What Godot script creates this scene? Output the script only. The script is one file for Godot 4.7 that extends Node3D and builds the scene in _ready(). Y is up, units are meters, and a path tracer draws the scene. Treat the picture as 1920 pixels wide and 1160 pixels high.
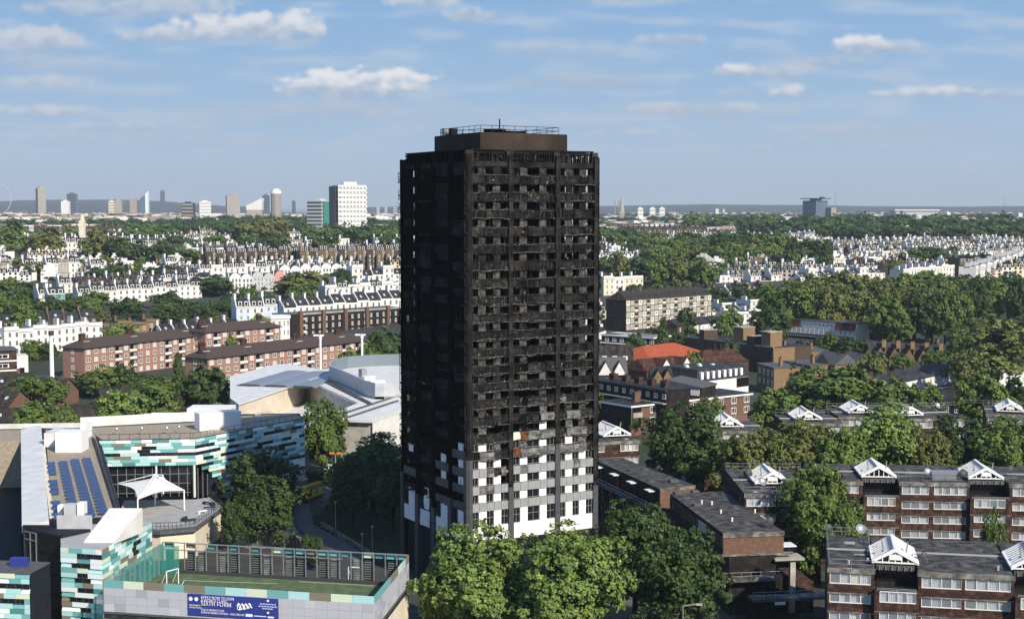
extends Node3D

const F := 2700.0
const EYE := 59.0
const HORIZON := 392.0
var tilt := atan((580.0 - HORIZON) / F)
var rng := RandomNumberGenerator.new()
var taken := {}
var m := {}
var tex := {}
var shared := {}


class Geo:
	var v := PackedVector3Array()
	var n := PackedVector3Array()
	var c := PackedColorArray()
	var i := PackedInt32Array()
	var xf := Transform3D()
	var tint := Color(1, 1, 1)
	var tinted := false

	func tri(a: Vector3, b: Vector3, d: Vector3) -> void:
		a = xf * a
		b = xf * b
		d = xf * d
		var nn := (b - a).cross(d - a).normalized()
		var k := v.size()
		v.append_array([a, b, d])
		n.append_array([nn, nn, nn])
		if tinted:
			c.append_array([tint, tint, tint])
		i.append_array([k, k + 2, k + 1])

	# counter-clockwise seen from outside
	func quad(a: Vector3, b: Vector3, d: Vector3, e: Vector3) -> void:
		a = xf * a
		b = xf * b
		d = xf * d
		e = xf * e
		var nn := (d - a).cross(e - b).normalized()
		var k := v.size()
		v.append_array([a, b, d, e])
		n.append_array([nn, nn, nn, nn])
		if tinted:
			c.append_array([tint, tint, tint, tint])
		i.append_array([k, k + 2, k + 1, k, k + 3, k + 2])

	func box(x0: float, x1: float, y0: float, y1: float, z0: float, z1: float) -> Geo:
		var p := [Vector3(x0, y0, z0), Vector3(x1, y0, z0), Vector3(x1, y1, z0), Vector3(x0, y1, z0), Vector3(x0, y0, z1), Vector3(x1, y0, z1), Vector3(x1, y1, z1), Vector3(x0, y1, z1)]
		for f in [[4, 5, 6, 7], [1, 0, 3, 2], [5, 1, 2, 6], [0, 4, 7, 3], [7, 6, 2, 3], [0, 1, 5, 4]]:
			quad(p[f[0]], p[f[1]], p[f[2]], p[f[3]])
		return self

	# polygon in x,z seen from above (any winding), from y0 up to y1; y1 may differ per corner when tops is given
	func prism(pts: Array, y0: float, y1: float, tops: Array = []) -> Geo:
		var flat := PackedVector2Array()
		for p in pts:
			flat.append(Vector2(p.x, p.z))
		var order := range(pts.size())
		if Geometry2D.is_polygon_clockwise(flat):
			order.reverse()
		var q := []
		var hi := []
		for k in order:
			q.append(pts[k])
			hi.append(tops[k] if tops else y1)
		flat.clear()
		for p in q:
			flat.append(Vector2(p.x, p.z))
		var t := Geometry2D.triangulate_polygon(flat)
		for k in range(0, t.size(), 3):
			var a := Vector3(q[t[k]].x, hi[t[k]], q[t[k]].z)
			var b := Vector3(q[t[k + 1]].x, hi[t[k + 1]], q[t[k + 1]].z)
			var d := Vector3(q[t[k + 2]].x, hi[t[k + 2]], q[t[k + 2]].z)
			if (b - a).cross(d - a).y < 0:
				tri(a, d, b)
			else:
				tri(a, b, d)
		for k in q.size():
			var j := (k + 1) % q.size()
			# x,z counter-clockwise in (x,z) is clockwise from above
			quad(Vector3(q[j].x, y0, q[j].z), Vector3(q[k].x, y0, q[k].z), Vector3(q[k].x, hi[k], q[k].z), Vector3(q[j].x, hi[j], q[j].z))
		return self

	# tapered tube between two points
	func tube(a: Vector3, b: Vector3, ra: float, rb: float, sides := 6, caps := true) -> Geo:
		var d := (b - a).normalized()
		var s := d.cross(Vector3.RIGHT if absf(d.x) < 0.8 else Vector3.UP).normalized()
		var t := d.cross(s)
		for k in sides:
			var u := TAU * k / sides
			var w := TAU * (k + 1) / sides
			var p := s * cos(u) + t * sin(u)
			var q := s * cos(w) + t * sin(w)
			quad(a + p * ra, a + q * ra, b + q * rb, b + p * rb)
			if caps:
				tri(b, b + p * rb, b + q * rb)
				tri(a, a + q * ra, a + p * ra)
		return self

	func dome(at: Vector3, r: float, rings := 5, sides := 10, squash := 1.0) -> Geo:
		for a in rings:
			var u := PI * a / rings
			var w := PI * (a + 1) / rings
			for k in sides:
				var p := TAU * k / sides
				var q := TAU * (k + 1) / sides
				quad(at + Vector3(sin(w) * cos(q), cos(w) * squash, sin(w) * sin(q)) * r, at + Vector3(sin(w) * cos(p), cos(w) * squash, sin(w) * sin(p)) * r, at + Vector3(sin(u) * cos(p), cos(u) * squash, sin(u) * sin(p)) * r, at + Vector3(sin(u) * cos(q), cos(u) * squash, sin(u) * sin(q)) * r)
		return self

	func arrays() -> Array:
		var a := []
		a.resize(Mesh.ARRAY_MAX)
		a[Mesh.ARRAY_VERTEX] = v
		a[Mesh.ARRAY_NORMAL] = n
		if c.size() == v.size():
			a[Mesh.ARRAY_COLOR] = c
		a[Mesh.ARRAY_INDEX] = i
		return a


func geo(xf := Transform3D()) -> Geo:
	var g := Geo.new()
	g.xf = xf
	return g


# ---- places: where a sight line of the survey meets a height, the terrain or a depth
func sight(px: float, py: float) -> Vector3:
	var u := (px - 960.0) / F
	var w := (580.0 - py) / F
	return Vector3(u, w * cos(tilt) - sin(tilt), -w * sin(tilt) - cos(tilt))


func at(px: float, py: float, e: float) -> Vector3:
	var d := sight(px, py)
	return Vector3(0, EYE, 0) + d * ((e - EYE) / d.y)


func terrain(d: float) -> float:
	var pts := [[0.0, 0.0], [560.0, 0.0], [660.0, 3.0], [760.0, 9.0], [880.0, 15.0], [1000.0, 20.0], [1400.0, 24.0], [2000.0, 31.0], [3000.0, 36.0], [4500.0, 33.0], [6500.0, 22.0], [9000.0, 15.0], [40000.0, 0.0]]
	for k in pts.size() - 1:
		if d <= pts[k + 1][0]:
			var t: float = (d - pts[k][0]) / (pts[k + 1][0] - pts[k][0])
			return lerpf(pts[k][1], pts[k + 1][1], t)
	return 0.0


func ground(px: float, d: float, e := -1000.0) -> Vector3:
	if e < -900.0:
		e = terrain(d)
	return Vector3((px - 960.0) / F * (d * cos(tilt) + (EYE - e) * sin(tilt)), e, -d)


func rise(py: float, d: float) -> float:   # height at which a sight line of row py stands at depth d
	var s := sight(960, py)
	return EYE + s.y / -s.z * d


func frame(a: Vector3, b: Vector3) -> Transform3D:
	var x := Vector3(b.x - a.x, 0, b.z - a.z).normalized()
	return Transform3D(Basis(x, Vector3.UP, x.cross(Vector3.UP)), a)


func flat(a: Vector3, b: Vector3) -> float:
	return Vector2(a.x - b.x, a.z - b.z).length()


func along(a: Vector3, b: Vector3, px: float) -> float:   # metres from a to where column px crosses the wall a-b
	var d := b - a
	var k := (px - 960.0) / F
	var dep := -a.z * cos(tilt) + (EYE - a.y) * sin(tilt)
	var t := (k * dep - a.x) / (d.x + k * d.z * cos(tilt))
	return t * Vector2(d.x, d.z).length()


# ---- objects
func numbered(nm: String) -> String:
	if not taken.has(nm):
		taken[nm] = 0
		return nm
	taken[nm] += 1
	return "%s_%03d" % [nm, taken[nm]]


func tag(o: Node3D, label: String, category: String, group := "", kind := "") -> Node3D:
	if label:
		o.set_meta("label", label)
	if category:
		o.set_meta("category", category)
	if group:
		o.set_meta("group", group)
	if kind:
		o.set_meta("kind", kind)
	return o


func thing(nm: String, label: String, category: String, xf := Transform3D(), group := "") -> Node3D:
	var o := Node3D.new()
	o.name = numbered(nm)
	o.transform = xf
	add_child(o, true)
	tag(o, label, category, group)
	return o


func solid(gs: Array, ms: Array) -> ArrayMesh:
	var a := ArrayMesh.new()
	for k in gs.size():
		if gs[k].i.size() == 0:
			continue
		a.add_surface_from_arrays(Mesh.PRIMITIVE_TRIANGLES, gs[k].arrays())
		a.surface_set_material(a.get_surface_count() - 1, ms[k])
	return a


func part(parent: Node3D, nm: String, g: Geo, mt: Material, kind := "") -> MeshInstance3D:
	return put(parent, nm, solid([g], [mt]), Transform3D(), kind)


func put(parent: Node3D, nm: String, mesh: Mesh, xf := Transform3D(), kind := "") -> MeshInstance3D:
	var o := MeshInstance3D.new()
	o.name = nm if parent != self else numbered(nm)
	o.mesh = mesh
	o.transform = xf
	parent.add_child(o, true)
	if kind:
		o.set_meta("kind", kind)
	return o


func copy(o: Node3D, xf: Transform3D, label: String) -> Node3D:
	var r: Node3D = o.duplicate()
	r.name = numbered(String(o.name).rstrip("0123456789_"))
	add_child(r, true)
	r.transform = xf
	r.set_meta("label", label)
	return r


func nth(k: int, total: int) -> String:
	var words := ["leftmost", "second from left", "third from left", "fourth from left", "fifth from left", "sixth from left", "seventh from left", "eighth from left", "ninth from left", "tenth from left", "eleventh from left", "twelfth from left"]
	var back := ["rightmost", "second from right", "third from right", "fourth from right", "fifth from right", "sixth from right", "seventh from right", "eighth from right", "ninth from right", "tenth from right", "eleventh from right", "twelfth from right", "thirteenth from right", "fourteenth from right"]
	return words[k] if k < (total + 1) / 2 and k < words.size() else back[mini(total - 1 - k, back.size() - 1)]


# ---- materials
func lin(r: float, g: float, b: float) -> Color:
	return Color(r, g, b).linear_to_srgb()


func speckle(key: String, seed_: int, freq: float, lo: float, hi: float, octaves := 4, size := 256, gamma := 1.0, stretch := 1.0) -> ImageTexture:
	var f := FastNoiseLite.new()
	f.seed = seed_
	f.frequency = freq
	f.fractal_octaves = octaves
	f.noise_type = FastNoiseLite.TYPE_SIMPLEX_SMOOTH
	var src := f.get_seamless_image(size, int(size / stretch))
	if stretch != 1.0:
		src.resize(size, size, Image.INTERPOLATE_BILINEAR)
	var im := Image.create(size, size, false, Image.FORMAT_RGB8)
	for y in size:
		for x in size:
			var k := lerpf(lo, hi, pow(src.get_pixel(x, y).r, gamma))
			im.set_pixel(x, y, Color(k, k, k))
	var t := ImageTexture.create_from_image(im)
	tex[key] = t
	return t


func mat(key: String, c: Color, rough := 0.85, grain := "", scale := 0.2, metal := 0.0, spec := 0.4) -> StandardMaterial3D:
	var s := StandardMaterial3D.new()
	s.resource_name = key
	s.albedo_color = c
	s.roughness = rough
	s.metallic = metal
	s.metallic_specular = spec
	if grain:
		s.albedo_texture = tex[grain]
		s.uv1_triplanar = true
		s.uv1_world_triplanar = true
		s.uv1_scale = Vector3.ONE * scale
	m[key] = s
	return s


func leaf_mat(key: String, c: Color) -> void:
	var s := mat(key, c, 0.5, "", 1.0, 0.0, 0.35)
	s.vertex_color_use_as_albedo = true
	s.backlight_enabled = true
	s.backlight = Color(0.3, 0.34, 0.14)
	s.cull_mode = BaseMaterial3D.CULL_DISABLED


func glass(key: String, c: Color, alpha: float) -> void:
	var s := mat(key, Color(c, alpha), 0.05, "", 1.0, 0.0, 0.5)
	s.transparency = BaseMaterial3D.TRANSPARENCY_ALPHA


func materials() -> void:
	speckle("mottle", 3, 0.02, 0.72, 1.0, 5)
	speckle("stain", 5, 0.012, 0.35, 1.0, 5, 256, 1.2)
	speckle("soot", 7, 0.03, 0.12, 1.0, 5, 256, 1.7)
	speckle("fine", 9, 0.12, 0.7, 1.0, 3)
	speckle("ashy", 11, 0.05, 0.15, 1.0, 4, 256, 2.2)
	speckle("faint", 15, 0.02, 0.88, 1.0, 4)
	speckle("patchy", 13, 0.01, 0.3, 1.0, 6, 512, 1.1)
	mat("asphalt", lin(0.06, 0.06, 0.065), 0.9, "patchy", 0.05)
	mat("paving", lin(0.15, 0.145, 0.14), 0.9, "mottle", 0.1)
	mat("lawn", lin(0.035, 0.06, 0.015), 0.95, "patchy", 0.08)
	mat("hill", lin(0.03, 0.055, 0.03), 1.0, "patchy", 0.0008)
	mat("char", lin(0.008, 0.008, 0.0095), 0.95, "soot", 0.12, 0.0, 0.12)  # soot black, with the shade of the unlit faces included
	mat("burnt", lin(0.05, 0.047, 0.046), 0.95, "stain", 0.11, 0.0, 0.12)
	mat("clad_white_sooty", lin(0.72, 0.7, 0.67), 0.7, "ashy", 0.25)
	mat("clad_grey_sooty", lin(0.34, 0.335, 0.33), 0.7, "stain", 0.3)
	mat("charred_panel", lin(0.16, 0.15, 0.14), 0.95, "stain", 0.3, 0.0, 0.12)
	mat("ash", lin(0.22, 0.2, 0.175), 0.9, "ashy", 0.13)
	mat("soot_brown", lin(0.085, 0.06, 0.045), 0.9, "stain", 0.03)
	mat("bent_metal", lin(0.62, 0.6, 0.57), 0.6, "ashy", 0.2, 0.0)
	mat("clad_grey", lin(0.36, 0.365, 0.375), 0.5, "faint", 0.15, 0.1)
	mat("clad_dark", lin(0.105, 0.108, 0.118), 0.5, "mottle", 0.15, 0.1)
	mat("clad_white", lin(0.78, 0.78, 0.78), 0.5, "", 0.2)
	mat("navy", lin(0.022, 0.026, 0.04), 0.7, "mottle", 0.1, 0.0, 0.25)
	mat("rust", lin(0.32, 0.1, 0.04), 0.9, "stain", 0.4)
	mat("dark_glass", lin(0.012, 0.014, 0.017), 0.12, "", 1.0, 0.0, 0.5)
	mat("shade_black", lin(0.01, 0.01, 0.012), 0.95, "", 1.0, 0.0, 0.1)  # near-black standing in for shade indoors and in recesses
	mat("frame_dark", lin(0.05, 0.05, 0.055), 0.5)
	mat("frame_white", lin(0.78, 0.78, 0.77), 0.5)
	mat("white", lin(0.82, 0.81, 0.79), 0.7, "faint", 0.05)
	mat("white_clean", lin(0.82, 0.82, 0.82), 0.5)
	mat("cream", lin(0.8, 0.72, 0.58), 0.8, "faint", 0.04)
	mat("beige", lin(0.72, 0.63, 0.5), 0.8, "faint", 0.05)
	mat("stone", lin(0.5, 0.47, 0.42), 0.8, "mottle", 0.06)
	mat("pale_grey", lin(0.52, 0.54, 0.57), 0.6, "faint", 0.06)
	mat("pale_blue", lin(0.52, 0.6, 0.7), 0.7)
	mat("pink", lin(0.62, 0.27, 0.26), 0.7)
	mat("ochre", lin(0.3, 0.205, 0.105), 0.85, "mottle", 0.2)
	mat("stock_brick", lin(0.2, 0.14, 0.08), 0.9, "mottle", 0.2)
	mat("brown_brick", lin(0.095, 0.068, 0.05), 0.9, "mottle", 0.2)
	mat("red_brick", lin(0.21, 0.12, 0.088), 0.9, "mottle", 0.25)
	mat("estate_brick", lin(0.36, 0.205, 0.155), 0.9, "faint", 0.25)
	mat("frame_mid", lin(0.22, 0.22, 0.225), 0.5)
	mat("plum_brick", lin(0.135, 0.068, 0.052), 0.9, "stain", 0.3)
	mat("dark_brick", lin(0.04, 0.03, 0.028), 0.9, "stain", 0.2)
	mat("slate", lin(0.062, 0.064, 0.07), 0.7, "stain", 0.15)
	mat("slate_light", lin(0.13, 0.13, 0.135), 0.7, "mottle", 0.15)
	mat("tile_brown", lin(0.092, 0.064, 0.056), 0.85, "mottle", 0.2)
	mat("tile_red", lin(0.3, 0.07, 0.03), 0.85, "mottle", 0.2)
	mat("tile_dull", lin(0.15, 0.06, 0.04), 0.85, "stain", 0.2)
	mat("tile_grey", lin(0.075, 0.062, 0.054), 0.9, "stain", 0.15)
	mat("felt", lin(0.165, 0.158, 0.15), 0.9, "patchy", 0.09)
	mat("felt_light", lin(0.42, 0.42, 0.42), 0.8, "faint", 0.06)
	mat("roof_white", lin(0.74, 0.735, 0.725), 0.6, "faint", 0.05)
	mat("roof_tan", lin(0.45, 0.38, 0.29), 0.9, "mottle", 0.2)
	mat("concrete", lin(0.4, 0.375, 0.33), 0.9, "stain", 0.15)
	mat("galvanised", lin(0.33, 0.34, 0.36), 0.45, "", 1.0, 0.5)
	mat("solar", lin(0.05, 0.075, 0.17), 0.2, "", 1.0, 0.2)
	mat("pitch", lin(0.125, 0.175, 0.085), 0.95, "mottle", 0.08)
	mat("bark", lin(0.06, 0.045, 0.032), 0.95, "stain", 0.8)
	mat("teal", lin(0.17, 0.4, 0.41), 0.4)
	mat("teal_deep", lin(0.09, 0.25, 0.26), 0.4)
	mat("aqua", lin(0.42, 0.68, 0.7), 0.4)
	mat("mint", lin(0.62, 0.72, 0.56), 0.4)
	mat("olive", lin(0.22, 0.195, 0.14), 0.5)
	mat("ice", lin(0.74, 0.82, 0.82), 0.4)
	mat("banner_blue", lin(0.03, 0.045, 0.25), 0.6)
	mat("engine_red", lin(0.3, 0.012, 0.012), 0.35)
	mat("engine_yellow", lin(0.65, 0.55, 0.03), 0.4)
	mat("orange", lin(0.6, 0.18, 0.02), 0.6)
	mat("tyre", lin(0.01, 0.01, 0.01), 0.9)
	mat("net_teal", lin(0.08, 0.28, 0.28), 0.8, "mottle", 0.2)
	mat("curtain", lin(0.62, 0.62, 0.62), 0.9, "mottle", 0.6)
	mat("curtain_grey", lin(0.42, 0.42, 0.42), 0.9, "mottle", 0.6)
	mat("curtain_orange", lin(0.5, 0.26, 0.05), 0.9)
	mat("curtain_red", lin(0.35, 0.02, 0.02), 0.9)
	mat("tower_blue", lin(0.12, 0.17, 0.24), 0.3, "", 1.0, 0.2)
	mat("tower_teal", lin(0.04, 0.2, 0.17), 0.3)
	mat("tower_brown", lin(0.3, 0.28, 0.26), 0.8)
	mat("tower_dark", lin(0.045, 0.05, 0.06), 0.5)
	mat("tower_pink", lin(0.42, 0.33, 0.29), 0.7)
	glass("pane", Color(0.9, 0.95, 1.0), 0.12)
	glass("mesh_clear", Color(0.75, 0.85, 0.85), 0.22)
	glass("mesh_teal", Color(0.25, 0.6, 0.58), 0.45)
	leaf_mat("leaf_bright", lin(0.215, 0.31, 0.075))
	leaf_mat("leaf_mid", lin(0.145, 0.22, 0.048))
	leaf_mat("leaf_dark", lin(0.075, 0.125, 0.035))
	leaf_mat("leaf_olive", lin(0.185, 0.215, 0.058))


func _ready() -> void:
	rng.seed = 20170
	var cam := Camera3D.new()
	cam.name = "camera"
	cam.position = Vector3(0, EYE, 0)
	cam.rotation = Vector3(-tilt, 0, 0)
	cam.fov = rad_to_deg(2.0 * atan(580.0 / F))
	cam.near = 1.0
	cam.far = 40000.0
	add_child(cam)
	cam.current = true
	var env := Environment.new()
	env.background_mode = Environment.BG_SKY
	var pano := PanoramaSkyMaterial.new()
	pano.panorama = sky_picture()
	env.sky = Sky.new()
	env.sky.sky_material = pano
	env.background_energy_multiplier = 0.8
	env.tonemap_mode = Environment.TONE_MAPPER_LINEAR
	env.tonemap_exposure = 1.25
	env.fog_enabled = true
	env.fog_density = 0.00006
	env.fog_light_color = Color(0.86, 0.91, 0.97)
	env.sdfgi_enabled = true
	env.ssao_enabled = true
	env.ssil_enabled = true
	var we := WorldEnvironment.new()
	we.name = "world_environment"
	we.environment = env
	add_child(we)
	var sun := DirectionalLight3D.new()
	sun.name = "sun"
	var az := deg_to_rad(37.0)
	var el := deg_to_rad(34.0)
	var s := Vector3(sin(az) * cos(el), sin(el), cos(az) * cos(el))
	sun.basis = Basis.looking_at(-s, Vector3.UP)
	sun.light_color = Color(1.0, 0.955, 0.88)
	sun.light_energy = 1.6
	sun.light_angular_distance = 0.5
	sun.shadow_enabled = true
	sun.directional_shadow_max_distance = 3000.0
	add_child(sun)
	materials()
	build_ground()
	build_burnt_tower()
	build_school()
	build_leisure_centre()
	build_finger_blocks()
	build_left_estate()
	build_right_estate()
	build_terraces()
	build_skyline()
	build_trees()
	build_small_things()


func cloud_noise(seed_: int, freq: float) -> FastNoiseLite:
	var f := FastNoiseLite.new()
	f.seed = seed_
	f.frequency = freq
	f.fractal_octaves = 5
	return f


func clear_sky(el: float) -> Color:   # sRGB, by elevation in degrees
	var t := clampf(el / 9.0, 0.0, 1.0)
	var c := Color(0.755, 0.84, 0.9).lerp(Color(0.5, 0.68, 0.87), pow(t, 0.75))
	return c.lerp(Color(0.28, 0.44, 0.69), smoothstep(8.0, 80.0, el))


func sky_picture() -> ImageTexture:
	var wide := 4096
	var im := Image.create(512, 128, false, Image.FORMAT_RGB8)
	var far := cloud_noise(2, 0.9)
	for y in 128:
		var el := 90.0 - (y + 0.5) / 128.0 * 90.0
		for x in 512:
			var a := x / 511.0 * TAU
			var p := Vector2(cos(a), sin(a)) * minf(1.0 / tan(deg_to_rad(maxf(el, 1.5))), 22.0)
			var d := smoothstep(0.12, 0.5, far.get_noise_3d(p.x, p.y, 3.0)) * 0.75
			im.set_pixel(x, y, clear_sky(el).lerp(Color(0.84, 0.86, 0.9), d * smoothstep(0.5, 6.0, el)))
	im.resize(wide, 1024, Image.INTERPOLATE_CUBIC)
	var whole := Image.create(wide, 2048, false, Image.FORMAT_RGB8)
	whole.fill(Color(0.36, 0.37, 0.36))
	whole.blit_rect(im, Rect2i(0, 0, wide, 1024), Vector2i.ZERO)
	# the clouds that stand ahead: [across, row, half width, half height, brightness, cover]
	var clouds := [[470, 52, 140, 34, 0.93, 0.95], [330, 66, 120, 16, 0.86, 0.7], [60, 78, 110, 28, 0.84, 0.75], [250, 15, 200, 22, 0.8, 0.6], [60, 112, 110, 14, 0.78, 0.4], [50, 155, 100, 15, 0.84, 0.6],
		[80, 210, 120, 12, 0.86, 0.65], [240, 240, 150, 12, 0.82, 0.5], [60, 258, 100, 9, 0.82, 0.45], [680, 160, 140, 29, 1.0, 1.0], [640, 202, 130, 14, 0.76, 0.5], [530, 215, 200, 26, 0.74, 0.32], [790, 5, 80, 11, 0.85, 0.65], [885, 30, 50, 16, 0.84, 0.65],
		[1260, 72, 60, 10, 0.82, 0.6], [1090, 155, 130, 18, 0.72, 0.55], [1375, 134, 36, 13, 0.93, 0.85], [1480, 134, 70, 16, 0.82, 0.7], [1560, 115, 110, 14, 0.76, 0.45], [1615, 88, 50, 20, 0.95, 0.9], [1680, 88, 60, 14, 0.84, 0.6],
		[1485, 174, 50, 13, 0.9, 0.8], [1370, 172, 24, 10, 0.8, 0.5], [1240, 205, 60, 14, 0.86, 0.65], [1390, 204, 50, 10, 0.9, 0.7], [1300, 208, 180, 14, 0.76, 0.55], [1760, 174, 110, 12, 0.92, 0.75], [1900, 178, 90, 14, 0.8, 0.5],
		[1165, 250, 60, 8, 0.85, 0.5], [1100, 235, 110, 12, 0.76, 0.4], [1430, 278, 20, 5, 0.86, 0.5], [1415, 311, 40, 6, 0.82, 0.4], [1700, 250, 200, 26, 0.74, 0.35], [1480, 245, 200, 20, 0.74, 0.3], [330, 265, 250, 16, 0.78, 0.35], [1180, 0, 120, 6, 0.85, 0.5], [200, 130, 200, 16, 0.74, 0.3], [1060, 95, 160, 22, 0.78, 0.3], [850, 235, 150, 40, 0.76, 0.25]]
	var f1 := cloud_noise(21, 0.012)
	var f2 := cloud_noise(22, 0.03)
	for y in range(900, 1024):
		var el := (1024.0 - y - 0.5) / 2048.0 * 180.0
		for x0 in range(-308, 308):
			var x := posmod(x0, wide)
			var azi := (x0 + 0.5) / 4096.0 * TAU
			var dir := Vector3(sin(azi) * cos(deg_to_rad(el)), sin(deg_to_rad(el)), -cos(azi) * cos(deg_to_rad(el)))
			var fwd := dir.dot(Vector3(0, -sin(tilt), -cos(tilt)))
			var px := 960.0 + F * dir.x / fwd
			var py := 580.0 - F * dir.dot(Vector3(0, cos(tilt), -sin(tilt))) / fwd
			var c := clear_sky(el)
			# thin high veil
			var veil := smoothstep(-0.1, 0.5, f1.get_noise_2d(px * 0.3 + 900.0, py * 2.0))
			c = c.lerp(Color(0.76, 0.815, 0.885), veil * 0.6)
			var w1 := f1.get_noise_2d(px, py * 2.2)
			var w2 := f2.get_noise_2d(px * 0.8, py * 1.5)
			for k in clouds:
				var dx: float = (px - k[0]) / (k[2] * 1.12)
				var dy: float = (py - k[1]) / (k[3] * 1.15)
				if absf(dx) > 1.6 or absf(dy) > 2.0:
					continue
				if dy > 0.0:
					dy *= 1.35
				var d := 1.0 - dx * dx - dy * dy + w1 * 0.9 + w2 * 0.5
				var cover: float = smoothstep(-0.12, 0.8 - 0.4 * (k[4] - 0.7) / 0.3, d) * k[5]
				var lit := clampf(0.6 - dy * 0.75 + w2 * 0.7 + w1 * 0.4, 0.0, 1.0)
				var top := Color(0.7, 0.745, 0.815).lerp(Color(0.955, 0.95, 0.955), clampf((float(k[4]) - 0.7) / 0.28, 0.0, 1.0))
				var low := Color(0.655, 0.705, 0.785)
				c = c.lerp(low.lerp(top, lit), clampf(cover * 1.25, 0.0, 1.0) * (0.68 + 0.32 * lit))
			whole.set_pixel(x, y, whole.get_pixel(x, y).lerp(c, smoothstep(-308, -296, x0) * smoothstep(308, 296, x0) * smoothstep(900, 915, y)))
	return ImageTexture.create_from_image(whole)


func build_ground() -> void:
	var g := geo()
	g.tinted = true
	var fn := cloud_noise(5, 0.013)
	var rows := [-400.0, -100.0, 60.0]
	var d := 120.0
	while d < 14000.0:
		rows.append(d)
		d += maxf(14.0, d * 0.045)
	rows.append_array([16000.0, 22000.0, 30000.0])
	var cols := 60
	for r in rows.size() - 1:
		for k in cols:
			var q := []
			for e in [[r, k], [r, k + 1], [r + 1, k + 1], [r + 1, k]]:
				var dd: float = rows[e[0]]
				var span := absf(dd) * 0.62 + 260.0
				q.append(Vector3(lerpf(-span, span, float(e[1]) / cols), terrain(dd), -dd))
			var w := fn.get_noise_2d(q[0].x, q[0].z)
			var near := lin(0.075, 0.075, 0.075).srgb_to_linear()
			var green := lin(0.045, 0.06, 0.025).srgb_to_linear()
			g.tint = near.lerp(green, smoothstep(-0.25, 0.35, w))
			g.quad(q[0], q[1], q[2], q[3])
	var gm := mat("ground", Color(1, 1, 1), 0.95, "mottle", 0.03)
	gm.vertex_color_use_as_albedo = true
	var o := part(self, "ground", g, gm)
	tag(o, "grey and green ground of the city running to the horizon", "", "", "structure")
	# hills on the horizon
	for h in [[[-60, 380], [0, 377], [60, 375], [150, 374], [230, 374], [300, 377], [360, 381], [430, 386], [520, 388]], [[620, 389], [700, 388], [760, 387], [900, 387], [1060, 386], [1160, 386], [1190, 385], [1250, 384], [1330, 383], [1420, 384], [1520, 384], [1600, 386], [1700, 387], [1820, 387], [1920, 386], [2020, 386]]]:
		var hg := geo()
		var prev := []
		var bump := cloud_noise(31, 0.02)
		var first: float = h[0][0]
		var last: float = h[-1][0]
		var px := first
		while px <= last:
			var y := 390.0
			for k in h.size() - 1:
				if px >= h[k][0] and px <= h[k + 1][0]:
					y = lerpf(h[k][1], h[k + 1][1], smoothstep(0, 1, (px - h[k][0]) / (h[k + 1][0] - h[k][0])))
			y += bump.get_noise_1d(px * 2.0) * 0.9
			var fall := smoothstep(first, first + 60.0, px) * smoothstep(last, last - 60.0, px)
			var top := maxf(rise(y, 11500.0) * fall, 1.0)
			var line := []
			for s in [[6200.0, 0.0], [7200.0, 0.05], [8200.0, 0.2], [9200.0, 0.42], [10300.0, 0.74], [11500.0, 1.0], [14000.0, 0.6]]:
				line.append(Vector3((px - 960.0) / F * s[0], s[1] * top + 0.3, -s[0]))
			if prev:
				for k in line.size() - 1:
					hg.quad(prev[k], line[k], line[k + 1], prev[k + 1])
			prev = line
			px += 20.0
		tag(part(self, "hills", hg, m.hill), "long low wooded hills along the horizon", "", "", "structure")


func flat_patch(nm: String, pts: Array, mt: Material, y: float, label: String) -> void:
	var g := geo()
	var p := []
	for q in pts:
		p.append(at(q[0], q[1], 0.0))
	g.prism(p, y - 0.05, y)
	tag(part(self, nm, g, mt), label, "", "", "structure")


# ------------------------------------------------------------------ the burnt tower
const SIDE := 23.0
const FLOOR := 2.61
const FIRST := 14.55   # sill of the lowest of the twenty ordinary window rows


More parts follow.
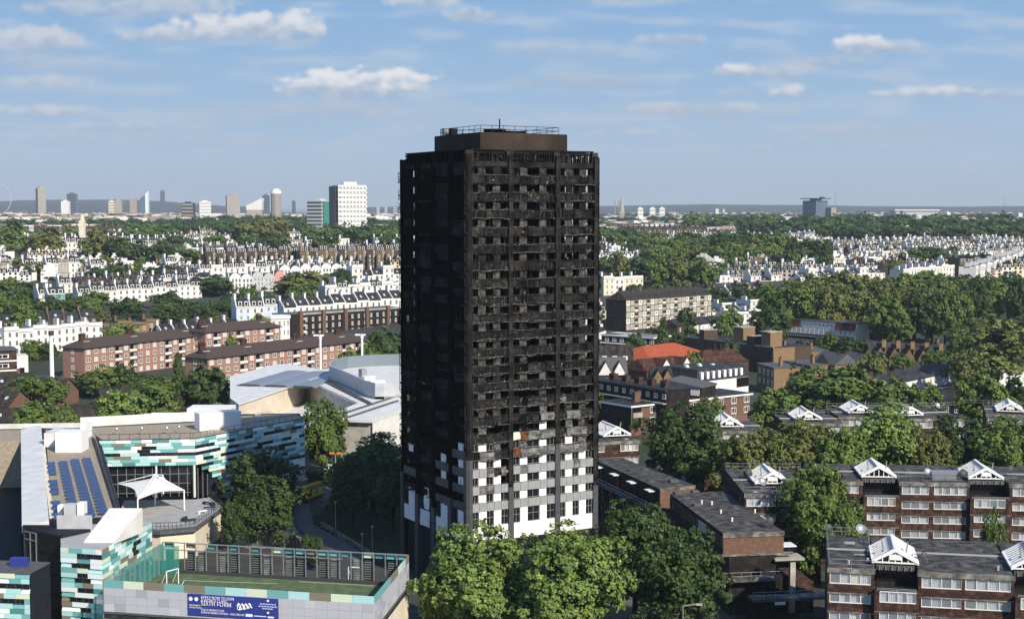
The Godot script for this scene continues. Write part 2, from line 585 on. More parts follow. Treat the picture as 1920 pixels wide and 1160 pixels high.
func build_burnt_tower() -> void:
	var near := ground(880, 215)
	var turn := deg_to_rad(30.0)
	var t := thing("burnt_tower_block", "blackened burnt-out tower block with white and grey cladding left on its lowest storeys", "tower block", Transform3D(Basis(Vector3.UP, turn), near))
	var faces := {
		"right": Transform3D.IDENTITY,
		"left": Transform3D(Basis(Vector3(0, 0, 1), Vector3.UP, Vector3(-1, 0, 0)), Vector3(0, 0, -SIDE)),
		"back": Transform3D(Basis(Vector3(-1, 0, 0), Vector3.UP, Vector3(0, 0, -1)), Vector3(SIDE, 0, -SIDE)),
		"side": Transform3D(Basis(Vector3(0, 0, -1), Vector3.UP, Vector3(1, 0, 0)), Vector3(SIDE, 0, 0))}
	# inside: floors, the lift core and the party walls of the flats
	for k in 23:
		part(t, "floor_slab", geo().box(0.45, SIDE - 0.45, FIRST - 3.95 + k * FLOOR - 0.2, FIRST - 3.95 + k * FLOOR, -SIDE + 0.45, -0.45), m.burnt)
	part(t, "lift_core", geo().box(6.5, 16.5, 0, 66, -16.5, -6.5), m.char)
	var walls := geo()
	walls.box(1.7, 6.5, 0, 66, -13.5, -13.2).box(16.5, 22.4, 0, 66, -9, -8.7)
	walls.box(7.0, 7.2, 0, 66, -6.5, -0.6).box(15.4, 15.6, 0, 66, -6.5, -0.6).box(8.2, 8.4, 0, 66, -22.4, -16.5).box(14, 14.2, 0, 66, -22.4, -16.5)
	walls.box(0.6, 6.5, 0, 66, -8.0, -7.8).box(3.6, 3.8, 0, 66, -7.8, -0.6).box(3.0, 3.2, 0, 66, -13.2, -8.0)
	part(t, "party_wall", walls, m.char)
	# lower storeys behind the cladding
	part(t, "lower_wall", geo().box(0.5, SIDE - 0.5, 0, FIRST - 3.9, -SIDE + 0.5, -0.5), m.navy)
	var r := RandomNumberGenerator.new()
	r.seed = 77
	tower_right_face(t, r)
	tower_left_face(t, faces.left, r)
	for f in ["back", "side"]:
		tower_plain_face(t, faces[f], r)
	tower_crown(t, faces, r)


func shard(r: RandomNumberGenerator, g: Geo, x0: float, x1: float, y: float, o: float, thick := 0.07) -> void:
	# a length of buckled cladding rail: short straight bits that sag and jut
	var x := x0
	var p := Vector3(x0, y + r.randf_range(-0.08, 0.08), o)
	while x < x1 - 0.1:
		var step := r.randf_range(0.5, 1.5)
		x = minf(x + step, x1)
		var q := Vector3(x, y + r.randf_range(-0.14, 0.1), o + r.randf_range(-0.06, 0.2))
		if r.randf() < 0.86:
			g.tube(p, q, thick * r.randf_range(0.6, 1.3), thick * r.randf_range(0.5, 1.2), 4, false)
		p = q


func panel_mesh(r: RandomNumberGenerator, w: float, h: float, bend: float) -> Geo:
	# a thin sheet, buckled when bend is above nought
	var g := geo()
	var nx := 3 if bend > 0 else 1
	var ny := 3 if bend > 0 else 1
	var p := []
	for yy in ny + 1:
		for xx in nx + 1:
			var j := Vector3(r.randf_range(-1, 1) * 0.06, r.randf_range(-1, 1) * 0.07, r.randf_range(-0.3, 1.0) * 0.22) * bend
			p.append(Vector3(w * xx / nx, h * yy / ny, 0.05) + j)
	for yy in ny:
		for xx in nx:
			var a: int = yy * (nx + 1) + xx
			if bend > 0.9 and r.randf() < 0.12 and (yy == 0 or yy == ny - 1):
				continue
			g.quad(p[a], p[a + 1], p[a + nx + 2], p[a + nx + 1])
			var back := Vector3(0, 0, -0.08)
			g.quad(p[a + nx + 1] + back, p[a + nx + 2] + back, p[a + 1] + back, p[a] + back)
	if bend <= 0:
		g.quad(Vector3(0, h, 0.05), Vector3(w, h, 0.05), Vector3(w, h, -0.03), Vector3(0, h, -0.03))
		g.quad(Vector3(0, 0, 0.05), Vector3(0, h, 0.05), Vector3(0, h, -0.03), Vector3(0, 0, -0.03))
		g.quad(Vector3(w, 0, -0.03), Vector3(w, h, -0.03), Vector3(w, h, 0.05), Vector3(w, 0, 0.05))
		g.quad(Vector3(0, 0, -0.03), Vector3(w, 0, -0.03), Vector3(w, 0, 0.05), Vector3(0, 0, 0.05))
	return g


func window_mesh(w: float, h: float, mullions: int, transom: float, fm: Material, gm: Material) -> ArrayMesh:
	var f := geo()
	var b := 0.07
	f.box(0, w, 0, b, -0.05, 0.05).box(0, w, h - b, h, -0.05, 0.05).box(0, b, b, h - b, -0.05, 0.05).box(w - b, w, b, h - b, -0.05, 0.05)
	for k in mullions:
		var x := w * (k + 1) / (mullions + 1)
		f.box(x - 0.035, x + 0.035, b, h - b, -0.04, 0.04)
	if transom > 0:
		f.box(b, w - b, h * transom - 0.035, h * transom + 0.035, -0.045, 0.045)
	var p := geo()
	p.quad(Vector3(b, b, -0.02), Vector3(w - b, b, -0.02), Vector3(w - b, h - b, -0.02), Vector3(b, h - b, -0.02))
	return solid([f, p], [fm, gm])


func burnt_window_mesh(r: RandomNumberGenerator, w: float, h: float) -> ArrayMesh:
	# what is left of a frame: leaning bars, a few shreds
	var f := geo()
	for k in r.randi_range(0, 2):
		var x := r.randf_range(0.05, w - 0.05)
		f.tube(Vector3(x, 0, 0), Vector3(clampf(x + r.randf_range(-0.3, 0.3), 0.03, w - 0.03), h * r.randf_range(0.7, 1.0), r.randf_range(-0.1, 0.15)), 0.05, 0.04, 4, false)
	f.tube(Vector3(0, r.randf_range(0.02, 0.15), 0), Vector3(w, r.randf_range(0.0, 0.15), 0.05), 0.055, 0.05, 4, false)
	if r.randf() < 0.5:
		f.tube(Vector3(0, h - 0.06, 0), Vector3(w, h - r.randf_range(0.05, 0.3), 0.05), 0.05, 0.05, 4, false)
	return solid([f], [m.burnt if r.randf() < 0.6 else m.ash])


func tower_right_face(t: Node3D, r: RandomNumberGenerator) -> void:
	# bays as spans along the face, each cut into window and panel
	var bays := [[0.45, 6.7, [1.15, 1.35, 1.25, 1.3, 1.2]], [7.6, 15.1, [1.25, 1.35, 2.15, 1.3, 1.45]], [16.0, 22.1, [1.1, 1.3, 1.2, 1.3, 1.2]]]
	# rows of sound cladding in every bay: for panels and for the strips below them
	var sound_panel := [[[3, 1], [3, 3], [2, 1], [2, 3], [1, 1], [1, 3], [0, 1], [0, 3], [4, 1]], [[0, 1], [0, 3], [1, 1], [1, 3], [2, 1], [2, 3], [3, 1], [3, 3], [4, 3], [5, 3]], [[0, 1], [0, 3], [1, 1], [1, 3], [2, 1], [2, 3], [3, 1], [3, 3], [4, 1]]]
	var sound_strip := [[[0, 0, 9], [1, 0, 9], [2, 0, 3], [3, 1, 3]], [[0, 0, 9], [1, 0, 9], [2, 0, 9], [3, 1, 9], [4, 2, 9], [5, 3, 4]], [[0, 0, 9], [1, 0, 9], [2, 0, 9], [3, 0, 4], [4, 1, 4], [5, 1, 3]]]
	var rails := geo()
	var ash_rails := geo()
	var inner := geo()
	var win := {}
	for w in [1.1, 1.15, 1.2, 1.25, 1.45, 2.15]:
		win[w] = window_mesh(w, 1.25, 1, 0.0, m.frame_mid, m.dark_glass)
	for bi in 3:
		var b: Array = bays[bi]
		var x0: float = b[0]
		var x1: float = b[1]
		for k in 20:
			var sill := FIRST + k * FLOOR
			# the concrete behind: a beam under each window row
			inner.box(x0, x1, sill - 1.36, sill - 0.06, -0.5, -0.12)
			var x := x0
			for j in 5:
				var w: float = b[2][j]
				if j % 2 == 1:
					var sound: bool = [k, j] in sound_panel[bi]
					if sound:
						var edge: bool = not [k + 1, j] in sound_panel[bi]
						put(t, "infill_panel", solid([panel_mesh(r, w - 0.04, 1.28, 0.5 if edge and k > 3 else 0.0)], [m.clad_white_sooty if edge else m.clad_white]), Transform3D(Basis(), Vector3(x + 0.02, sill - 0.02, -0.02)))
					else:
						var mt: Material = m.charred_panel if r.randf() < 0.7 else m.burnt
						if k > 16 and bi == 0 and j == 1 or r.randf() < 0.22:
							mt = m.ash
						if r.randf() > 0.06:
							put(t, "infill_panel", solid([panel_mesh(r, w - 0.06, 1.2, 0.35)], [mt]), Transform3D(Basis(), Vector3(x + 0.03, sill, -0.16 + r.randf_range(-0.05, 0.08))))
				else:
					if k < 4 and [k, 1] in sound_panel[bi] and not (bi == 0 and j == 4 and k > 0) and not (bi == 2 and j == 4 and k > 2):
						var o := put(t, "window", win[w], Transform3D(Basis(), Vector3(x, sill, -0.16)))
						if r.randf() < 0.4:
							put(o, "curtain", solid([geo().box(0.1, w * r.randf_range(0.35, 0.6), 0.08, 1.15, -0.1, -0.06)], [m.curtain_grey]), Transform3D())
					else:
						put(t, "burnt_window", burnt_window_mesh(r, w, 1.25), Transform3D(Basis(), Vector3(x, sill, -0.2)), "stuff")
				x += w
			# spandrel strip below the windows
			var xs := x0
			var sp := [1.25, 1.3, 1.25, 1.25, 1.2] if bi != 1 else [1.3, 1.35, 2.2, 1.3, 1.35]
			for j in 5:
				var w: float = sp[j]
				var sound := false
				for q in sound_strip[bi]:
					if q[0] == k and j >= q[1] and j < q[2]:
						sound = true
				var edge := false
				if sound:
					edge = k > 3 or (bi == 0 and k == 2 and j == 2)
				var mt: Material = m.clad_grey if sound else m.burnt
				if not sound and r.randf() < 0.12:
					mt = m.ash
				if not sound and k > 1 and k < 8:
					for q in sound_strip[bi]:
						if q[0] == k - 1 and j >= q[1] - 1 and j <= q[2] and r.randf() < 0.65:
							mt = m.ash if r.randf() < 0.6 else m.clad_grey_sooty
				if sound and (edge or k == 3 or r.randf() < 0.12):
					mt = m.clad_grey_sooty
				if bi == 1 and ((k == 4 and j == 1) or (k == 3 and j == 0)):
					mt = m.rust
				if bi == 1 and k == 4 and j == 0:
					mt = m.cream
				if sound or mt == m.rust or mt == m.cream or r.randf() < 0.72:
					var o := put(t, "spandrel_panel", solid([panel_mesh(r, w - 0.05, 1.3, 0.0 if (sound and not edge) or mt == m.rust or mt == m.cream else (0.6 if sound else 1.1))], [mt]), Transform3D(Basis(), Vector3(xs + 0.02, sill - 1.36, 0.16 if sound or mt == m.rust or mt == m.cream else -0.02)))
					if mt == m.rust:
						o.set_meta("label", "orange scorched spandrel panel")
				if k > 2 and not sound:
					for q in 2:
						var xx := xs + r.randf_range(-0.05, 0.05) + q * w * 0.5
						(rails if r.randf() < 0.6 else ash_rails).tube(Vector3(xx, sill - 1.38, 0.1), Vector3(xx + r.randf_range(-0.06, 0.06), sill - r.randf_range(0.0, 0.5), 0.14), 0.045, 0.035, 4, false)
					for q in 3:
						var at_ := Vector3(xs + r.randf() * w, sill - 1.4 + r.randf() * 2.0, r.randf_range(0.05, 0.35))
						var torn := rails if r.randf() < 0.75 else ash_rails
						torn.tri(at_, at_ + Vector3(r.randf_range(0.1, 0.4), r.randf_range(-0.3, 0.2), r.randf_range(-0.1, 0.1)), at_ + Vector3(r.randf_range(-0.2, 0.2), r.randf_range(-0.7, -0.2), r.randf_range(-0.1, 0.15)))
				xs += w
			# bent rails above and below
			if k > 2:
				shard(r, ash_rails if r.randf() < 0.55 + (0.35 if k < 12 else 0.0) else rails, x0 - 0.1, x1 + 0.1, sill - 1.3, 0.22, 0.085)
				if k < 13:
					shard(r, ash_rails, x0 + r.randf_range(0, 1.5), x1 - r.randf_range(0, 2.5), sill - 1.48, 0.2, 0.07)
				shard(r, rails if r.randf() < 0.5 else ash_rails, x0 - 0.1, x1 + 0.1, sill - 0.06, 0.15, 0.06)
				if r.randf() < 0.6:
					shard(r, rails, x0, x1, sill + 1.25, 0.05, 0.06)
				for q in r.randi_range(0, 3):
					var xx := r.randf_range(x0, x1)
					(rails if r.randf() < 0.7 else ash_rails).tube(Vector3(xx, sill - 1.35, 0.12), Vector3(xx + r.randf_range(-0.2, 0.2), sill + r.randf_range(-0.6, 0.1), r.randf_range(0.1, 0.35)), 0.05, 0.04, 4, false)
		# tall windows of the first converted floor and the white band below
		var x := x0
		for j in 5:
			var w: float = b[2][j]
			if j % 2 == 1:
				put(t, "infill_panel", solid([panel_mesh(r, w - 0.02, 2.3, 0.0)], [m.clad_white]), Transform3D(Basis(), Vector3(x + 0.01, 10.85, 0.12)))
			else:
				put(t, "window", window_mesh(w, 2.3, 1, 0.55, m.frame_mid, m.dark_glass), Transform3D(Basis(), Vector3(x, 10.85, -0.05)))
			x += w
		part(t, "white_band", geo().box(x0, x1, 8.5, 10.84, -0.3, 0.18), m.clad_white)
		for j in 4:
			put(t, "window", window_mesh((x1 - x0) / 4 - 0.15, 2.6, 1, 0.6, m.frame_dark, m.dark_glass), Transform3D(Basis(), Vector3(x0 + (x1 - x0) / 4 * j + 0.08, 5.7, -0.2)))
	part(t, "facade_beam", inner, m.burnt, "stuff")
	part(t, "cladding_rail", rails, m.burnt, "stuff")
	part(t, "scorched_rail", ash_rails, m.bent_metal, "stuff")
	# columns
	for c in [[6.7, 7.6, 16.5], [15.1, 16.0, 22.5], [22.15, 23.05, 15.3]]:
		part(t, "column", geo().box(c[0], c[1], 0, c[2], -0.6, 0.42), m.clad_dark)
		part(t, "burnt_column", geo().box(c[0] + 0.08, c[1] - 0.08, c[2], 67.2, -0.6, 0.3), m.burnt)
		var bits := geo()
		var k: float = c[2] + 0.5
		while k < 66:
			var st := r.randf_range(1.5, 4.0)
			var sd: float = c[0] + 0.1 if r.randf() < 0.6 else c[1] - 0.1
			bits.tube(Vector3(sd + r.randf_range(-0.08, 0.08), k, 0.36), Vector3(sd + r.randf_range(-0.08, 0.08), k + st, 0.4), 0.06, 0.05, 4, false)
			bits.tube(Vector3(c[0] - 0.1, k, 0.33), Vector3(c[1] + 0.1, k + r.randf_range(-0.1, 0.1), 0.36), 0.05, 0.05, 4, false)
			k += st
		part(t, "column_rail", bits, m.ash, "stuff")
	# the corner column, splayed
	var cp := [Vector3(-0.5, 0, -0.9), Vector3(-0.55, 0, 0.1), Vector3(-0.15, 0, 0.5), Vector3(0.42, 0, 0.42), Vector3(0.42, 0, -0.9)]
	for k in 6:
		part(t, "corner_column_panel", geo().prism(cp, k * 3.55, k * 3.55 + 3.52), m.clad_dark)
	part(t, "burnt_column", geo().prism([Vector3(-0.35, 0, -0.8), Vector3(-0.4, 0, 0.1), Vector3(-0.05, 0, 0.4), Vector3(0.36, 0, 0.34), Vector3(0.36, 0, -0.8)], 21.3, 67.2), m.burnt)
	var cr := geo()
	var y := 21.5
	while y < 65:
		var st := r.randf_range(1.2, 3.0)
		cr.tube(Vector3(0.4, y, 0.5), Vector3(0.4 + r.randf_range(-0.08, 0.08), y + st, 0.5), 0.07, 0.06, 4, false)
		cr.tube(Vector3(-0.6, y, 0.05), Vector3(0.4, y, 0.5), 0.05, 0.05, 4, false)
		cr.tube(Vector3(-0.62, y, 0.0), Vector3(-0.62 + r.randf_range(-0.15, 0.05), y + st * 0.7, 0.0), 0.05, 0.05, 4, false)
		y += st
	part(t, "corner_rail", cr, m.ash, "stuff")


func tower_left_face(t: Node3D, xf: Transform3D, r: RandomNumberGenerator) -> void:  # near-black colours here hold both char and this face's shade
	var bay := SIDE / 4.0
	var beams := geo(xf)
	var bits := geo(xf)
	var pale := geo(xf)
	# which infill panels are still white: [bay, row]
	var sound := [[0, 2], [2, 2], [2, 1], [3, 3], [3, 2], [3, 1]]
	var dark_strip := [[0, 1], [2, 2], [2, 1], [2, 0], [3, 3], [3, 2], [3, 1], [3, 0]]
	for b in 4:
		var x0 := b * bay + 0.65
		var x1 := (b + 1) * bay - 0.65
		var px := x0 + 1.75
		for k in 20:
			var sill := FIRST + k * FLOOR
			beams.box(x0 - 0.2, x1 + 0.2, sill - 1.36, sill - 0.02, -0.5, -0.14)
			# the middle of each bay is walled; slits stay open beside it
			if not [b, k] in sound:
				var wide := 1.5
				var from := px
				if b < 2 and k > 5:
					from = x0
					wide = x1 - x0 - (1.35 if b == 0 else 1.0)
				elif k > 5:
					from = x0
					wide = x1 - x0 - 0.2
				if r.randf() > 0.03:
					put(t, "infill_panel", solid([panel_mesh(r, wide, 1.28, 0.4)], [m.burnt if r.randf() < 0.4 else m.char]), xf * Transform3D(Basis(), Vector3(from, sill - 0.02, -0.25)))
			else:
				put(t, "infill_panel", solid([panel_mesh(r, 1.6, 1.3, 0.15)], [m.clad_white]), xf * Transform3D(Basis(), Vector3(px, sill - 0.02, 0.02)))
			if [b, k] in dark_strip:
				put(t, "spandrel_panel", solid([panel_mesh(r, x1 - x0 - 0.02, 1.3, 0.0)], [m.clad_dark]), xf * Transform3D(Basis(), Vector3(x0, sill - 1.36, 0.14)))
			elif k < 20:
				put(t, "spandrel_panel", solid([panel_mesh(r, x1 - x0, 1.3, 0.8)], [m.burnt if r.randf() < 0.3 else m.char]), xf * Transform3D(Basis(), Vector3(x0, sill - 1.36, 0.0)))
			shard(r, bits if r.randf() < 0.8 else pale, x0, x1, sill - 1.3, 0.15, 0.06)
			for q in r.randi_range(0, 2):
				var xx := r.randf_range(x0, x1)
				bits.tube(Vector3(xx, sill - 1.2, 0.1), Vector3(xx + r.randf_range(-0.2, 0.2), sill + r.randf_range(-0.4, 0.8), r.randf_range(0.1, 0.3)), 0.05, 0.04, 4, false)
			for q in (r.randi_range(0, 3) if k < 12 else 0):
				var xx := r.randf_range(x0, x1)
				pale.tube(Vector3(xx, sill - 1.2, 0.1), Vector3(xx + r.randf_range(-0.3, 0.3), sill + r.randf_range(-0.9, 0.2), r.randf_range(0.1, 0.3)), 0.06, 0.05, 4, false)
		# white panels of the tall floor and the strip below, then navy
		if b == 1:
			put(t, "infill_panel", solid([panel_mesh(r, 1.7, 3.4, 0.8)], [m.clad_white]), xf * Transform3D(Basis(), Vector3(px - 0.1, 11.2, 0.05)))
			put(t, "white_band", solid([panel_mesh(r, 3.4, 2.6, 0.4)], [m.clad_white]), xf * Transform3D(Basis(), Vector3(x0 + 0.2, 8.4, 0.1)))
		else:
			put(t, "infill_panel", solid([panel_mesh(r, x1 - px - 0.3, 2.9, 0.0)], [m.clad_white]), xf * Transform3D(Basis(), Vector3(px, 10.85, 0.1)))
			put(t, "white_band", solid([panel_mesh(r, x1 - x0 - 0.1, 2.4, 0.0)], [m.clad_white]), xf * Transform3D(Basis(), Vector3(x0 + 0.05, 8.42, 0.12)))
			put(t, "window", window_mesh(1.6, 2.9, 0, 0.0, m.frame_dark, m.dark_glass), xf * Transform3D(Basis(), Vector3(x0 + 0.1, 10.85, -0.1)))
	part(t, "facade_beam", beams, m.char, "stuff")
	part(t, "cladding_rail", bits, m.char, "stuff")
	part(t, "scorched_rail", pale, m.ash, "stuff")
	var tops := [16.0, 13.2, 12.0, 14.5]
	for c in 4:
		var x := c * bay
		var w := 0.55
		part(t, "column", geo(xf).box(x - w + (0.5 if c == 0 else 0.0), x + w, 0, tops[c], -0.6, 0.45), m.clad_dark)
		part(t, "burnt_column", geo(xf).box(x - w + (0.55 if c == 0 else 0.1), x + w - 0.1, tops[c], 67.0, -0.6, 0.3), m.char)
	var edge := geo(xf)
	for k in 90:
		var y := r.randf_range(20.0, 65.0)
		edge.tube(Vector3(-0.1, y, 0.1), Vector3(-0.4 - r.randf_range(0.0, 0.35), y + r.randf_range(-0.5, 0.6), 0.3), 0.06, 0.05, 4, false)
		if r.randf() < 0.35:
			edge.tube(Vector3(-0.62, y, 0.2), Vector3(-0.62, y + r.randf_range(1.0, 2.4), 0.2), 0.06, 0.06, 4, false)
	part(t, "buckled_edge", edge, m.char, "stuff")


func tower_plain_face(t: Node3D, xf: Transform3D, r: RandomNumberGenerator) -> void:
	# faces turned away: the same beams and openings
	var g := geo(xf)
	for k in 20:
		var sill := FIRST + k * FLOOR
		g.box(0.3, SIDE - 0.3, sill - 1.36, sill - 0.02, -0.5, 0.0)
		for q in [[1.5, 2.3], [4.2, 5.2], [7.2, 8.4], [10.0, 12.0], [14.0, 15.5], [17.7, 18.8], [21.0, 21.8]]:
			g.box(q[0] + r.randf_range(-0.1, 0.1), q[1], sill - 0.02, sill + 1.26, -0.4, -0.1)
	for c in [0.0, 5.75, 11.5, 17.25, 22.45]:
		g.box(c, c + 0.55, 0, 67.0, -0.6, 0.35)
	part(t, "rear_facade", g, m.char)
	var edge := geo(xf)
	for k in 70:
		var y := r.randf_range(14.0, 65.0)
		edge.tube(Vector3(0.1, y, 0.2), Vector3(r.randf_range(0.0, 0.3), y + r.randf_range(-0.4, 0.5), 0.45 + r.randf_range(0.0, 0.3)), 0.06, 0.05, 4, false)
	part(t, "buckled_edge", edge, m.char, "stuff")


func tower_crown(t: Node3D, faces: Dictionary, r: RandomNumberGenerator) -> void:
	var y0 := FIRST + 20 * FLOOR - 1.36   # 65.4
	part(t, "roof_slab", geo().box(0.1, SIDE - 0.1, y0, y0 + 0.75, -SIDE + 0.1, -0.1), m.burnt)
	for f in faces:
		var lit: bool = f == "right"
		var fm: Material = m.burnt if lit else m.char  # charred all round; faces off the sun also get shade in the colour
		var band := geo(faces[f])
		band.box(0.45, SIDE - 0.45, 67.35, 67.7, -0.9, -0.5)
		part(t, "crown_beam", band, fm)
		if lit or f == "left":
			var x := 0.8
			while x < SIDE - 0.6:
				var skip := false
				for c in [7.15, 15.55]:
					if lit and absf(x - c) < 0.6:
						skip = true
				if not skip:
					part(t, "crown_fin", geo(faces[f] * Transform3D(Basis(Vector3.UP, r.randf_range(-0.3, 0.3)) * Basis(Vector3(0, 0, 1), r.randf_range(-0.09, 0.09)), Vector3(x, y0 + 0.75, -0.55))).box(-0.07, 0.07 + (0.3 if r.randf() < 0.2 else 0.0), 0, r.randf_range(1.0, 1.6), -0.2, 0.2), m.ash if lit and r.randf() < 0.25 else fm)
				x += 0.42
			for q in 14:
				var xx := r.randf_range(1.0, SIDE - 2.5)
				part(t, "crown_scrap", geo(faces[f]).tube(Vector3(xx, y0 + r.randf_range(0.8, 2.2), -0.2), Vector3(xx + r.randf_range(0.6, 1.8), y0 + r.randf_range(0.8, 2.5), -0.3), 0.09, 0.07, 5), fm)
			if not lit:
				for q in [[0.7, 5.0], [5.6, 11.0], [11.6, 16.8], [17.4, 22.2]]:
					part(t, "crown_panel", geo(faces[f]).box(q[0], q[1], y0 + 0.7, y0 + 2.4, -0.75, -0.6), fm)
	for c in [[7.15, 0.5], [15.55, 0.5], [0.3, 0.6], [22.6, 0.5]]:
		part(t, "crown_post", geo().prism([Vector3(c[0] - c[1], 0, -0.9), Vector3(c[0] - c[1], 0, -0.1), Vector3(c[0] + c[1], 0, -0.1), Vector3(c[0] + c[1], 0, -0.9)], y0 + 0.7, y0 + 2.4), m.soot_brown)
	# plant room with its rails and mast
	var pr := geo().box(4.0, 19.6, y0 + 0.7, 70.7, -19.0, -3.6)
	part(t, "plant_room", pr, m.soot_brown)
	part(t, "plant_room_hatch", geo().box(7.0, 9.5, 70.7, 71.4, -8.0, -5.5), m.char)
	part(t, "plant_room_hatch", geo().box(9.6, 13.0, 70.7, 71.1, -8.0, -5.0), m.burnt)
	part(t, "roof_tank", geo().box(8.8, 10.4, 71.1, 71.5, -7.4, -5.6), m.galvanised)
	part(t, "vent_box", geo().box(4.6, 5.4, 70.7, 71.9, -17.6, -16.6), m.galvanised)
	part(t, "vent_box", geo().box(4.8, 5.8, 70.7, 71.8, -15.6, -14.4), m.burnt)
	part(t, "mast", geo().tube(Vector3(9.0, 71.4, -6.5), Vector3(9.0, 73.0, -6.5), 0.12, 0.1), m.burnt)
	var rail := geo()
	for y in [71.25, 71.8]:
		for e in [[4.6, -4.6, 18.6, -4.6], [18.6, -4.6, 18.6, -18.0], [4.6, -18.0, 18.6, -18.0], [4.6, -4.6, 4.6, -18.0]]:
			rail.tube(Vector3(e[0], y, e[1]), Vector3(e[2], y, e[3]), 0.045, 0.045, 4, false)
	for k in 8:
		for e in [[4.6 + k * 2.0, -4.6], [4.6 + k * 2.0, -18.0], [4.6, -4.6 - k * 1.9], [18.6, -4.6 - k * 1.9]]:
			rail.tube(Vector3(e[0], 70.7, e[1]), Vector3(e[0], 71.85, e[1]), 0.045, 0.045, 4, false)
	part(t, "roof_railing", rail, m.frame_dark)


# ------------------------------------------------------------------ the school
func ring(pts: Array, e: float) -> Array:
	var p := []
	for q in pts:
		p.append(at(q[0], q[1], e))
	return p


func mosaic(t: Node3D, xf: Transform3D, length: float, top: float, bottom: Callable, row_h: float, r: RandomNumberGenerator, openings: Array, wide := 2.6) -> void:
	# courses of coloured cladding panels; openings are [row, from, to] in metres
	var paints := [m.teal, m.aqua, m.mint, m.olive, m.aqua, m.ice, m.ice, m.teal, m.aqua, m.teal_deep]
	var row := 0
	var y := top - row_h
	var meshes := {}
	while y > 0.0:
		var x := 0.0
		var last: Material = null
		while x < length - 0.05:
			var w := minf(snappedf(r.randf_range(wide * 0.55, wide * 1.35), 0.4), length - x)
			if length - x - w < 0.6:
				w = length - x
			if y + row_h * 0.5 < bottom.call(x + w * 0.5):
				x += w
				continue
			var open := false
			for o in openings:
				if o[0] == row and x + w * 0.5 > o[1] and x + w * 0.5 < o[2]:
					open = true
			var key := "%.2f_%s" % [w, open]
			if open:
				if not meshes.has(key):
					meshes[key] = window_mesh(w - 0.04, row_h * 0.98, 1, 0.0, m.frame_dark, m.dark_glass)
				put(t, "strip_window", meshes[key], xf * Transform3D(Basis(), Vector3(x + 0.02, y, 0.02)))
			else:
				var mt: Material = paints[r.randi() % paints.size()]
				while mt == last:
					mt = paints[r.randi() % paints.size()]
				last = mt
				var mk := key + mt.resource_name
				if not meshes.has(mk):
					meshes[mk] = solid([geo().box(0.015, w - 0.015, 0.015, row_h - 0.015, -0.04, 0.06)], [mt])
				var tip := -0.35 if r.randf() < 0.18 else 0.0
				put(t, "cladding_panel", meshes[mk], xf * Transform3D(Basis(Vector3.RIGHT, tip), Vector3(x, y, 0.03 + r.randf_range(0, 0.03))))
			x += w
		row += 1
		y -= row_h


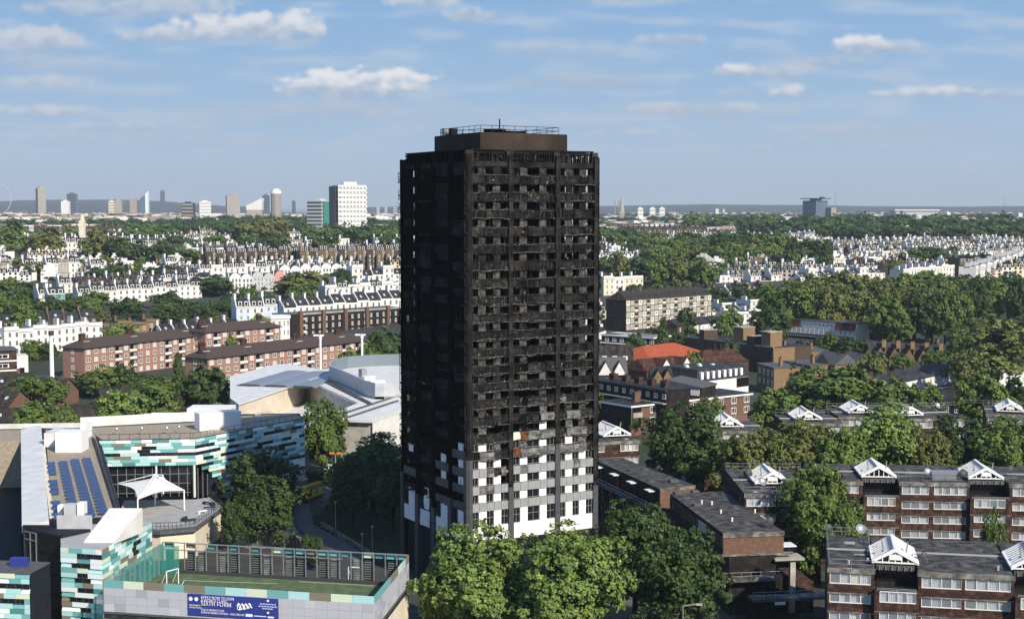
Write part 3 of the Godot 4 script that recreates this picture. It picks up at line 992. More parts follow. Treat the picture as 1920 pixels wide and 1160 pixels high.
func build_school() -> void:
	var r := RandomNumberGenerator.new()
	r.seed = 41
	var t := thing("school_building", "school with teal, aqua and olive panels, glazed courtyard and rooftop solar panels", "school")
	var e := 15.0
	# west wing
	part(t, "wing", geo().prism(ring([[42, 800], [178, 806], [186, 830], [228, 970], [98, 972], [92, 986], [42, 984]], e), 0, e - 0.05), m.navy)
	part(t, "roof_deck", geo().prism(ring([[84, 805], [176, 812], [224, 968], [98, 972]], e), e - 0.04, e), m.roof_tan)
	var strip := geo()
	var sp := ring([[38, 806], [76, 799], [91, 983], [40, 983]], e)
	strip.prism(sp, e - 1.2, e, [e + 0.1, e + 0.5, e + 0.5, e + 0.1])
	part(t, "white_parapet", strip, m.roof_white)
	part(t, "cream_kerb", geo().prism(ring([[76, 828], [82, 826], [100, 972], [92, 972]], e), e, e + 0.25), m.cream)
	part(t, "edge_fascia", geo().prism(ring([[172, 822], [190, 826], [233, 970], [219, 970]], e), e - 2.6, e, [e + 0.5, e - 0.9, e - 0.9, e + 0.5]), m.slate)
	# solar panels in four rows
	for row in [[[94, 866], [107, 972], 11], [[117, 864], [138, 958], 15], [[139, 860], [170, 968], 20], [[161, 858], [194, 964], 20]]:
		var a := at(row[0][0], row[0][1], e + 0.4)
		var b := at(row[1][0], row[1][1], e + 0.4)
		var xf := frame(a, b)
		var step: float = flat(a, b) / row[2]
		var sg := solid([geo().box(0.05, step * 0.55, 0, 0.05, -0.7, 0.7)], [m.solar])
		for k in row[2]:
			if row[2] == 11 and k in [3, 7]:
				continue
			put(t, "solar_panel", sg, xf * Transform3D(Basis(Vector3(0, 0, 1), -0.12), Vector3(step * k, 0, 0)))
	# roof boxes on the west wing
	var boxes := [[103, 152, 848, 3.6, 4.5, m.white_clean], [82, 100, 838, 2.6, 6.0, m.roof_white], [150, 161, 822, 2.8, 4.0, m.white_clean], [107, 117, 963, 1.2, 1.2, m.white_clean], [119, 144, 967, 1.6, 1.5, m.pale_grey], [144, 157, 968, 1.9, 1.6, m.white_clean]]
	for b in boxes:
		var p := at(b[0], b[2], e)
		var q := at(b[1], b[2], e)
		part(t, "roof_box", geo(frame(p, q)).box(0, flat(p, q), 0, b[3], -b[4], 0), b[5])
	var pw := at(106, 998, 14.0)
	part(t, "plant_screen", geo(frame(pw, at(172, 998, 14.0))).box(0, 4.9, 0, 2.4, -0.2, 0), m.pale_grey)
	# back wing
	var a := at(184, 826, e)
	var b := at(365, 823, e)
	var c := at(570, 785, e)
	var back := ring([[430, 776], [365, 789], [150, 800], [-40, 803]], e)
	part(t, "wing", geo().prism([a + Vector3(0.2, 0, -0.3), b + Vector3(0, 0, -0.4), c + Vector3(-0.2, 0, -0.3), at(560, 774, e), at(430, 776, e), at(365, 789, e), at(150, 800, e), at(150, 815, e)], 10.2, e - 0.05), m.navy)
	part(t, "roof_deck", geo().prism([at(190, 824, e), at(365, 821, e), at(566, 784, e), at(556, 776, e), at(430, 780, e), at(365, 792, e), at(160, 802, e)], e - 0.04, e), m.roof_tan)
	part(t, "roof_deck", geo().prism(ring([[-40, 806], [40, 806], [40, 826], [-40, 828]], e), 6, e), m.roof_tan)
	for k in 3:
		var p: Vector3 = back[k]
		var q: Vector3 = back[k + 1]
		part(t, "white_parapet", geo(frame(q, p)).box(0, flat(p, q), -0.2, 1.9 if k < 2 else 0.8, -0.3, 0), m.roof_white)
	for q in [[374, 452, 808, 3.4, 3.5], [283, 372, 790, 1.8, 0.6], [266, 282, 789, 1.3, 2.0], [350, 432, 776, 1.2, 6.0], [478, 486, 782, 0.9, 1.0]]:
		var p0 := at(q[0], q[2], e)
		var p1 := at(q[1], q[2] - (6 if q[0] == 374 else 0), e)
		part(t, "roof_box", geo(frame(p0, p1)).box(0, flat(p0, p1), 0, q[3], -q[4], 0), m.white_clean)
	for q in [[170, 805], [218, 804], [265, 803], [312, 802], [335, 800]]:
		var p := at(q[0], q[1], e + 1.2)
		part(t, "wall_lamp", geo().dome(p, 0.35, 4, 8), m.galvanised)
	var lf := flat(a, b)
	var fx := frame(a, b)
	fx.origin.y = 0
	mosaic(t, fx, lf, e, func(_x): return 10.0, 0.625, r, [[3, 3, 5], [3, 7.5, 10], [4, 1.0, 5.0], [4, 7, 18], [2, 7, 10]], 2.8)
	# glazed hall under it
	part(t, "dark_hall", geo(fx).box(0, lf, 3.5, 10.1, -9, -1.6), m.shade_black)  # black block standing in for the unlit hall
	for k in 11:
		for j in 3:
			part(t, "glazing_pane", geo(fx).box(k * lf / 11 + 0.05, (k + 1) * lf / 11 - 0.05, 4.6 + j * 1.82, 6.36 + j * 1.82, -1.0, -0.95), m.dark_glass)
		part(t, "mullion", geo(fx).box(k * lf / 11 - 0.06, k * lf / 11 + 0.06, 3.8, 10.0, -1.05, -0.85), m.galvanised)
	for j in 4:
		part(t, "transom", geo(fx).box(0, lf, 4.5 + j * 1.82, 4.6 + j * 1.82, -1.04, -0.86), m.galvanised)
	part(t, "steel_column", geo(fx).tube(Vector3(lf * 0.59, 3.8, 0.0), Vector3(lf * 0.59, 10, 0.0), 0.22, 0.22, 8), m.roof_white)
	part(t, "steel_column", geo(fx).tube(Vector3(lf - 0.2, 3.8, 0.3), Vector3(lf - 0.2, 10, 0.3), 0.25, 0.25, 8), m.roof_white)
	# the long east front
	var le := flat(b, c)
	var ex := frame(b, c)
	ex.origin.y = 0
	var open := []
	for k in 8:
		var s := r.randf_range(0.2, 2.5)
		while s < le - 2.0:
			var run := r.randf_range(2.0, 5.5)
			open.append([2 + 2 * k + (1 if r.randf() < 0.15 else 0), s, minf(s + run, le - 0.5)])
			s += run + r.randf_range(1.6, 4.5)
	mosaic(t, ex, le, e, func(x): return lerpf(10.0, 3.4, clampf((x - 1.0) / 9.0, 0.0, 1.0)), 0.625, r, open, 2.6)
	part(t, "wing", geo(ex).box(4.0, le - 0.2, 3.2, 10.1, -12, -0.3), m.navy)
	for k in 7:
		part(t, "mullion", geo(ex).box(k * 1.3, k * 1.3 + 0.12, 3.0, 10.0 - k * 0.8, -0.9, -0.7), m.galvanised)
	part(t, "soffit_band", geo(ex).box(8.0, le, 2.2, 3.3, -12, 0.1), m.stone)
	part(t, "ground_floor", geo(ex).box(9.0, le - 2, 0, 2.2, -11, -1.2), m.shade_black)  # black block in place of the shaded ground floor
	# roof-edge rail
	var rail := geo()
	for s in [[fx, lf], [ex, le]]:
		var k := 0.0
		while k < s[1]:
			rail.xf = s[0]
			rail.tube(Vector3(k, e, -0.5), Vector3(k, e + 1.1, -0.5), 0.05, 0.05, 4, false)
			k += 1.9
		rail.tube(Vector3(0, e + 1.1, -0.5), Vector3(s[1], e + 1.1, -0.5), 0.05, 0.05, 4, false)
	part(t, "roof_railing", rail, m.frame_dark)
	# terrace
	var edge := [[226, 955], [240, 992], [300, 996], [365, 990], [418, 952], [392, 932], [365, 936], [232, 938]]
	part(t, "terrace_wall", geo().prism(ring(edge, 5.0), 0, 4.95), m.cream)
	part(t, "terrace_deck", geo().prism(ring(edge, 5.0), 4.95, 5.0), m.felt_light)
	part(t, "terrace_kerb", geo().prism(ring([[240, 990], [300, 994], [365, 988], [418, 950], [418, 954], [366, 992], [300, 998], [240, 994]], 5.0), 4.6, 5.12), m.slate_light)
	var tr := geo()
	var pts := ring([[242, 988], [270, 992], [300, 992], [330, 991], [364, 986], [382, 974], [400, 962], [416, 950], [404, 942], [392, 934]], 5.1)
	for k in pts.size() - 1:
		for y in [0.5, 1.1]:
			tr.tube(pts[k] + Vector3(0, y, 0), pts[k + 1] + Vector3(0, y, 0), 0.05, 0.05, 4, false)
		for j in 4:
			var p: Vector3 = pts[k].lerp(pts[k + 1], j / 4.0)
			tr.tube(p, p + Vector3(0, 1.1, 0), 0.045, 0.045, 4, false)
	part(t, "terrace_railing", tr, m.frame_dark)
	for q in [[345, 975], [356, 978], [378, 962], [392, 955], [400, 948], [388, 946]]:
		part(t, "terrace_bench", geo(Transform3D(Basis(Vector3.UP, r.randf() * 3.0), at(q[0], q[1], 5.0))).box(-1.0, 1.0, 0.35, 0.5, -0.3, 0.3).box(-0.9, -0.7, 0, 0.35, -0.25, 0.25).box(0.7, 0.9, 0, 0.35, -0.25, 0.25), m.white_clean if r.randf() < 0.4 else m.slate)
	# front block
	var h := 14.0
	var hl := at(113, 1026, h)
	var hn := at(190, 1031, h)
	var hr := at(283, 980, h)
	part(t, "front_block", geo().prism([hl + Vector3(0.2, 0, -0.3), hn + Vector3(-0.1, 0, -0.4), hr + Vector3(-0.3, 0, 0), at(240, 965, h), at(112, 985, h)], 0, h - 0.05), m.navy)
	part(t, "front_roof", geo().prism([hl, hn, hr, at(240, 965, h), at(112, 985, h)], h - 0.045, h + 0.12), m.felt_light)
	var x1 := frame(hl, hn)
	x1.origin.y = 0
	mosaic(t, x1, flat(hl, hn), h, func(_x): return -1.0, 0.66, r, [[1, 2, 5], [3, 2, 5], [5, 2, 5], [6, 2, 5.0], [8, 2, 5], [10, 2, 5], [12, 2, 5], [14, 2, 5]], 2.0)
	var x2 := frame(hn, hr)
	x2.origin.y = 0
	mosaic(t, x2, flat(hn, hr), h, func(_x): return -1.0, 0.66, r, [[2, 9.5, 12.5], [3, 9.5, 12.5], [4, 9.5, 12.5]], 2.4)
	var wl := at(142, 1024, h)
	part(t, "sloped_roof_box", geo().prism([Vector3(-57.8, 0, -191.5), Vector3(-53.6, 0, -191.5), Vector3(-51.6, 0, -198.5), Vector3(-56.2, 0, -198.5)], h, h + 1, [h + 0.3, h + 0.3, h + 3.4, h + 3.4]), m.roof_white)
	# glazed stair
	var sl := at(40, 988, 14.6)
	var sr := at(113, 1003, 14.6)
	var sx := frame(sl, sr)
	sx.origin.y = 0
	var sw := flat(sl, sr)
	part(t, "glazed_stair", geo(sx).box(0, sw, 0, 14.5, -5, -0.1), m.navy)
	for j in 5:
		for k in 3:
			part(t, "glazing_pane", geo(sx).box(k * sw / 3 + 0.06, (k + 1) * sw / 3 - 0.06, 0.5 + j * 2.8, 3.1 + j * 2.8, -0.08, -0.03), m.dark_glass)
	part(t, "stair_window_frame", geo(sx).box(0.5, 0.65, 9.2, 14.2, 0, 0.12).box(1.8, 1.92, 9.2, 14.2, 0, 0.12).box(3.1, 3.25, 9.2, 14.2, 0, 0.12).box(0.65, 3.1, 9.2, 9.35, 0, 0.12).box(0.65, 3.1, 13.0, 13.12, 0, 0.12).box(0.65, 3.1, 14.06, 14.2, 0, 0.12), m.galvanised)
	# low block at the left edge
	var il := at(-60, 1072, 12.0)
	var ir := at(54, 1076, 12.0)
	var ix := frame(il, ir)
	ix.origin.y = 0
	var iw := flat(il, ir)
	part(t, "low_block", geo(ix).box(0, iw, 0, 11.95, -6, -0.3), m.navy)
	part(t, "low_roof", geo(ix).box(0, iw, 11.95, 12.1, -6, 0.05), m.slate_light)
	mosaic(t, ix, iw, 12.0, func(_x): return -1.0, 0.66, r, [[2, 0, 7.4], [5, 0, 7.4], [9, 0, 7.4]], 2.2)
	part(t, "court_roof", geo().prism(ring([[-60, 870], [38, 880], [40, 1060], [-60, 1066]], 6.0), 0, 6.0), m.navy)
	part(t, "roof_box", geo(ix).box(iw - 4.2, iw - 2.0, 12.1, 13.2, -4.0, -3.0), m.banner_blue)
	build_canopy()
	build_court(r)


func build_canopy() -> void:
	var mast := at(290, 948, 5.0)
	var t := thing("tent_canopy", "white tensile tent canopy on four posts over the school terrace", "canopy", Transform3D(Basis(), mast))
	var top := Vector3(0, 5.9, 0)
	var fl := at(258, 974, 5.0) - mast
	var rt := at(345, 956, 5.0) - mast
	var lf := at(222, 942, 5.0) - mast
	var bk := (rt + lf) - fl
	var corners := [fl, rt, bk, lf]
	var g := geo()
	for k in 4:
		var p: Vector3 = corners[k] + Vector3(0, 3.5, 0)
		var q: Vector3 = corners[(k + 1) % 4] + Vector3(0, 3.5, 0)
		var n := 8
		for i in n:
			for j in n:
				var s := []
				for d in [[i, j], [i + 1, j], [i + 1, j + 1], [i, j + 1]]:
					var u: float = float(d[0]) / n
					var w: float = float(d[1]) / n
					var rim := p.lerp(q, w)
					rim -= (rim - Vector3(0, rim.y, 0)) * 0.22 * sin(PI * w)
					var base := Vector3(0, 0, 0).lerp(rim, u)
					base.y = lerpf(5.3, 3.5 + 0.25 * sin(PI * w), pow(u, 0.55))
					s.append(base)
				g.quad(s[0], s[1], s[2], s[3])
	part(t, "canopy_sheet", g, m.white_clean)
	part(t, "mast", geo().tube(Vector3.ZERO, top, 0.16, 0.12, 8), m.white_clean)
	for c in corners:
		if c == lf:
			continue
		part(t, "post", geo().tube(c, c + Vector3(0, 3.7, 0), 0.15, 0.13, 8), m.white_clean)
	for c in corners:
		part(t, "strut", geo().tube(top - Vector3(0, 0.1, 0), c + Vector3(0, 3.6, 0), 0.11, 0.09, 6), m.white_clean)


func build_court(r: RandomNumberGenerator) -> void:
	var top := 12.3
	var fl := at(193, 1087, top)
	var fr := at(701, 1118, top)
	var br := at(766, 1040, top)
	var bl := at(305, 1015, top)
	var t := thing("rooftop_sports_court", "sports hall with a green caged pitch on its roof and pale screens along its front", "sports court")
	part(t, "hall", geo().prism([fl, fr, br, bl], 0, 7.3), m.cream)
	part(t, "pitch", geo().prism([fl, fr, br, bl], 7.95, 8.0), m.pitch)
	part(t, "pitch_deck", geo().prism([fl, fr, br, bl], 7.35, 7.94), m.slate)
	var paints := [m.teal, m.mint, m.olive, m.teal, m.olive, m.teal, m.aqua, m.mint, m.teal, m.aqua, m.olive, m.mint, m.aqua]
	var greys := []
	for k in 4:
		greys.append(mat("screen_%d" % k, lin(0.36 + 0.05 * k, 0.37 + 0.05 * k, 0.42 + 0.05 * k), 0.5))
	# front and right screens
	for side in [[fl, fr, 13, 24], [fr, br, 9, 14]]:
		var x := frame(side[0], side[1])
		x.origin.y = 0
		var w := flat(side[0], side[1])
		for k in side[2]:
			var pm: Material = paints[k % paints.size()] if side[2] == 13 else paints[(k * 5 + 3) % paints.size()]
			part(t, "colour_panel", geo(x).box(w * k / side[2] + 0.02, w * (k + 1) / side[2] - 0.02, 11.35, top, -0.05, 0.05), pm)
		for k in side[3]:
			for j in 3:
				part(t, "screen_panel", geo(x).box(w * k / side[3] + 0.012, w * (k + 1) / side[3] - 0.012, 8.3 + j * 1.02, 9.3 + j * 1.02, -0.05, 0.04), greys[(r.randi() % 4) if r.randf() < 0.45 else 2])
		part(t, "screen_sill", geo(x).box(0, w, 8.05, 8.26, -0.1, 0.15), m.slate_light)
	# back cage seen from inside
	var x := frame(bl, br)
	x.origin.y = 0
	var w := flat(bl, br)
	var n := 22
	for k in n:
		var x0 := w * k / n
		var x1 := w * (k + 1) / n
		part(t, "cage_post", geo(x).box(x0 - 0.06, x0 + 0.06, 8, top, 0.0, 0.14), m.galvanised)
		if k % 3 != 1:
			part(t, "screen_panel", geo(x).box(x0 + 0.25, x1 - 0.2, 8.1, 11.2, -0.35, -0.3), m.concrete if k % 2 else m.slate)
			var sl := geo(x)
			for j in 9:
				sl.box(x0 + 0.25, x1 - 0.2, 8.3 + j * 0.32, 8.38 + j * 0.32, -0.28, -0.2)
			part(t, "ladder_slats", sl, m.galvanised, "stuff")
		if k % 2 == 0 or r.randf() < 0.4:
			var pm: Material = [m.teal, m.olive, m.teal_deep, m.mint, m.teal][r.randi() % 5]
			part(t, "colour_panel", geo(x).box(x0 + 0.1, x1 - 0.1, 11.5, 12.25, -0.35, -0.25), pm)
	part(t, "cage_rail", geo(x).box(0, w, 12.2, 12.32, 0.0, 0.15).box(0, w * 0.74, 11.2, 11.32, 0.15, 0.25), m.galvanised)
	part(t, "kick_board", geo(x).box(0, w, 8.0, 8.5, 0.2, 0.3), m.frame_dark)
	# left side net
	var y := frame(fl, bl)
	y.origin.y = 0
	var v := flat(fl, bl)
	for k in 12:
		part(t, "net_sheet", geo(y).box(v * k / 12 + 0.05, v * (k + 1) / 12 - 0.05, 8.05, top - 0.1, -0.03, 0.0), m.mesh_teal if k > 1 else m.mesh_clear)
		part(t, "cage_post", geo(y).box(v * k / 12 - 0.06, v * k / 12 + 0.06, 8, top, -0.07, 0.07), m.galvanised)
	part(t, "net_sheet", geo(x).box(0.2, 3.0, 8.05, top - 0.2, 1.2, 1.23), m.mesh_teal)
	# lines and goals
	var li := geo()
	var c0 := at(345, 1090, 8.0)
	for q in [[345, 1088, 520, 1094], [345, 1088, 338, 1100], [560, 1090, 700, 1098]]:
		var p0 := at(q[0], q[1], 8.0)
		var p1 := at(q[2], q[3], 8.0)
		li.xf = frame(p0, p1)
		li.box(0, flat(p0, p1), 0.006, 0.012, -0.06, 0.06)
	part(t, "pitch_line", li, m.mint)
	for q in [[312, 1100, 334, 1094], [653, 1091, 675, 1092]]:
		var p0 := at(q[0], q[1], 8.0)
		var p1 := at(q[2], q[3], 8.0)
		var wd := flat(p0, p1)
		part(t, "goal_frame", geo(frame(p0, p1)).tube(Vector3(0, 0, 0), Vector3(0, 2.1, 0), 0.07, 0.07).tube(Vector3(wd, 0, 0), Vector3(wd, 2.1, 0), 0.07, 0.07).tube(Vector3(0, 2.1, 0), Vector3(wd, 2.1, 0), 0.07, 0.07).tube(Vector3(0, 2.1, 0), Vector3(0, 0, -1.2), 0.04, 0.04).tube(Vector3(wd, 2.1, 0), Vector3(wd, 0, -1.2), 0.04, 0.04), m.white_clean)
	build_banner(fl, fr)


func build_banner(a: Vector3, b: Vector3) -> void:
	var s0 := along(a, b, 352)
	var s1 := along(a, b, 522)
	var x := frame(a, b)
	var w := s1 - s0
	var t := thing("school_banner", "long blue school banner with white lettering fixed to the sports hall front", "banner", x * Transform3D(Basis(), Vector3(s0, -3.75, 0.1)))
	var h := 2.75
	part(t, "banner_sheet", geo().box(0, w, 0, h, 0, 0.06), m.banner_blue)
	var font := SystemFont.new()
	font.font_names = PackedStringArray(["Droid Sans"])
	for q in [["APPLY NOW TO JOIN", 1.75, 2.2, 0.36], ["A WORLD CLASS", 1.75, 1.82, 0.36], ["SIXTH FORM", 1.75, 1.28, 0.55], ["CHECK WEBSITE FOR", 1.75, 0.72, 0.25], ["OPEN EVENING DETAILS - KAA.ORG.UK", 1.75, 0.38, 0.25], ["Kensington", 0.2, 1.25, 0.22], ["Aldridge Academy", 0.2, 1.0, 0.16]]:
		var tm := TextMesh.new()
		tm.text = q[0]
		tm.font = font
		tm.font_size = 48
		tm.pixel_size = q[3] / 36.0
		tm.depth = 0.02
		tm.curve_step = 4.0
		tm.horizontal_alignment = HORIZONTAL_ALIGNMENT_LEFT
		tm.vertical_alignment = VERTICAL_ALIGNMENT_BOTTOM
		tm.material = m.white_clean
		put(t, "lettering", tm, Transform3D(Basis(), Vector3(q[1], q[2] - 0.1, 0.08)))
	for k in 2:
		part(t, "badge", geo().tube(Vector3(0.4 + k * 0.75, 2.1, 0.06), Vector3(0.4 + k * 0.75, 2.1, 0.09), 0.26, 0.26, 10), m.white_clean)
	# handwritten flourish, the small lines, the sponsors' strip
	var fl := geo()
	var last := Vector3.ZERO
	for k in 40:
		var u := k / 39.0
		var p := Vector3(6.6 + u * 1.9 + 0.18 * sin(k * 1.9), 1.45 + 0.5 * sin(k * 1.3) * (1.0 - 0.4 * u) + 0.25 * u, 0.09)
		if k:
			fl.tube(last, p, 0.045, 0.045, 4, false)
		last = p
	part(t, "flourish", fl, m.white_clean)
	for q in [[9.6, 1.95, 2.2], [9.4, 1.65, 2.6], [9.9, 1.38, 1.6]]:
		var k: float = q[0]
		while k < q[0] + q[2] - 0.2:
			part(t, "small_print", geo().box(k, k + 0.28, q[1], q[1] + 0.13, 0.062, 0.075), m.pale_blue)
			k += 0.36
	for q in [[10.65, 2.45], [10.65, 0.95]]:
		part(t, "badge", geo().tube(Vector3(q[0], q[1], 0.06), Vector3(q[0], q[1], 0.09), 0.15, 0.15, 8), m.white_clean)
	for q in [[7.7, 8.6, 0.3, 0.65], [10.6, 11.4, 0.3, 0.5], [8.8, 10.4, 0.4, 0.5]]:
		if q[1] <= w:
			part(t, "sponsor_plate", geo().box(q[0], q[1], q[2], q[3], 0.062, 0.08), m.white_clean)
	part(t, "crest", geo().prism([Vector3(w - 0.75, 0, -0.09), Vector3(w - 0.35, 0, -0.09), Vector3(w - 0.35, 0, -0.062), Vector3(w - 0.75, 0, -0.062)], 0.35, 0.95), m.white_clean)


# ------------------------------------------------------------------ the leisure centre
func build_leisure_centre() -> void:
	var t := thing("leisure_centre", "white-roofed leisure centre with cream walls, louvred end and rounded rooftop plant screen", "leisure centre")
	var e := 12.0
	part(t, "lower_roof", geo().prism(ring([[440, 775], [520, 803], [622, 803], [650, 780], [600, 745], [575, 725], [450, 762]], 6.0), 0, 6.0), m.roof_white)
	part(t, "west_hall", geo().prism(ring([[573, 713], [447, 757], [432, 745], [432, 706], [516, 684], [546, 683], [602, 694]], e), 0, e - 0.3), m.beige)
	part(t, "west_roof", geo().prism(ring([[574, 714], [447, 758], [431, 746], [431, 705], [516, 683], [546, 682], [602, 693]], e), e - 0.28, e), m.roof_white)
	part(t, "east_hall", geo().prism(ring([[573, 713], [670, 756], [622, 776], [638, 786], [697, 788], [760, 765], [760, 690], [602, 694]], e), 0, e - 0.4), m.stone)
	part(t, "east_roof", geo().prism(ring([[573, 712], [671, 757], [621, 777], [638, 787.5], [697, 789.5], [762, 766], [762, 689], [602, 693]], e), e - 0.38, e + 0.25), m.roof_white)
	part(t, "end_wall", geo(frame(at(698, 789, e), at(760, 766, e))).box(0.2, flat(at(698, 789, e), at(760, 766, e)), -12, -0.45, -0.1, 0.08), m.white)
	part(t, "wedge_wall", geo().prism(ring([[476, 753], [526, 781], [468, 783]], 8.5), 0, 8.5), m.beige)
	# barrel rooflights
	var a := at(438, 724, e)
	var b := at(547, 693, e)
	var d := at(474, 743, e)
	var wide := flat(a, d)
	var x := frame(a, b)
	for k in 3:
		var g := geo(x)
		var w := wide / 3.0
		for s in 8:
			var u := PI * s / 8
			var v := PI * (s + 1) / 8
			var z0 := w * k + w * 0.5
			var r0 := w * 0.49
			g.quad(Vector3(1.0, 0.05 + sin(v) * r0 * 0.14, z0 - cos(v) * r0), Vector3(1.0, 0.05 + sin(u) * r0 * 0.14, z0 - cos(u) * r0), Vector3(flat(a, b) * 0.86, 0.05 + sin(u) * r0 * 0.14, z0 - cos(u) * r0), Vector3(flat(a, b) * 0.86, 0.05 + sin(v) * r0 * 0.14, z0 - cos(v) * r0))
		part(t, "barrel_rooflight", g, mat("rooflight_grey", lin(0.2, 0.23, 0.28), 0.4))
		part(t, "rooflight_end", geo(x).box(0.7, 1.0, 0.0, w * 0.07, w * k + w * 0.2, w * k + w * 0.8), m.frame_dark)
	# rounded plant screen
	var rim := [[617, 711], [620, 714], [640, 722], [660, 731], [680, 741], [690, 745], [703, 748], [720, 748], [738, 746], [775, 739], [775, 688], [700, 690], [650, 694], [628, 700], [618, 706]]
	var p := ring(rim, e + 0.3)
	var wall := geo()
	var inside := geo()
	for k in p.size():
		var u: Vector3 = p[k]
		var v: Vector3 = p[(k + 1) % p.size()]
		var up := Vector3(0, 4.0, 0)
		wall.quad(u, v, v + up, u + up)
		var n := (v - u).cross(Vector3.UP).normalized() * -0.3
		inside.quad(v + n, u + n, u + n + up, v + n + up)
		wall.quad(u + up, v + up, v + n + up, u + n + up)
	part(t, "plant_screen", wall, m.pale_grey)
	part(t, "plant_screen_lining", inside, mat("lattice_grey", lin(0.25, 0.3, 0.36), 0.6, "fine", 0.5))
	part(t, "plant_deck", geo().prism(p, e + 0.3, e + 0.9), m.roof_white)
	for q in [[690, 722, 3.4, 3.0], [705, 728, 3.0, 4.0], [680, 712, 4.2, 1.5]]:
		var c := at(q[0], q[1], e + 0.9)
		part(t, "plant_unit", geo(Transform3D(Basis(Vector3.UP, 0.5), c)).box(-q[3] / 2, q[3] / 2, 0, q[2] * 0.7, -1.2, 1.2), m.white_clean if q[3] > 2 else m.galvanised)
	part(t, "dark_roof_strip", geo().prism(ring([[612, 712], [690, 752], [700, 758], [694, 760], [606, 716]], e + 0.3), e + 0.2, e + 0.45), m.felt)  # dark felt strip beside the foot of the plant screen
	for q in [[[655, 783], [748, 752]], [[640, 778], [740, 745]]]:
		var c0 := at(q[0][0], q[0][1], e + 0.3)
		var c1 := at(q[1][0], q[1][1], e + 0.3)
		part(t, "roof_channel", geo(frame(c0, c1)).box(0, flat(c0, c1), 0, 0.25, -0.7, 0), m.slate_light)
	# louvres
	var l0 := at(640, 788, e - 0.4)
	var l1 := at(697, 789, e - 0.4)
	var lx := frame(l0, l1)
	var lw := flat(l0, l1)
	part(t, "louvre_recess", geo(lx).box(0, lw, -10, -0.1, -0.6, 0.02), m.slate)
	for k in 24:
		part(t, "louvre_blade", geo(lx).box(lw * k / 24, lw * k / 24 + 0.1, -9.8, -0.1, 0.05, 0.45), m.galvanised)
	part(t, "undercroft", geo(lx).box(0.4, lw - 0.4, -11.9, -10.05, -2.0, 0.0), m.shade_black)  # black block for the shade below the louvres


# ------------------------------------------------------------------ brown brick finger blocks with gabled rooflights
func pleats(w: float, h: float, r: RandomNumberGenerator) -> Geo:
	var g := geo()
	var n := maxi(3, int(w / 0.12))
	var last := Vector3(0, 0, 0)
	for k in n + 1:
		var p := Vector3(w * k / n, 0, 0.05 * (k % 2) + r.randf_range(-0.015, 0.015))
		if k:
			var l := last + Vector3(r.randf_range(-0.01, 0.01), 0, 0)
			g.quad(Vector3(l.x, 0, l.z), p, p + Vector3(0, h, 0), Vector3(l.x, h, l.z))
		last = p
	return g


func casement(t: Node3D, xf: Transform3D, w: float, h: float, panes: int, r: RandomNumberGenerator, fancy := "") -> void:
	var key := "casement_%.2f_%.2f_%d" % [w, h, panes]
	if not shared.has(key):
		var f := geo()
		f.box(0, w, 0, 0.1, -0.1, 0.06).box(0, w, h - 0.08, h, -0.1, 0.06).box(0, 0.08, 0.1, h - 0.08, -0.1, 0.05).box(w - 0.08, w, 0.1, h - 0.08, -0.1, 0.05)
		for k in range(1, panes):
			f.box(w * k / panes - 0.04, w * k / panes + 0.04, 0.1, h - 0.08, -0.08, 0.04)
		shared[key] = solid([f], [m.frame_white])
		var p := geo().box(0.02, w / panes - 0.02, 0, h - 0.18, -0.012, 0.012)
		shared[key + "pane"] = solid([p], [m.pane])
	var o := put(t, "window", shared[key], xf)
	var back := put(o, "window_back", solid([geo().box(0.02, w - 0.02, 0.05, h - 0.03, -0.42, -0.4)], [m.shade_black]))  # black backing for the unlit room
	var pw := w / panes
	for k in panes:
		put(o, "pane", shared[key + "pane"], Transform3D(Basis(), Vector3(pw * k, 0.1, -0.03)))
		if r.randf() < 0.76:
			var roll := r.randf()
			var mt: Material = m.curtain if roll < 0.62 else (m.curtain_grey if roll < 0.9 else m.cream)
			if fancy == "orange" and k == panes - 1:
				mt = m.curtain_orange
			if fancy == "orange" and k == panes - 2:
				mt = m.curtain_red
			var cw := pw * (r.randf_range(0.82, 0.96) if r.randf() < 0.7 else r.randf_range(0.4, 0.7))
			var drop := h - 0.2
			put(o, "curtain", solid([pleats(cw, drop, r)], [mt]), Transform3D(Basis(), Vector3(pw * k + 0.03, 0.1, -0.26)))


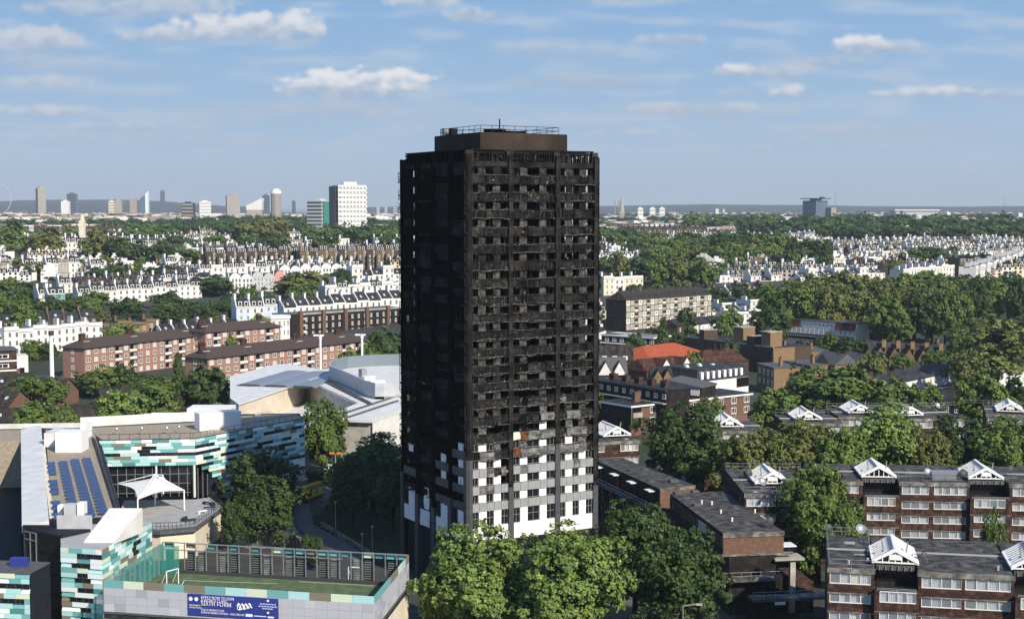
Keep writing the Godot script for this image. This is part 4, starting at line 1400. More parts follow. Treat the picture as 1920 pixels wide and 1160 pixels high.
func gable_rooflight(t: Node3D, at_: Vector3, turn := 0.0, glazed := true) -> void:
	# foot of the front gable's middle at the origin, ridge running back
	var key := "rooflight"
	var w := 2.75
	var rise_ := 1.6
	var dep := 8.4
	var eave := 0.35
	if not shared.has(key):
		var f := geo()
		for k in 10:
			var z := -dep * k / 9.0
			for s in [-1, 1]:
				var a := Vector3(s * w, eave, z)
				var b := Vector3(0, eave + rise_, z)
				var n := Vector3(s * rise_, w, 0).normalized() * 0.1
				var hw := Vector3(0, 0, 0.14 if k > 0 and k < 9 else 0.24)
				if s < 0:
					f.quad(a + n - hw, a + n + hw, b + n + hw, b + n - hw)
				else:
					f.quad(a + n + hw, a + n - hw, b + n - hw, b + n + hw)
				f.quad(a - n * 0.3 + hw, a + n + hw, b + n + hw, b - n * 0.3 + hw)
				f.quad(a - n * 0.3 - hw, b - n * 0.3 - hw, b + n - hw, a + n - hw)
		f.box(-0.2, 0.2, eave + rise_ - 0.05, eave + rise_ + 0.14, -dep - 0.1, 0.2)
		for s in [-1, 1]:
			f.box(s * w - 0.15, s * w + 0.15, eave - 0.15, eave + 0.12, -dep - 0.1, 0.25)
			f.quad(Vector3(s * w * 1.04, eave - 0.1, 0.3), Vector3(s * w * 1.04, eave + 0.35, 0.3), Vector3(0, eave + rise_ + 0.3, 0.3), Vector3(0, eave + rise_ - 0.2, 0.3))
			f.quad(Vector3(s * w * 1.04, eave + 0.35, 0.3), Vector3(s * w * 1.04, eave + 0.35, -0.1), Vector3(0, eave + rise_ + 0.3, -0.1), Vector3(0, eave + rise_ + 0.3, 0.3))
		shared[key] = solid([f], [m.white_clean])
		var gl := geo()
		gl.quad(Vector3(-w, eave, 0), Vector3(0, eave + rise_, 0), Vector3(0, eave + rise_, -dep), Vector3(-w, eave, -dep))
		gl.quad(Vector3(w, eave, -dep), Vector3(0, eave + rise_, -dep), Vector3(0, eave + rise_, 0), Vector3(w, eave, 0))
		shared["rooflight_glass"] = solid([gl], [mat("rooflight_glass", lin(0.09, 0.095, 0.1), 0.3)])
		var gb := geo()
		gb.tri(Vector3(-w, eave, 0), Vector3(w, eave, 0), Vector3(0, eave + rise_, 0))
		shared["rooflight_gable"] = solid([gb], [m.dark_glass])
		var st := geo()
		for k in 7:
			var xx := -w + w * 2 * (k + 0.5) / 7
			st.box(xx - 0.06, xx + 0.06, eave, eave + rise_ * (1.0 - absf(xx) / w), 0.02, 0.12)
		st.box(-w, w, eave - 0.1, eave + 0.08, 0.02, 0.2)
		shared["rooflight_stud"] = solid([st], [m.white_clean])
		shared["rooflight_panel"] = solid([geo().box(-0.75, 0.75, eave + 0.35, eave + 1.05, 0.1, 0.2)], [m.white_clean])
		shared["rooflight_vent"] = solid([geo().box(-0.08, 0.08, 0, 1.7, -0.08, 0.08)], [m.galvanised])
	var o := put(t, "gable_rooflight", shared[key], Transform3D(Basis(Vector3.UP, turn), at_))
	put(o, "glazing", shared["rooflight_glass"])
	put(o, "gable", shared["rooflight_gable"])
	put(o, "gable_stud", shared["rooflight_stud"])
	if glazed:
		put(o, "gable_panel", shared["rooflight_panel"])
	put(o, "vent_pipe", shared["rooflight_vent"], Transform3D(Basis(Vector3(0, 0, 1), 0.15), Vector3(-1.3, 0.9, -2.6)))
	put(o, "vent_pipe", shared["rooflight_vent"], Transform3D(Basis(Vector3(0, 0, 1), -0.15), Vector3(1.4, 0.9, -2.2)))


func railing(t: Node3D, pts: Array, h := 1.1, gap := 2.0) -> void:
	var g := geo()
	for k in pts.size() - 1:
		var a: Vector3 = pts[k]
		var b: Vector3 = pts[k + 1]
		var n := maxi(1, int(a.distance_to(b) / gap))
		for j in n + 1:
			var p := a.lerp(b, float(j) / n)
			g.tube(p, p + Vector3(0, h, 0), 0.04, 0.04, 4, false)
		for y in [h * 0.5, h]:
			g.tube(a + Vector3(0, y, 0), b + Vector3(0, y, 0), 0.04, 0.04, 4, false)
	part(t, "roof_railing", g, m.galvanised)


func dish(t: Node3D, at_: Vector3, rad := 0.45, pale := true) -> void:
	var g := geo(Transform3D(Basis(Vector3.UP, 0.5) * Basis(Vector3.RIGHT, 0.9), at_ + Vector3(0, 1.1, 0)))
	for a in 3:
		for k in 10:
			var r0 := rad * a / 3.0
			var r1 := rad * (a + 1) / 3.0
			var u := TAU * k / 10
			var v := TAU * (k + 1) / 10
			g.quad(Vector3(cos(v) * r1, r1 * r1 * 0.5, sin(v) * r1), Vector3(cos(u) * r1, r1 * r1 * 0.5, sin(u) * r1), Vector3(cos(u) * r0, r0 * r0 * 0.5, sin(u) * r0), Vector3(cos(v) * r0, r0 * r0 * 0.5, sin(v) * r0))
	g.xf = Transform3D()
	g.tube(at_, at_ + Vector3(0, 1.1, 0), 0.05, 0.04, 5)
	part(t, "satellite_dish", g, m.galvanised if pale else m.frame_dark)


# one storeyed stretch of a finger block: brick bands, cream lines, casement strips
func brick_bay(t: Node3D, x0: float, x1: float, z: float, dep: float, top: float, storeys: int, strips: Array, r: RandomNumberGenerator, fancy := "", fascia := true) -> void:
	part(t, "brick_bay", geo().box(x0, x1, 0, top - 0.02, -dep, z - 0.45), m.dark_brick)  # darker brick carries the shade of window recesses and sides
	var y := top
	if fascia:
		part(t, "fascia", geo().box(x0 - 0.1, x1 + 0.1, top - 0.5, top + 0.08, z - 0.45, z + 0.12), m.concrete)
		y = top - 0.52
	for k in storeys:
		var h := 1.4 if k == 0 else 1.2
		# piers beside and between the strips of this storey
		var last := x0
		for s in strips:
			if s[0] > last + 0.02:
				part(t, "brick_pier", geo().box(last, s[0], y - h, y, z - 0.45, z), m.plum_brick)
			casement(t, Transform3D(Basis(), Vector3(s[0], y - h, z - 0.1)), s[1] - s[0], h, s[2], r, fancy if k == 0 else "")
			last = s[1]
		if last < x1 - 0.02:
			part(t, "brick_pier", geo().box(last, x1, y - h, y, z - 0.45, z), m.plum_brick)
		y -= h
		var band := 1.08
		if k == storeys - 1:
			band = y
		part(t, "brick_band", geo().box(x0, x1, y - band, y - 0.002, z - 0.45, z + 0.02), m.plum_brick)
		y -= band
		if k < storeys - 1:
			part(t, "concrete_line", geo().box(x0 - 0.04, x1 + 0.04, y - 0.14, y, z - 0.45, z + 0.07), m.concrete)
			y -= 0.14


func finger_block(label: String, a: Vector3, b: Vector3, dep: float, length: float, bays: Array, seed_: int) -> Node3D:
	var r := RandomNumberGenerator.new()
	r.seed = seed_
	var h := a.y
	var x := frame(a, b)
	x.origin.y = 0
	var t := thing("brick_housing_block", label, "housing block", x, "brown brick housing blocks with gabled white rooflights")
	for q in bays:
		if q[0] == "bay":
			brick_bay(t, q[1], q[2], 0.0, dep, h, 4, q[3], r)
			part(t, "flat_roof", geo().box(q[1] + 0.05, q[2] - 0.05, h - 0.015, h + 0.02, -dep, -0.45), m.felt)
			var sx: float = q[1] + 2.4
			while sx < q[2] - 1.0:
				part(t, "roof_seam", geo().box(sx, sx + 0.09, h + 0.02, h + 0.05, -dep + 0.3, -0.6), m.slate_light)
				sx += r.randf_range(2.6, 3.4)
			for k in 2:
				var px_ := lerpf(q[1] + 0.8, q[2] - 1.5, r.randf())
				var pz := -r.randf_range(2.0, dep - 3.0)
				part(t, "roof_patch", geo().box(px_, px_ + r.randf_range(0.6, 1.8), h + 0.021, h + 0.035, pz, pz + r.randf_range(0.5, 1.6)), m.slate if r.randf() < 0.6 else m.felt_light)
			part(t, "roof_kerb", geo().box(q[1], q[2], h + 0.02, h + 0.2, -dep * 0.55, -dep * 0.55 + 0.3), m.felt_light)
		elif q[0] == "loggia":
			# set back under a rooflight, with a terrace on the storey below
			var mid: float = (q[1] + q[2]) / 2.0
			part(t, "loggia_back", geo().box(q[1], q[2], h - 3.3, h - 0.2, -dep, -4.0), m.dark_brick)  # loggia shade put into a darker brick
			part(t, "loggia_opening", geo().box(q[1] + 0.4, q[2] - 0.4, h - 3.2, h - 0.9, -4.0, -3.92), m.dark_glass)
			part(t, "loggia_beam", geo().box(q[1], q[2], h - 0.5, h + 0.15, -3.0, -2.5), m.slate_light)
			for k in 6:
				part(t, "loggia_post", geo().box(q[1] + (q[2] - q[1]) * (k + 0.5) / 6 - 0.05, q[1] + (q[2] - q[1]) * (k + 0.5) / 6 + 0.05, h - 0.5, h + 0.1, -2.4, -2.3), m.galvanised)
			part(t, "roof_behind", geo().box(q[1], q[2], h - 0.25, h - 0.02, -dep, -3.0), m.felt)
			brick_bay(t, q[1] - 0.3, q[2] + 0.3, 1.2, 4.0, h - 2.3, 3, q[3], r, q[4], false)
			part(t, "terrace_floor", geo().box(q[1] - 0.28, q[2] + 0.28, h - 3.4, h - 3.3, -4.0, 0.72), m.felt_light)
			railing(t, [Vector3(q[1], h - 2.3, 1.0), Vector3(q[2], h - 2.3, 1.0)], 0.35, 1.8)
			gable_rooflight(t, Vector3(mid, h + 0.15, -2.6), 0.0, q[5])
			for k in 5:
				part(t, "terrace_clutter", geo(Transform3D(Basis(Vector3.UP, r.randf() * 3.0), Vector3(lerpf(q[1] + 0.8, q[2] - 0.8, r.randf()), h - 3.3, -1.5 + r.randf()))).box(-0.4, 0.4, 0, r.randf_range(0.4, 1.1), -0.3, 0.3), [m.slate_light, m.olive, m.frame_dark, m.bark][r.randi() % 4])
		elif q[0] == "rail":
			var pts := []
			for k in range(1, q.size()):
				pts.append(Vector3(q[k][0], h + 0.05, q[k][1]))
			railing(t, pts)
		elif q[0] == "dish":
			dish(t, Vector3(q[1], h, q[2]), q[3], q[4])
		elif q[0] == "cap":
			var g := geo().tube(Vector3(q[1], h, q[2]), Vector3(q[1], h + 0.5, q[2]), 0.16, 0.16, 8).dome(Vector3(q[1], h + 0.5, q[2]), 0.22, 4, 8, 0.5)
			part(t, "roof_vent", g, m.felt_light)
		elif q[0] == "box":
			part(t, "roof_box", geo().box(q[1], q[2], h, h + q[5], q[3], q[4]), m.galvanised)
	return t


func build_finger_blocks() -> void:
	# nearest, bottom right
	var a := at(1553, 1065, 14)
	var b := at(1885, 1081, 14)
	finger_block("nearest brown brick block, two white gabled rooflights, curtained strip windows, bottom right of the view", a, b, 19, 40, [
		["bay", 0.0, 5.7, [[0.25, 5.3, 4]]],
		["loggia", 6.0, 10.7, [[0.6, 5.0, 4]].map(func(s): return [6.0 + s[0] - 0.3, 6.0 + s[1] - 0.3, s[2]]), "", true],
		["bay", 11.0, 22.4, [[11.4, 16.2, 4], [16.6, 22.0, 4]]],
		["loggia", 22.7, 27.6, [[23.0, 27.2, 4]], "", false],
		["bay", 27.9, 39.0, [[28.3, 33.0, 4], [33.4, 38.6, 4]]],
		["rail", [0.1, -18.8], [0.1, -0.2], [5.6, -0.2]], ["rail", [0.1, -18.8], [5.6, -18.8], [5.6, -13.0]], ["rail", [5.2, -8], [7.0, -8.5]], ["rail", [10.6, -5.0], [12.4, -5.0]],
		["dish", 4.6, -18.0, 0.8, true], ["dish", 0.4, -18.4, 0.6, false], ["dish", 12.0, -4.6, 0.5, false], ["cap", 5.0, -4, 0], ["cap", 20.8, -3, 0], ["cap", 2.6, -2.4, 0]], 11)
	a = at(1690, 905, 14)
	b = at(1805, 907, 14)
	var x := frame(a, b).basis.x
	finger_block("long brown brick block behind the nearest one, four white gabled rooflights on its roof", a - x * 6.0, b, 17, 50, [
		["bay", -8.0, -0.2, [[-7.0, -4.0, 2], [-3.4, -0.8, 2]]],
		["loggia", 0.1, 5.5, [[0.4, 5.0, 4]], "orange", false],
		["bay", 5.8, 17.0, [[6.2, 10.6, 3], [11.4, 16.6, 4]]],
		["loggia", 17.3, 23.2, [[17.6, 22.6, 4]], "", true],
		["bay", 23.5, 36.0, [[24.0, 29.0, 4], [29.8, 35.4, 4]]],
		["loggia", 36.3, 41.0, [[36.8, 40.6, 4]], "", false],
		["bay", 41.3, 52.0, [[41.8, 46.0, 4]]],
		["rail", [6.0, -2.6], [16.0, -2.6]], ["rail", [17.0, -9], [19.5, -9]], ["rail", [22.6, -3], [25.2, -3]], ["rail", [1.0, -3.0], [7.4, -3.0]],
		["dish", 11.0, -4.0, 0.7, true], ["dish", 16.6, -3.0, 0.8, false], ["dish", 25.5, -8, 0.7, false], ["box", 11.6, 16.4, -5.5, -3.0, 1.3], ["cap", 21, -12, 0]], 12)
	# its western end
	a = at(1397, 927, 14)
	b = at(1455, 927, 14)
	finger_block("railed end of a brick block with one rooflight, left of the tall tree", a, b, 22, 12, [
		["bay", 0.0, 5.2, [[0.3, 4.9, 4]]],
		["rail", [0.1, -21.6], [0.1, -0.2], [5.1, -0.2]], ["rail", [0.1, -21.6], [13.0, -21.0]], ["bay", 5.3, 12.0, [[5.8, 10.0, 3]]],
		["dish", 2.0, -13.0, 0.7, false], ["dish", 2.6, -12.6, 0.7, false], ["dish", 3.4, -4.5, 0.8, true]], 13)
	var e0: Node3D = get_child(get_child_count() - 1)
	gable_rooflight(e0, Vector3(5.6, 14.15, -7.0))
	# the small block left of the trees
	a = at(1161, 828, 14)
	b = at(1203, 826, 14)
	finger_block("small brown brick block with one white gabled rooflight, just right of the burnt tower", a, b, 16, 10, [["bay", 0.0, 4.3, [[0.3, 4.0, 4]]], ["bay", -6, -0.1, [[-5.5, -3, 2]]], ["rail", [-6, -15.5], [4, -15.5]], ["dish", -4.0, -10, 0.6, true]], 14)
	e0 = get_child(get_child_count() - 1)
	gable_rooflight(e0, Vector3(1.2, 14.15, -4.5))
	# the far row along the trees
	var far := [[1368, 795, false, "half-hidden brick block whose rooflight rises left of the tree row"], [1520, 781, true, "brown brick block with rooflight and hoop vents, behind the bright tree row"], [1620, 768, false, "brick block whose white rooflight ridge just shows above the bright trees"]]
	for k in far.size():
		var q: Array = far[k]
		a = at(q[0] - 46, q[1] + 14, 14)
		b = at(q[0] + 60, q[1] + 14, 14)
		finger_block(q[3], a, b, 14, 12, [["bay", 0.0, 12.5, [[0.6, 5.4, 3], [6.4, 12.0, 4]]], ["rail", [0.2, -13.6], [12, -13.6]], ["dish", 3.0, -2.5, 0.7, true]], 20 + k)
		e0 = get_child(get_child_count() - 1)
		gable_rooflight(e0, Vector3(5.6, 14.15, -4.0))
	a = at(1702, 787, 14)
	b = at(1760, 785, 14)
	finger_block("brown brick block behind the trees with wide white rooflight and curtained top windows", a, b, 16, 30, [["bay", 0.0, 6.4, [[0.4, 6.0, 4]]], ["bay", 6.6, 14.0, [[10.8, 13.5, 2]]], ["rail", [-2, -15.5], [20, -15.5]], ["dish", 13, -11, 0.8, true]], 31)
	e0 = get_child(get_child_count() - 1)
	gable_rooflight(e0, Vector3(2.6, 14.15, -3.4))
	a = at(1850, 777, 14)
	b = at(1905, 779, 14)
	finger_block("rightmost brown brick block of the far row with white rooflight at the frame edge", a, b, 16, 30, [["bay", 0.0, 5.4, [[0.4, 5.0, 3]]], ["bay", 5.6, 14.0, [[6.4, 13.5, 4]]], ["rail", [-4, -15.5], [14, -15.5]]], 32)
	e0 = get_child(get_child_count() - 1)
	gable_rooflight(e0, Vector3(5.2, 14.15, -3.4))
	walkway_block()


func walkway_block() -> void:
	var r := RandomNumberGenerator.new()
	r.seed = 51
	var e := 12.0
	var fl := at(1357, 1001, e)
	var fr := at(1470, 997, e)
	var br := at(1357, 921, e)
	var bl := at(1257, 926, e)
	var t := thing("deck_access_block", "flat roofed brick block with long dark clerestory side and railed brick end", "housing block", Transform3D(), "deck access blocks right of the tower")
	var inset := [fl + Vector3(0.4, 0, -0.4), fr + Vector3(-0.4, 0, -0.4), br, bl]
	part(t, "flat_roof", geo().prism([fl, fr, br, bl], e - 0.02, e + 0.04), m.felt)
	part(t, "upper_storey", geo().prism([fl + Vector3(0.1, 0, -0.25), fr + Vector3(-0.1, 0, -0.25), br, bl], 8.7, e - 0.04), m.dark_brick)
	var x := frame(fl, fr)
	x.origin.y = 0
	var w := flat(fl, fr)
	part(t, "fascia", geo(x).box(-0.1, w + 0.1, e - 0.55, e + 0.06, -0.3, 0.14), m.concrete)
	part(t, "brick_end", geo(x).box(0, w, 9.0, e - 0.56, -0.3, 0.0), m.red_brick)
	part(t, "concrete_line", geo(x).box(-0.3, w + 1.5, 8.7, 8.98, -0.3, 0.2), m.concrete)
	part(t, "lower_end", geo(x).box(1.5, w - 1.5, 5.6, 8.68, -12, -0.5), m.plum_brick)
	part(t, "wall_lamp", geo(x).dome(Vector3(2.2, 8.3, -0.3), 0.22, 4, 8), m.white_clean)
	part(t, "wall_lamp", geo(x).dome(Vector3(w - 2.4, 8.3, -0.3), 0.22, 4, 8), m.white_clean)
	part(t, "deck", geo(x).box(-0.6, w - 1.0, 5.2, 5.55, -14, 1.6), m.concrete)
	railing(t, [x * Vector3(-0.6, 5.5, 1.5), x * Vector3(w - 1.0, 5.5, 1.5)], 1.1, 1.4)
	railing(t, [x * Vector3(-0.6, 5.5, 1.5), x * Vector3(-0.6, 5.5, -14)], 1.1, 1.4)
	part(t, "ground_storey", geo(x).box(1.0, w + 0.8, 0, 5.2, -18, -1.0), m.dark_brick)
	part(t, "stair_wall", geo(x).box(w + 1.9, w + 4.5, 0, 4.6, -8, 0.5), m.plum_brick)
	part(t, "concrete_column", geo(x).box(w + 1.0, w + 1.8, 0, 8.0, -0.5, 0.3), m.stone)
	part(t, "canopy_slab", geo(x).box(w - 1.5, w + 3.0, 7.9, 8.2, -2.5, 0.8), m.stone)
	part(t, "ramp", geo(x).box(w - 6.0, w + 9.0, 3.0, 3.4, 2.0, 4.5), m.concrete)
	railing(t, [x * Vector3(w - 6.0, 3.4, 4.4), x * Vector3(w + 9.0, 3.4, 4.4)], 1.0, 1.6)
	part(t, "estate_sign", geo(x).box(w - 2.8, w - 1.2, 2.5, 2.95, 4.51, 4.55), m.ice)
	part(t, "side_awning", geo(x).box(w + 0.1, w + 2.2, 9.6, 9.75, -3.0, -0.5), m.frame_white)
	# long side with its strip of windows
	var y := frame(bl, fl)
	y.origin.y = 0
	var v := flat(bl, fl)
	for k in 14:
		var q := put(t, "clerestory_window", window_mesh(v / 14 - 0.1, 1.5, 1, 0.0, m.frame_white if k in [8, 9] else m.frame_dark, m.dark_glass), y * Transform3D(Basis(), Vector3(v * k / 14 + 0.05, e - 2.1, 0.04)))
		if k in [8, 9]:
			put(q, "curtain", solid([pleats(v / 14 - 0.4, 1.2, r)], [m.curtain]), Transform3D(Basis(), Vector3(0.15, 0.15, 0.02)))
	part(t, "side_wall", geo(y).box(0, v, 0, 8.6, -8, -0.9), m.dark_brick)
	for q in [[1316, 945], [1335, 947], [1352, 963], [1373, 978], [1416, 962], [1390, 940]]:
		var p := at(q[0], q[1], e)
		part(t, "roof_vent", geo().tube(p, p + Vector3(0, 0.5, 0), 0.14, 0.14, 8).dome(p + Vector3(0, 0.55, 0), 0.2, 4, 8, 0.6), m.frame_white)
	for q in [[1270, 926], [1303, 923], [1306, 948]]:
		var p := at(q[0], q[1], e)
		part(t, "roof_hatch", geo(Transform3D(Basis(Vector3.UP, 0.4), p)).box(-0.6, 0.6, 0, 0.35, -0.5, 0.5), m.slate_light)
	dish(t, at(1444, 990, e), 0.6, false)
	# farther one
	var p0 := at(1238, 917, e)
	var p1 := at(1303, 910, e)
	var p2 := at(1166, 858, e)
	var p3 := at(1110, 860, e)
	t = thing("deck_access_block", "flat roofed brick block with lit canopies along its dark side, beside the burnt tower", "housing block", Transform3D(), "deck access blocks right of the tower")
	part(t, "flat_roof", geo().prism([p0, p1, p2, p3], e - 0.02, e + 0.04), m.felt)
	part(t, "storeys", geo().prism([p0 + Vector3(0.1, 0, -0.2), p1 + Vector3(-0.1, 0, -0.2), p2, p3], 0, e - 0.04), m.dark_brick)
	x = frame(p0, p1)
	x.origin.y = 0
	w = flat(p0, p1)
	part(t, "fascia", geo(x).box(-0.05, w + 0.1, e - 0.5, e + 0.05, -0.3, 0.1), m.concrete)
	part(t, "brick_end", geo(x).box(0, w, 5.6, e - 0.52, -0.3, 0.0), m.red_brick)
	part(t, "deck", geo(x).box(-0.5, w, 5.2, 5.5, -3, 1.4), m.concrete)
	railing(t, [x * Vector3(-0.5, 5.5, 1.3), x * Vector3(w, 5.5, 1.3)], 1.1, 1.2)
	y = frame(p3, p0)
	y.origin.y = 0
	v = flat(p3, p0)
	part(t, "deck", geo(y).box(0, v, 8.2, 8.4, -0.1, 1.3), m.concrete)
	railing(t, [y * Vector3(0, 8.4, 1.25), y * Vector3(v, 8.4, 1.25)], 1.0, 1.6)
	for k in 4:
		part(t, "door_canopy", geo(y).box(v * (k + 0.5) / 4, v * (k + 0.5) / 4 + 2.2, e - 0.75, e - 0.6, 0.0, 1.3), m.frame_white)
		part(t, "door", geo(y).box(v * (k + 0.5) / 4 + 0.5, v * (k + 0.5) / 4 + 1.4, 8.4, e - 1.2, 0.0, 0.06), m.curtain_red if k == 1 else m.slate)
	for k in 8:
		part(t, "side_fin", geo(y).box(v * k / 8, v * k / 8 + 0.25, 0, 8.2, 0.0, 1.2), m.concrete)
	part(t, "roof_hatch", geo(Transform3D(Basis(Vector3.UP, 0.4), at(1189, 882, e))).box(-1.2, 1.2, 0, 0.25, -0.3, 0.3), m.frame_dark)
	part(t, "roof_hatch", geo(Transform3D(Basis(Vector3.UP, 0.4), at(1263, 904, e))).box(-0.8, 0.8, 0, 0.5, -0.5, 0.5), m.slate_light)


# ------------------------------------------------------------------ generic long buildings
func roof_hip(w: float, dep: float, y: float, rise_: float, over := 0.5, hip := -1.0) -> Geo:
	var g := geo()
	var x0 := -over
	var x1 := w + over
	var z0 := over
	var z1 := -dep - over
	var mid := -dep / 2
	if hip < 0:
		hip = dep * 0.5
	var a := Vector3(x0 + hip, y + rise_, mid)
	var b := Vector3(x1 - hip, y + rise_, mid)
	g.quad(Vector3(x0, y, z0), Vector3(x1, y, z0), b, a)
	g.quad(Vector3(x1, y, z1), Vector3(x0, y, z1), a, b)
	g.tri(Vector3(x0, y, z1), Vector3(x0, y, z0), a)
	g.tri(Vector3(x1, y, z0), Vector3(x1, y, z1), b)
	g.quad(Vector3(x0, y - 0.02, z1), Vector3(x1, y - 0.02, z1), Vector3(x1, y - 0.02, z0), Vector3(x0, y - 0.02, z0))
	return g


func chimney(t: Node3D, x: float, y: float, z: float, w: float, h: float, d: float, mt: Material) -> void:
	var g := geo().box(x - w / 2, x + w / 2, y, y + h, z - d / 2, z + d / 2).box(x - w / 2 - 0.08, x + w / 2 + 0.08, y + h - 0.25, y + h - 0.05, z - d / 2 - 0.08, z + d / 2 + 0.08)
	var o := part(t, "chimney", g, mt)
	var pots := geo()
	for k in 3:
		var px := x + (k - 1) * w * 0.28
		pots.tube(Vector3(px, y + h, z), Vector3(px, y + h + 0.5, z), 0.14, 0.11, 6)
	put(o, "chimney_pot", solid([pots], [m.tile_dull]))


# long building: front from a to b at eave height e, going down to the terrain
func slab(nm: String, label: String, cat: String, a: Vector3, b: Vector3, dep: float, base: float, wall: Material, group := "") -> Node3D:
	var x := frame(a, b)
	x.origin.y = base
	var t := thing(nm, label, cat, x, group)
	part(t, "wall", geo().box(0, flat(a, b), -2.0, a.y - base, -dep, 0), wall)
	return t


func sash(w: float, h: float, fm: Material, mull := 1, transom := 0.55, gm: Material = null) -> ArrayMesh:
	gm = gm if gm else m.dark_glass
	var key := "sash%.2f_%.2f_%s_%d_%.2f_%s" % [w, h, fm.resource_name, mull, transom, gm.resource_name]
	if not shared.has(key):
		var f := geo()
		var b := 0.13
		f.box(0, w, -0.14, b * 0.6, 0, 0.16).box(0, w, h - b, h, 0, 0.1).box(0, b, b * 0.6, h - b, 0, 0.1).box(w - b, w, b * 0.6, h - b, 0, 0.1)
		for k in mull:
			f.box(w * (k + 1) / (mull + 1) - 0.06, w * (k + 1) / (mull + 1) + 0.06, b * 0.6, h - b, 0, 0.09)
		if transom > 0:
			f.box(b, w - b, h * transom - 0.05, h * transom + 0.05, 0, 0.085)
		var p := geo()
		p.quad(Vector3(0.02, 0, 0.03), Vector3(w - 0.02, 0, 0.03), Vector3(w - 0.02, h - 0.02, 0.03), Vector3(0.02, h - 0.02, 0.03))
		shared[key] = solid([f, p], [fm, gm])
	return shared[key]


func windows_in(t: Node3D, mesh: Mesh, x0: float, x1: float, n: int, ys: Array, z := 0.0, skip := []) -> void:
	for j in ys.size():
		for k in n:
			if k in skip:
				continue
			put(t, "window", mesh, Transform3D(Basis(), Vector3(lerpf(x0, x1, (k + 0.5) / n), ys[j], z)))


# ------------------------------------------------------------------ red brick flats and their neighbours, left
func red_flats(label: String, a: Vector3, b: Vector3, storeys: int, stacks: Array, balconies: Array, hip_left: bool) -> void:
	var t := slab("red_brick_flats", label, "flats", a, b, 10.5, a.y - storeys * 2.72 - 0.6, m.estate_brick, "long red brick blocks of flats with brown tiled roofs")
	var w := flat(a, b)
	var top := storeys * 2.72 + 0.6
	part(t, "roof", roof_hip(w, 10.5, top, 2.9, 0.7, 5.5 if hip_left else 0.4), m.tile_brown)
	part(t, "gutter", geo().box(-0.72, w + 0.72, top - 0.18, top - 0.03, -11.2, 0.74), m.frame_dark)
	for s in stacks:
		chimney(t, s, top + 1.6, -5.2, 2.4, 3.0, 1.1, m.plum_brick)
		part(t, "flashing", geo().box(s - 1.4, s + 1.4, top + 1.9, top + 2.1, -3.3, -2.8), m.pale_grey)
	var n := int(w / 3.5)
	var wm := sash(1.75, 1.45, m.frame_white)
	var drawn := sash(1.75, 1.45, m.frame_white, 1, 0.55, m.curtain)
	for j in storeys:
		var y := top - 2.15 - j * 2.72
		for k in n:
			var x := (k + 0.5) * w / n
			if k % 7 in balconies:
				part(t, "balcony_shade_patch", geo().box(x - 1.6, x + 1.6, y - 0.3, y + 1.6, -0.6, 0.03), m.shade_black)  # black box painting in the balcony's shade
				part(t, "balcony_front", geo().box(x - 1.65, x + 1.65, y - 0.75, y + 0.05, 0.0, 0.14), m.frame_white if j < storeys - 1 else m.estate_brick)
				put(t, "balcony_window", wm, Transform3D(Basis().scaled(Vector3(0.6, 0.8, 1)), Vector3(x + 0.2, y + 0.05, 0.03)))
			else:
				put(t, "window", drawn if (k * 5 + j * 3 + k * k) % 7 < 3 else wm, Transform3D(Basis(), Vector3(x - 0.87, y, 0.0)))
	for j in storeys:
		put(t, "end_window", sash(1.4, 1.4, m.frame_white), Transform3D(Basis(Vector3.UP, -PI / 2), Vector3(0.0, top - 2.15 - j * 2.72, -6.5)))
	part(t, "downpipe", geo().box(w * 0.43, w * 0.43 + 0.12, 0, top, 0, 0.12), m.frame_dark)
	part(t, "downpipe", geo().box(w * 0.8, w * 0.8 + 0.12, 0, top, 0, 0.12), m.frame_dark)


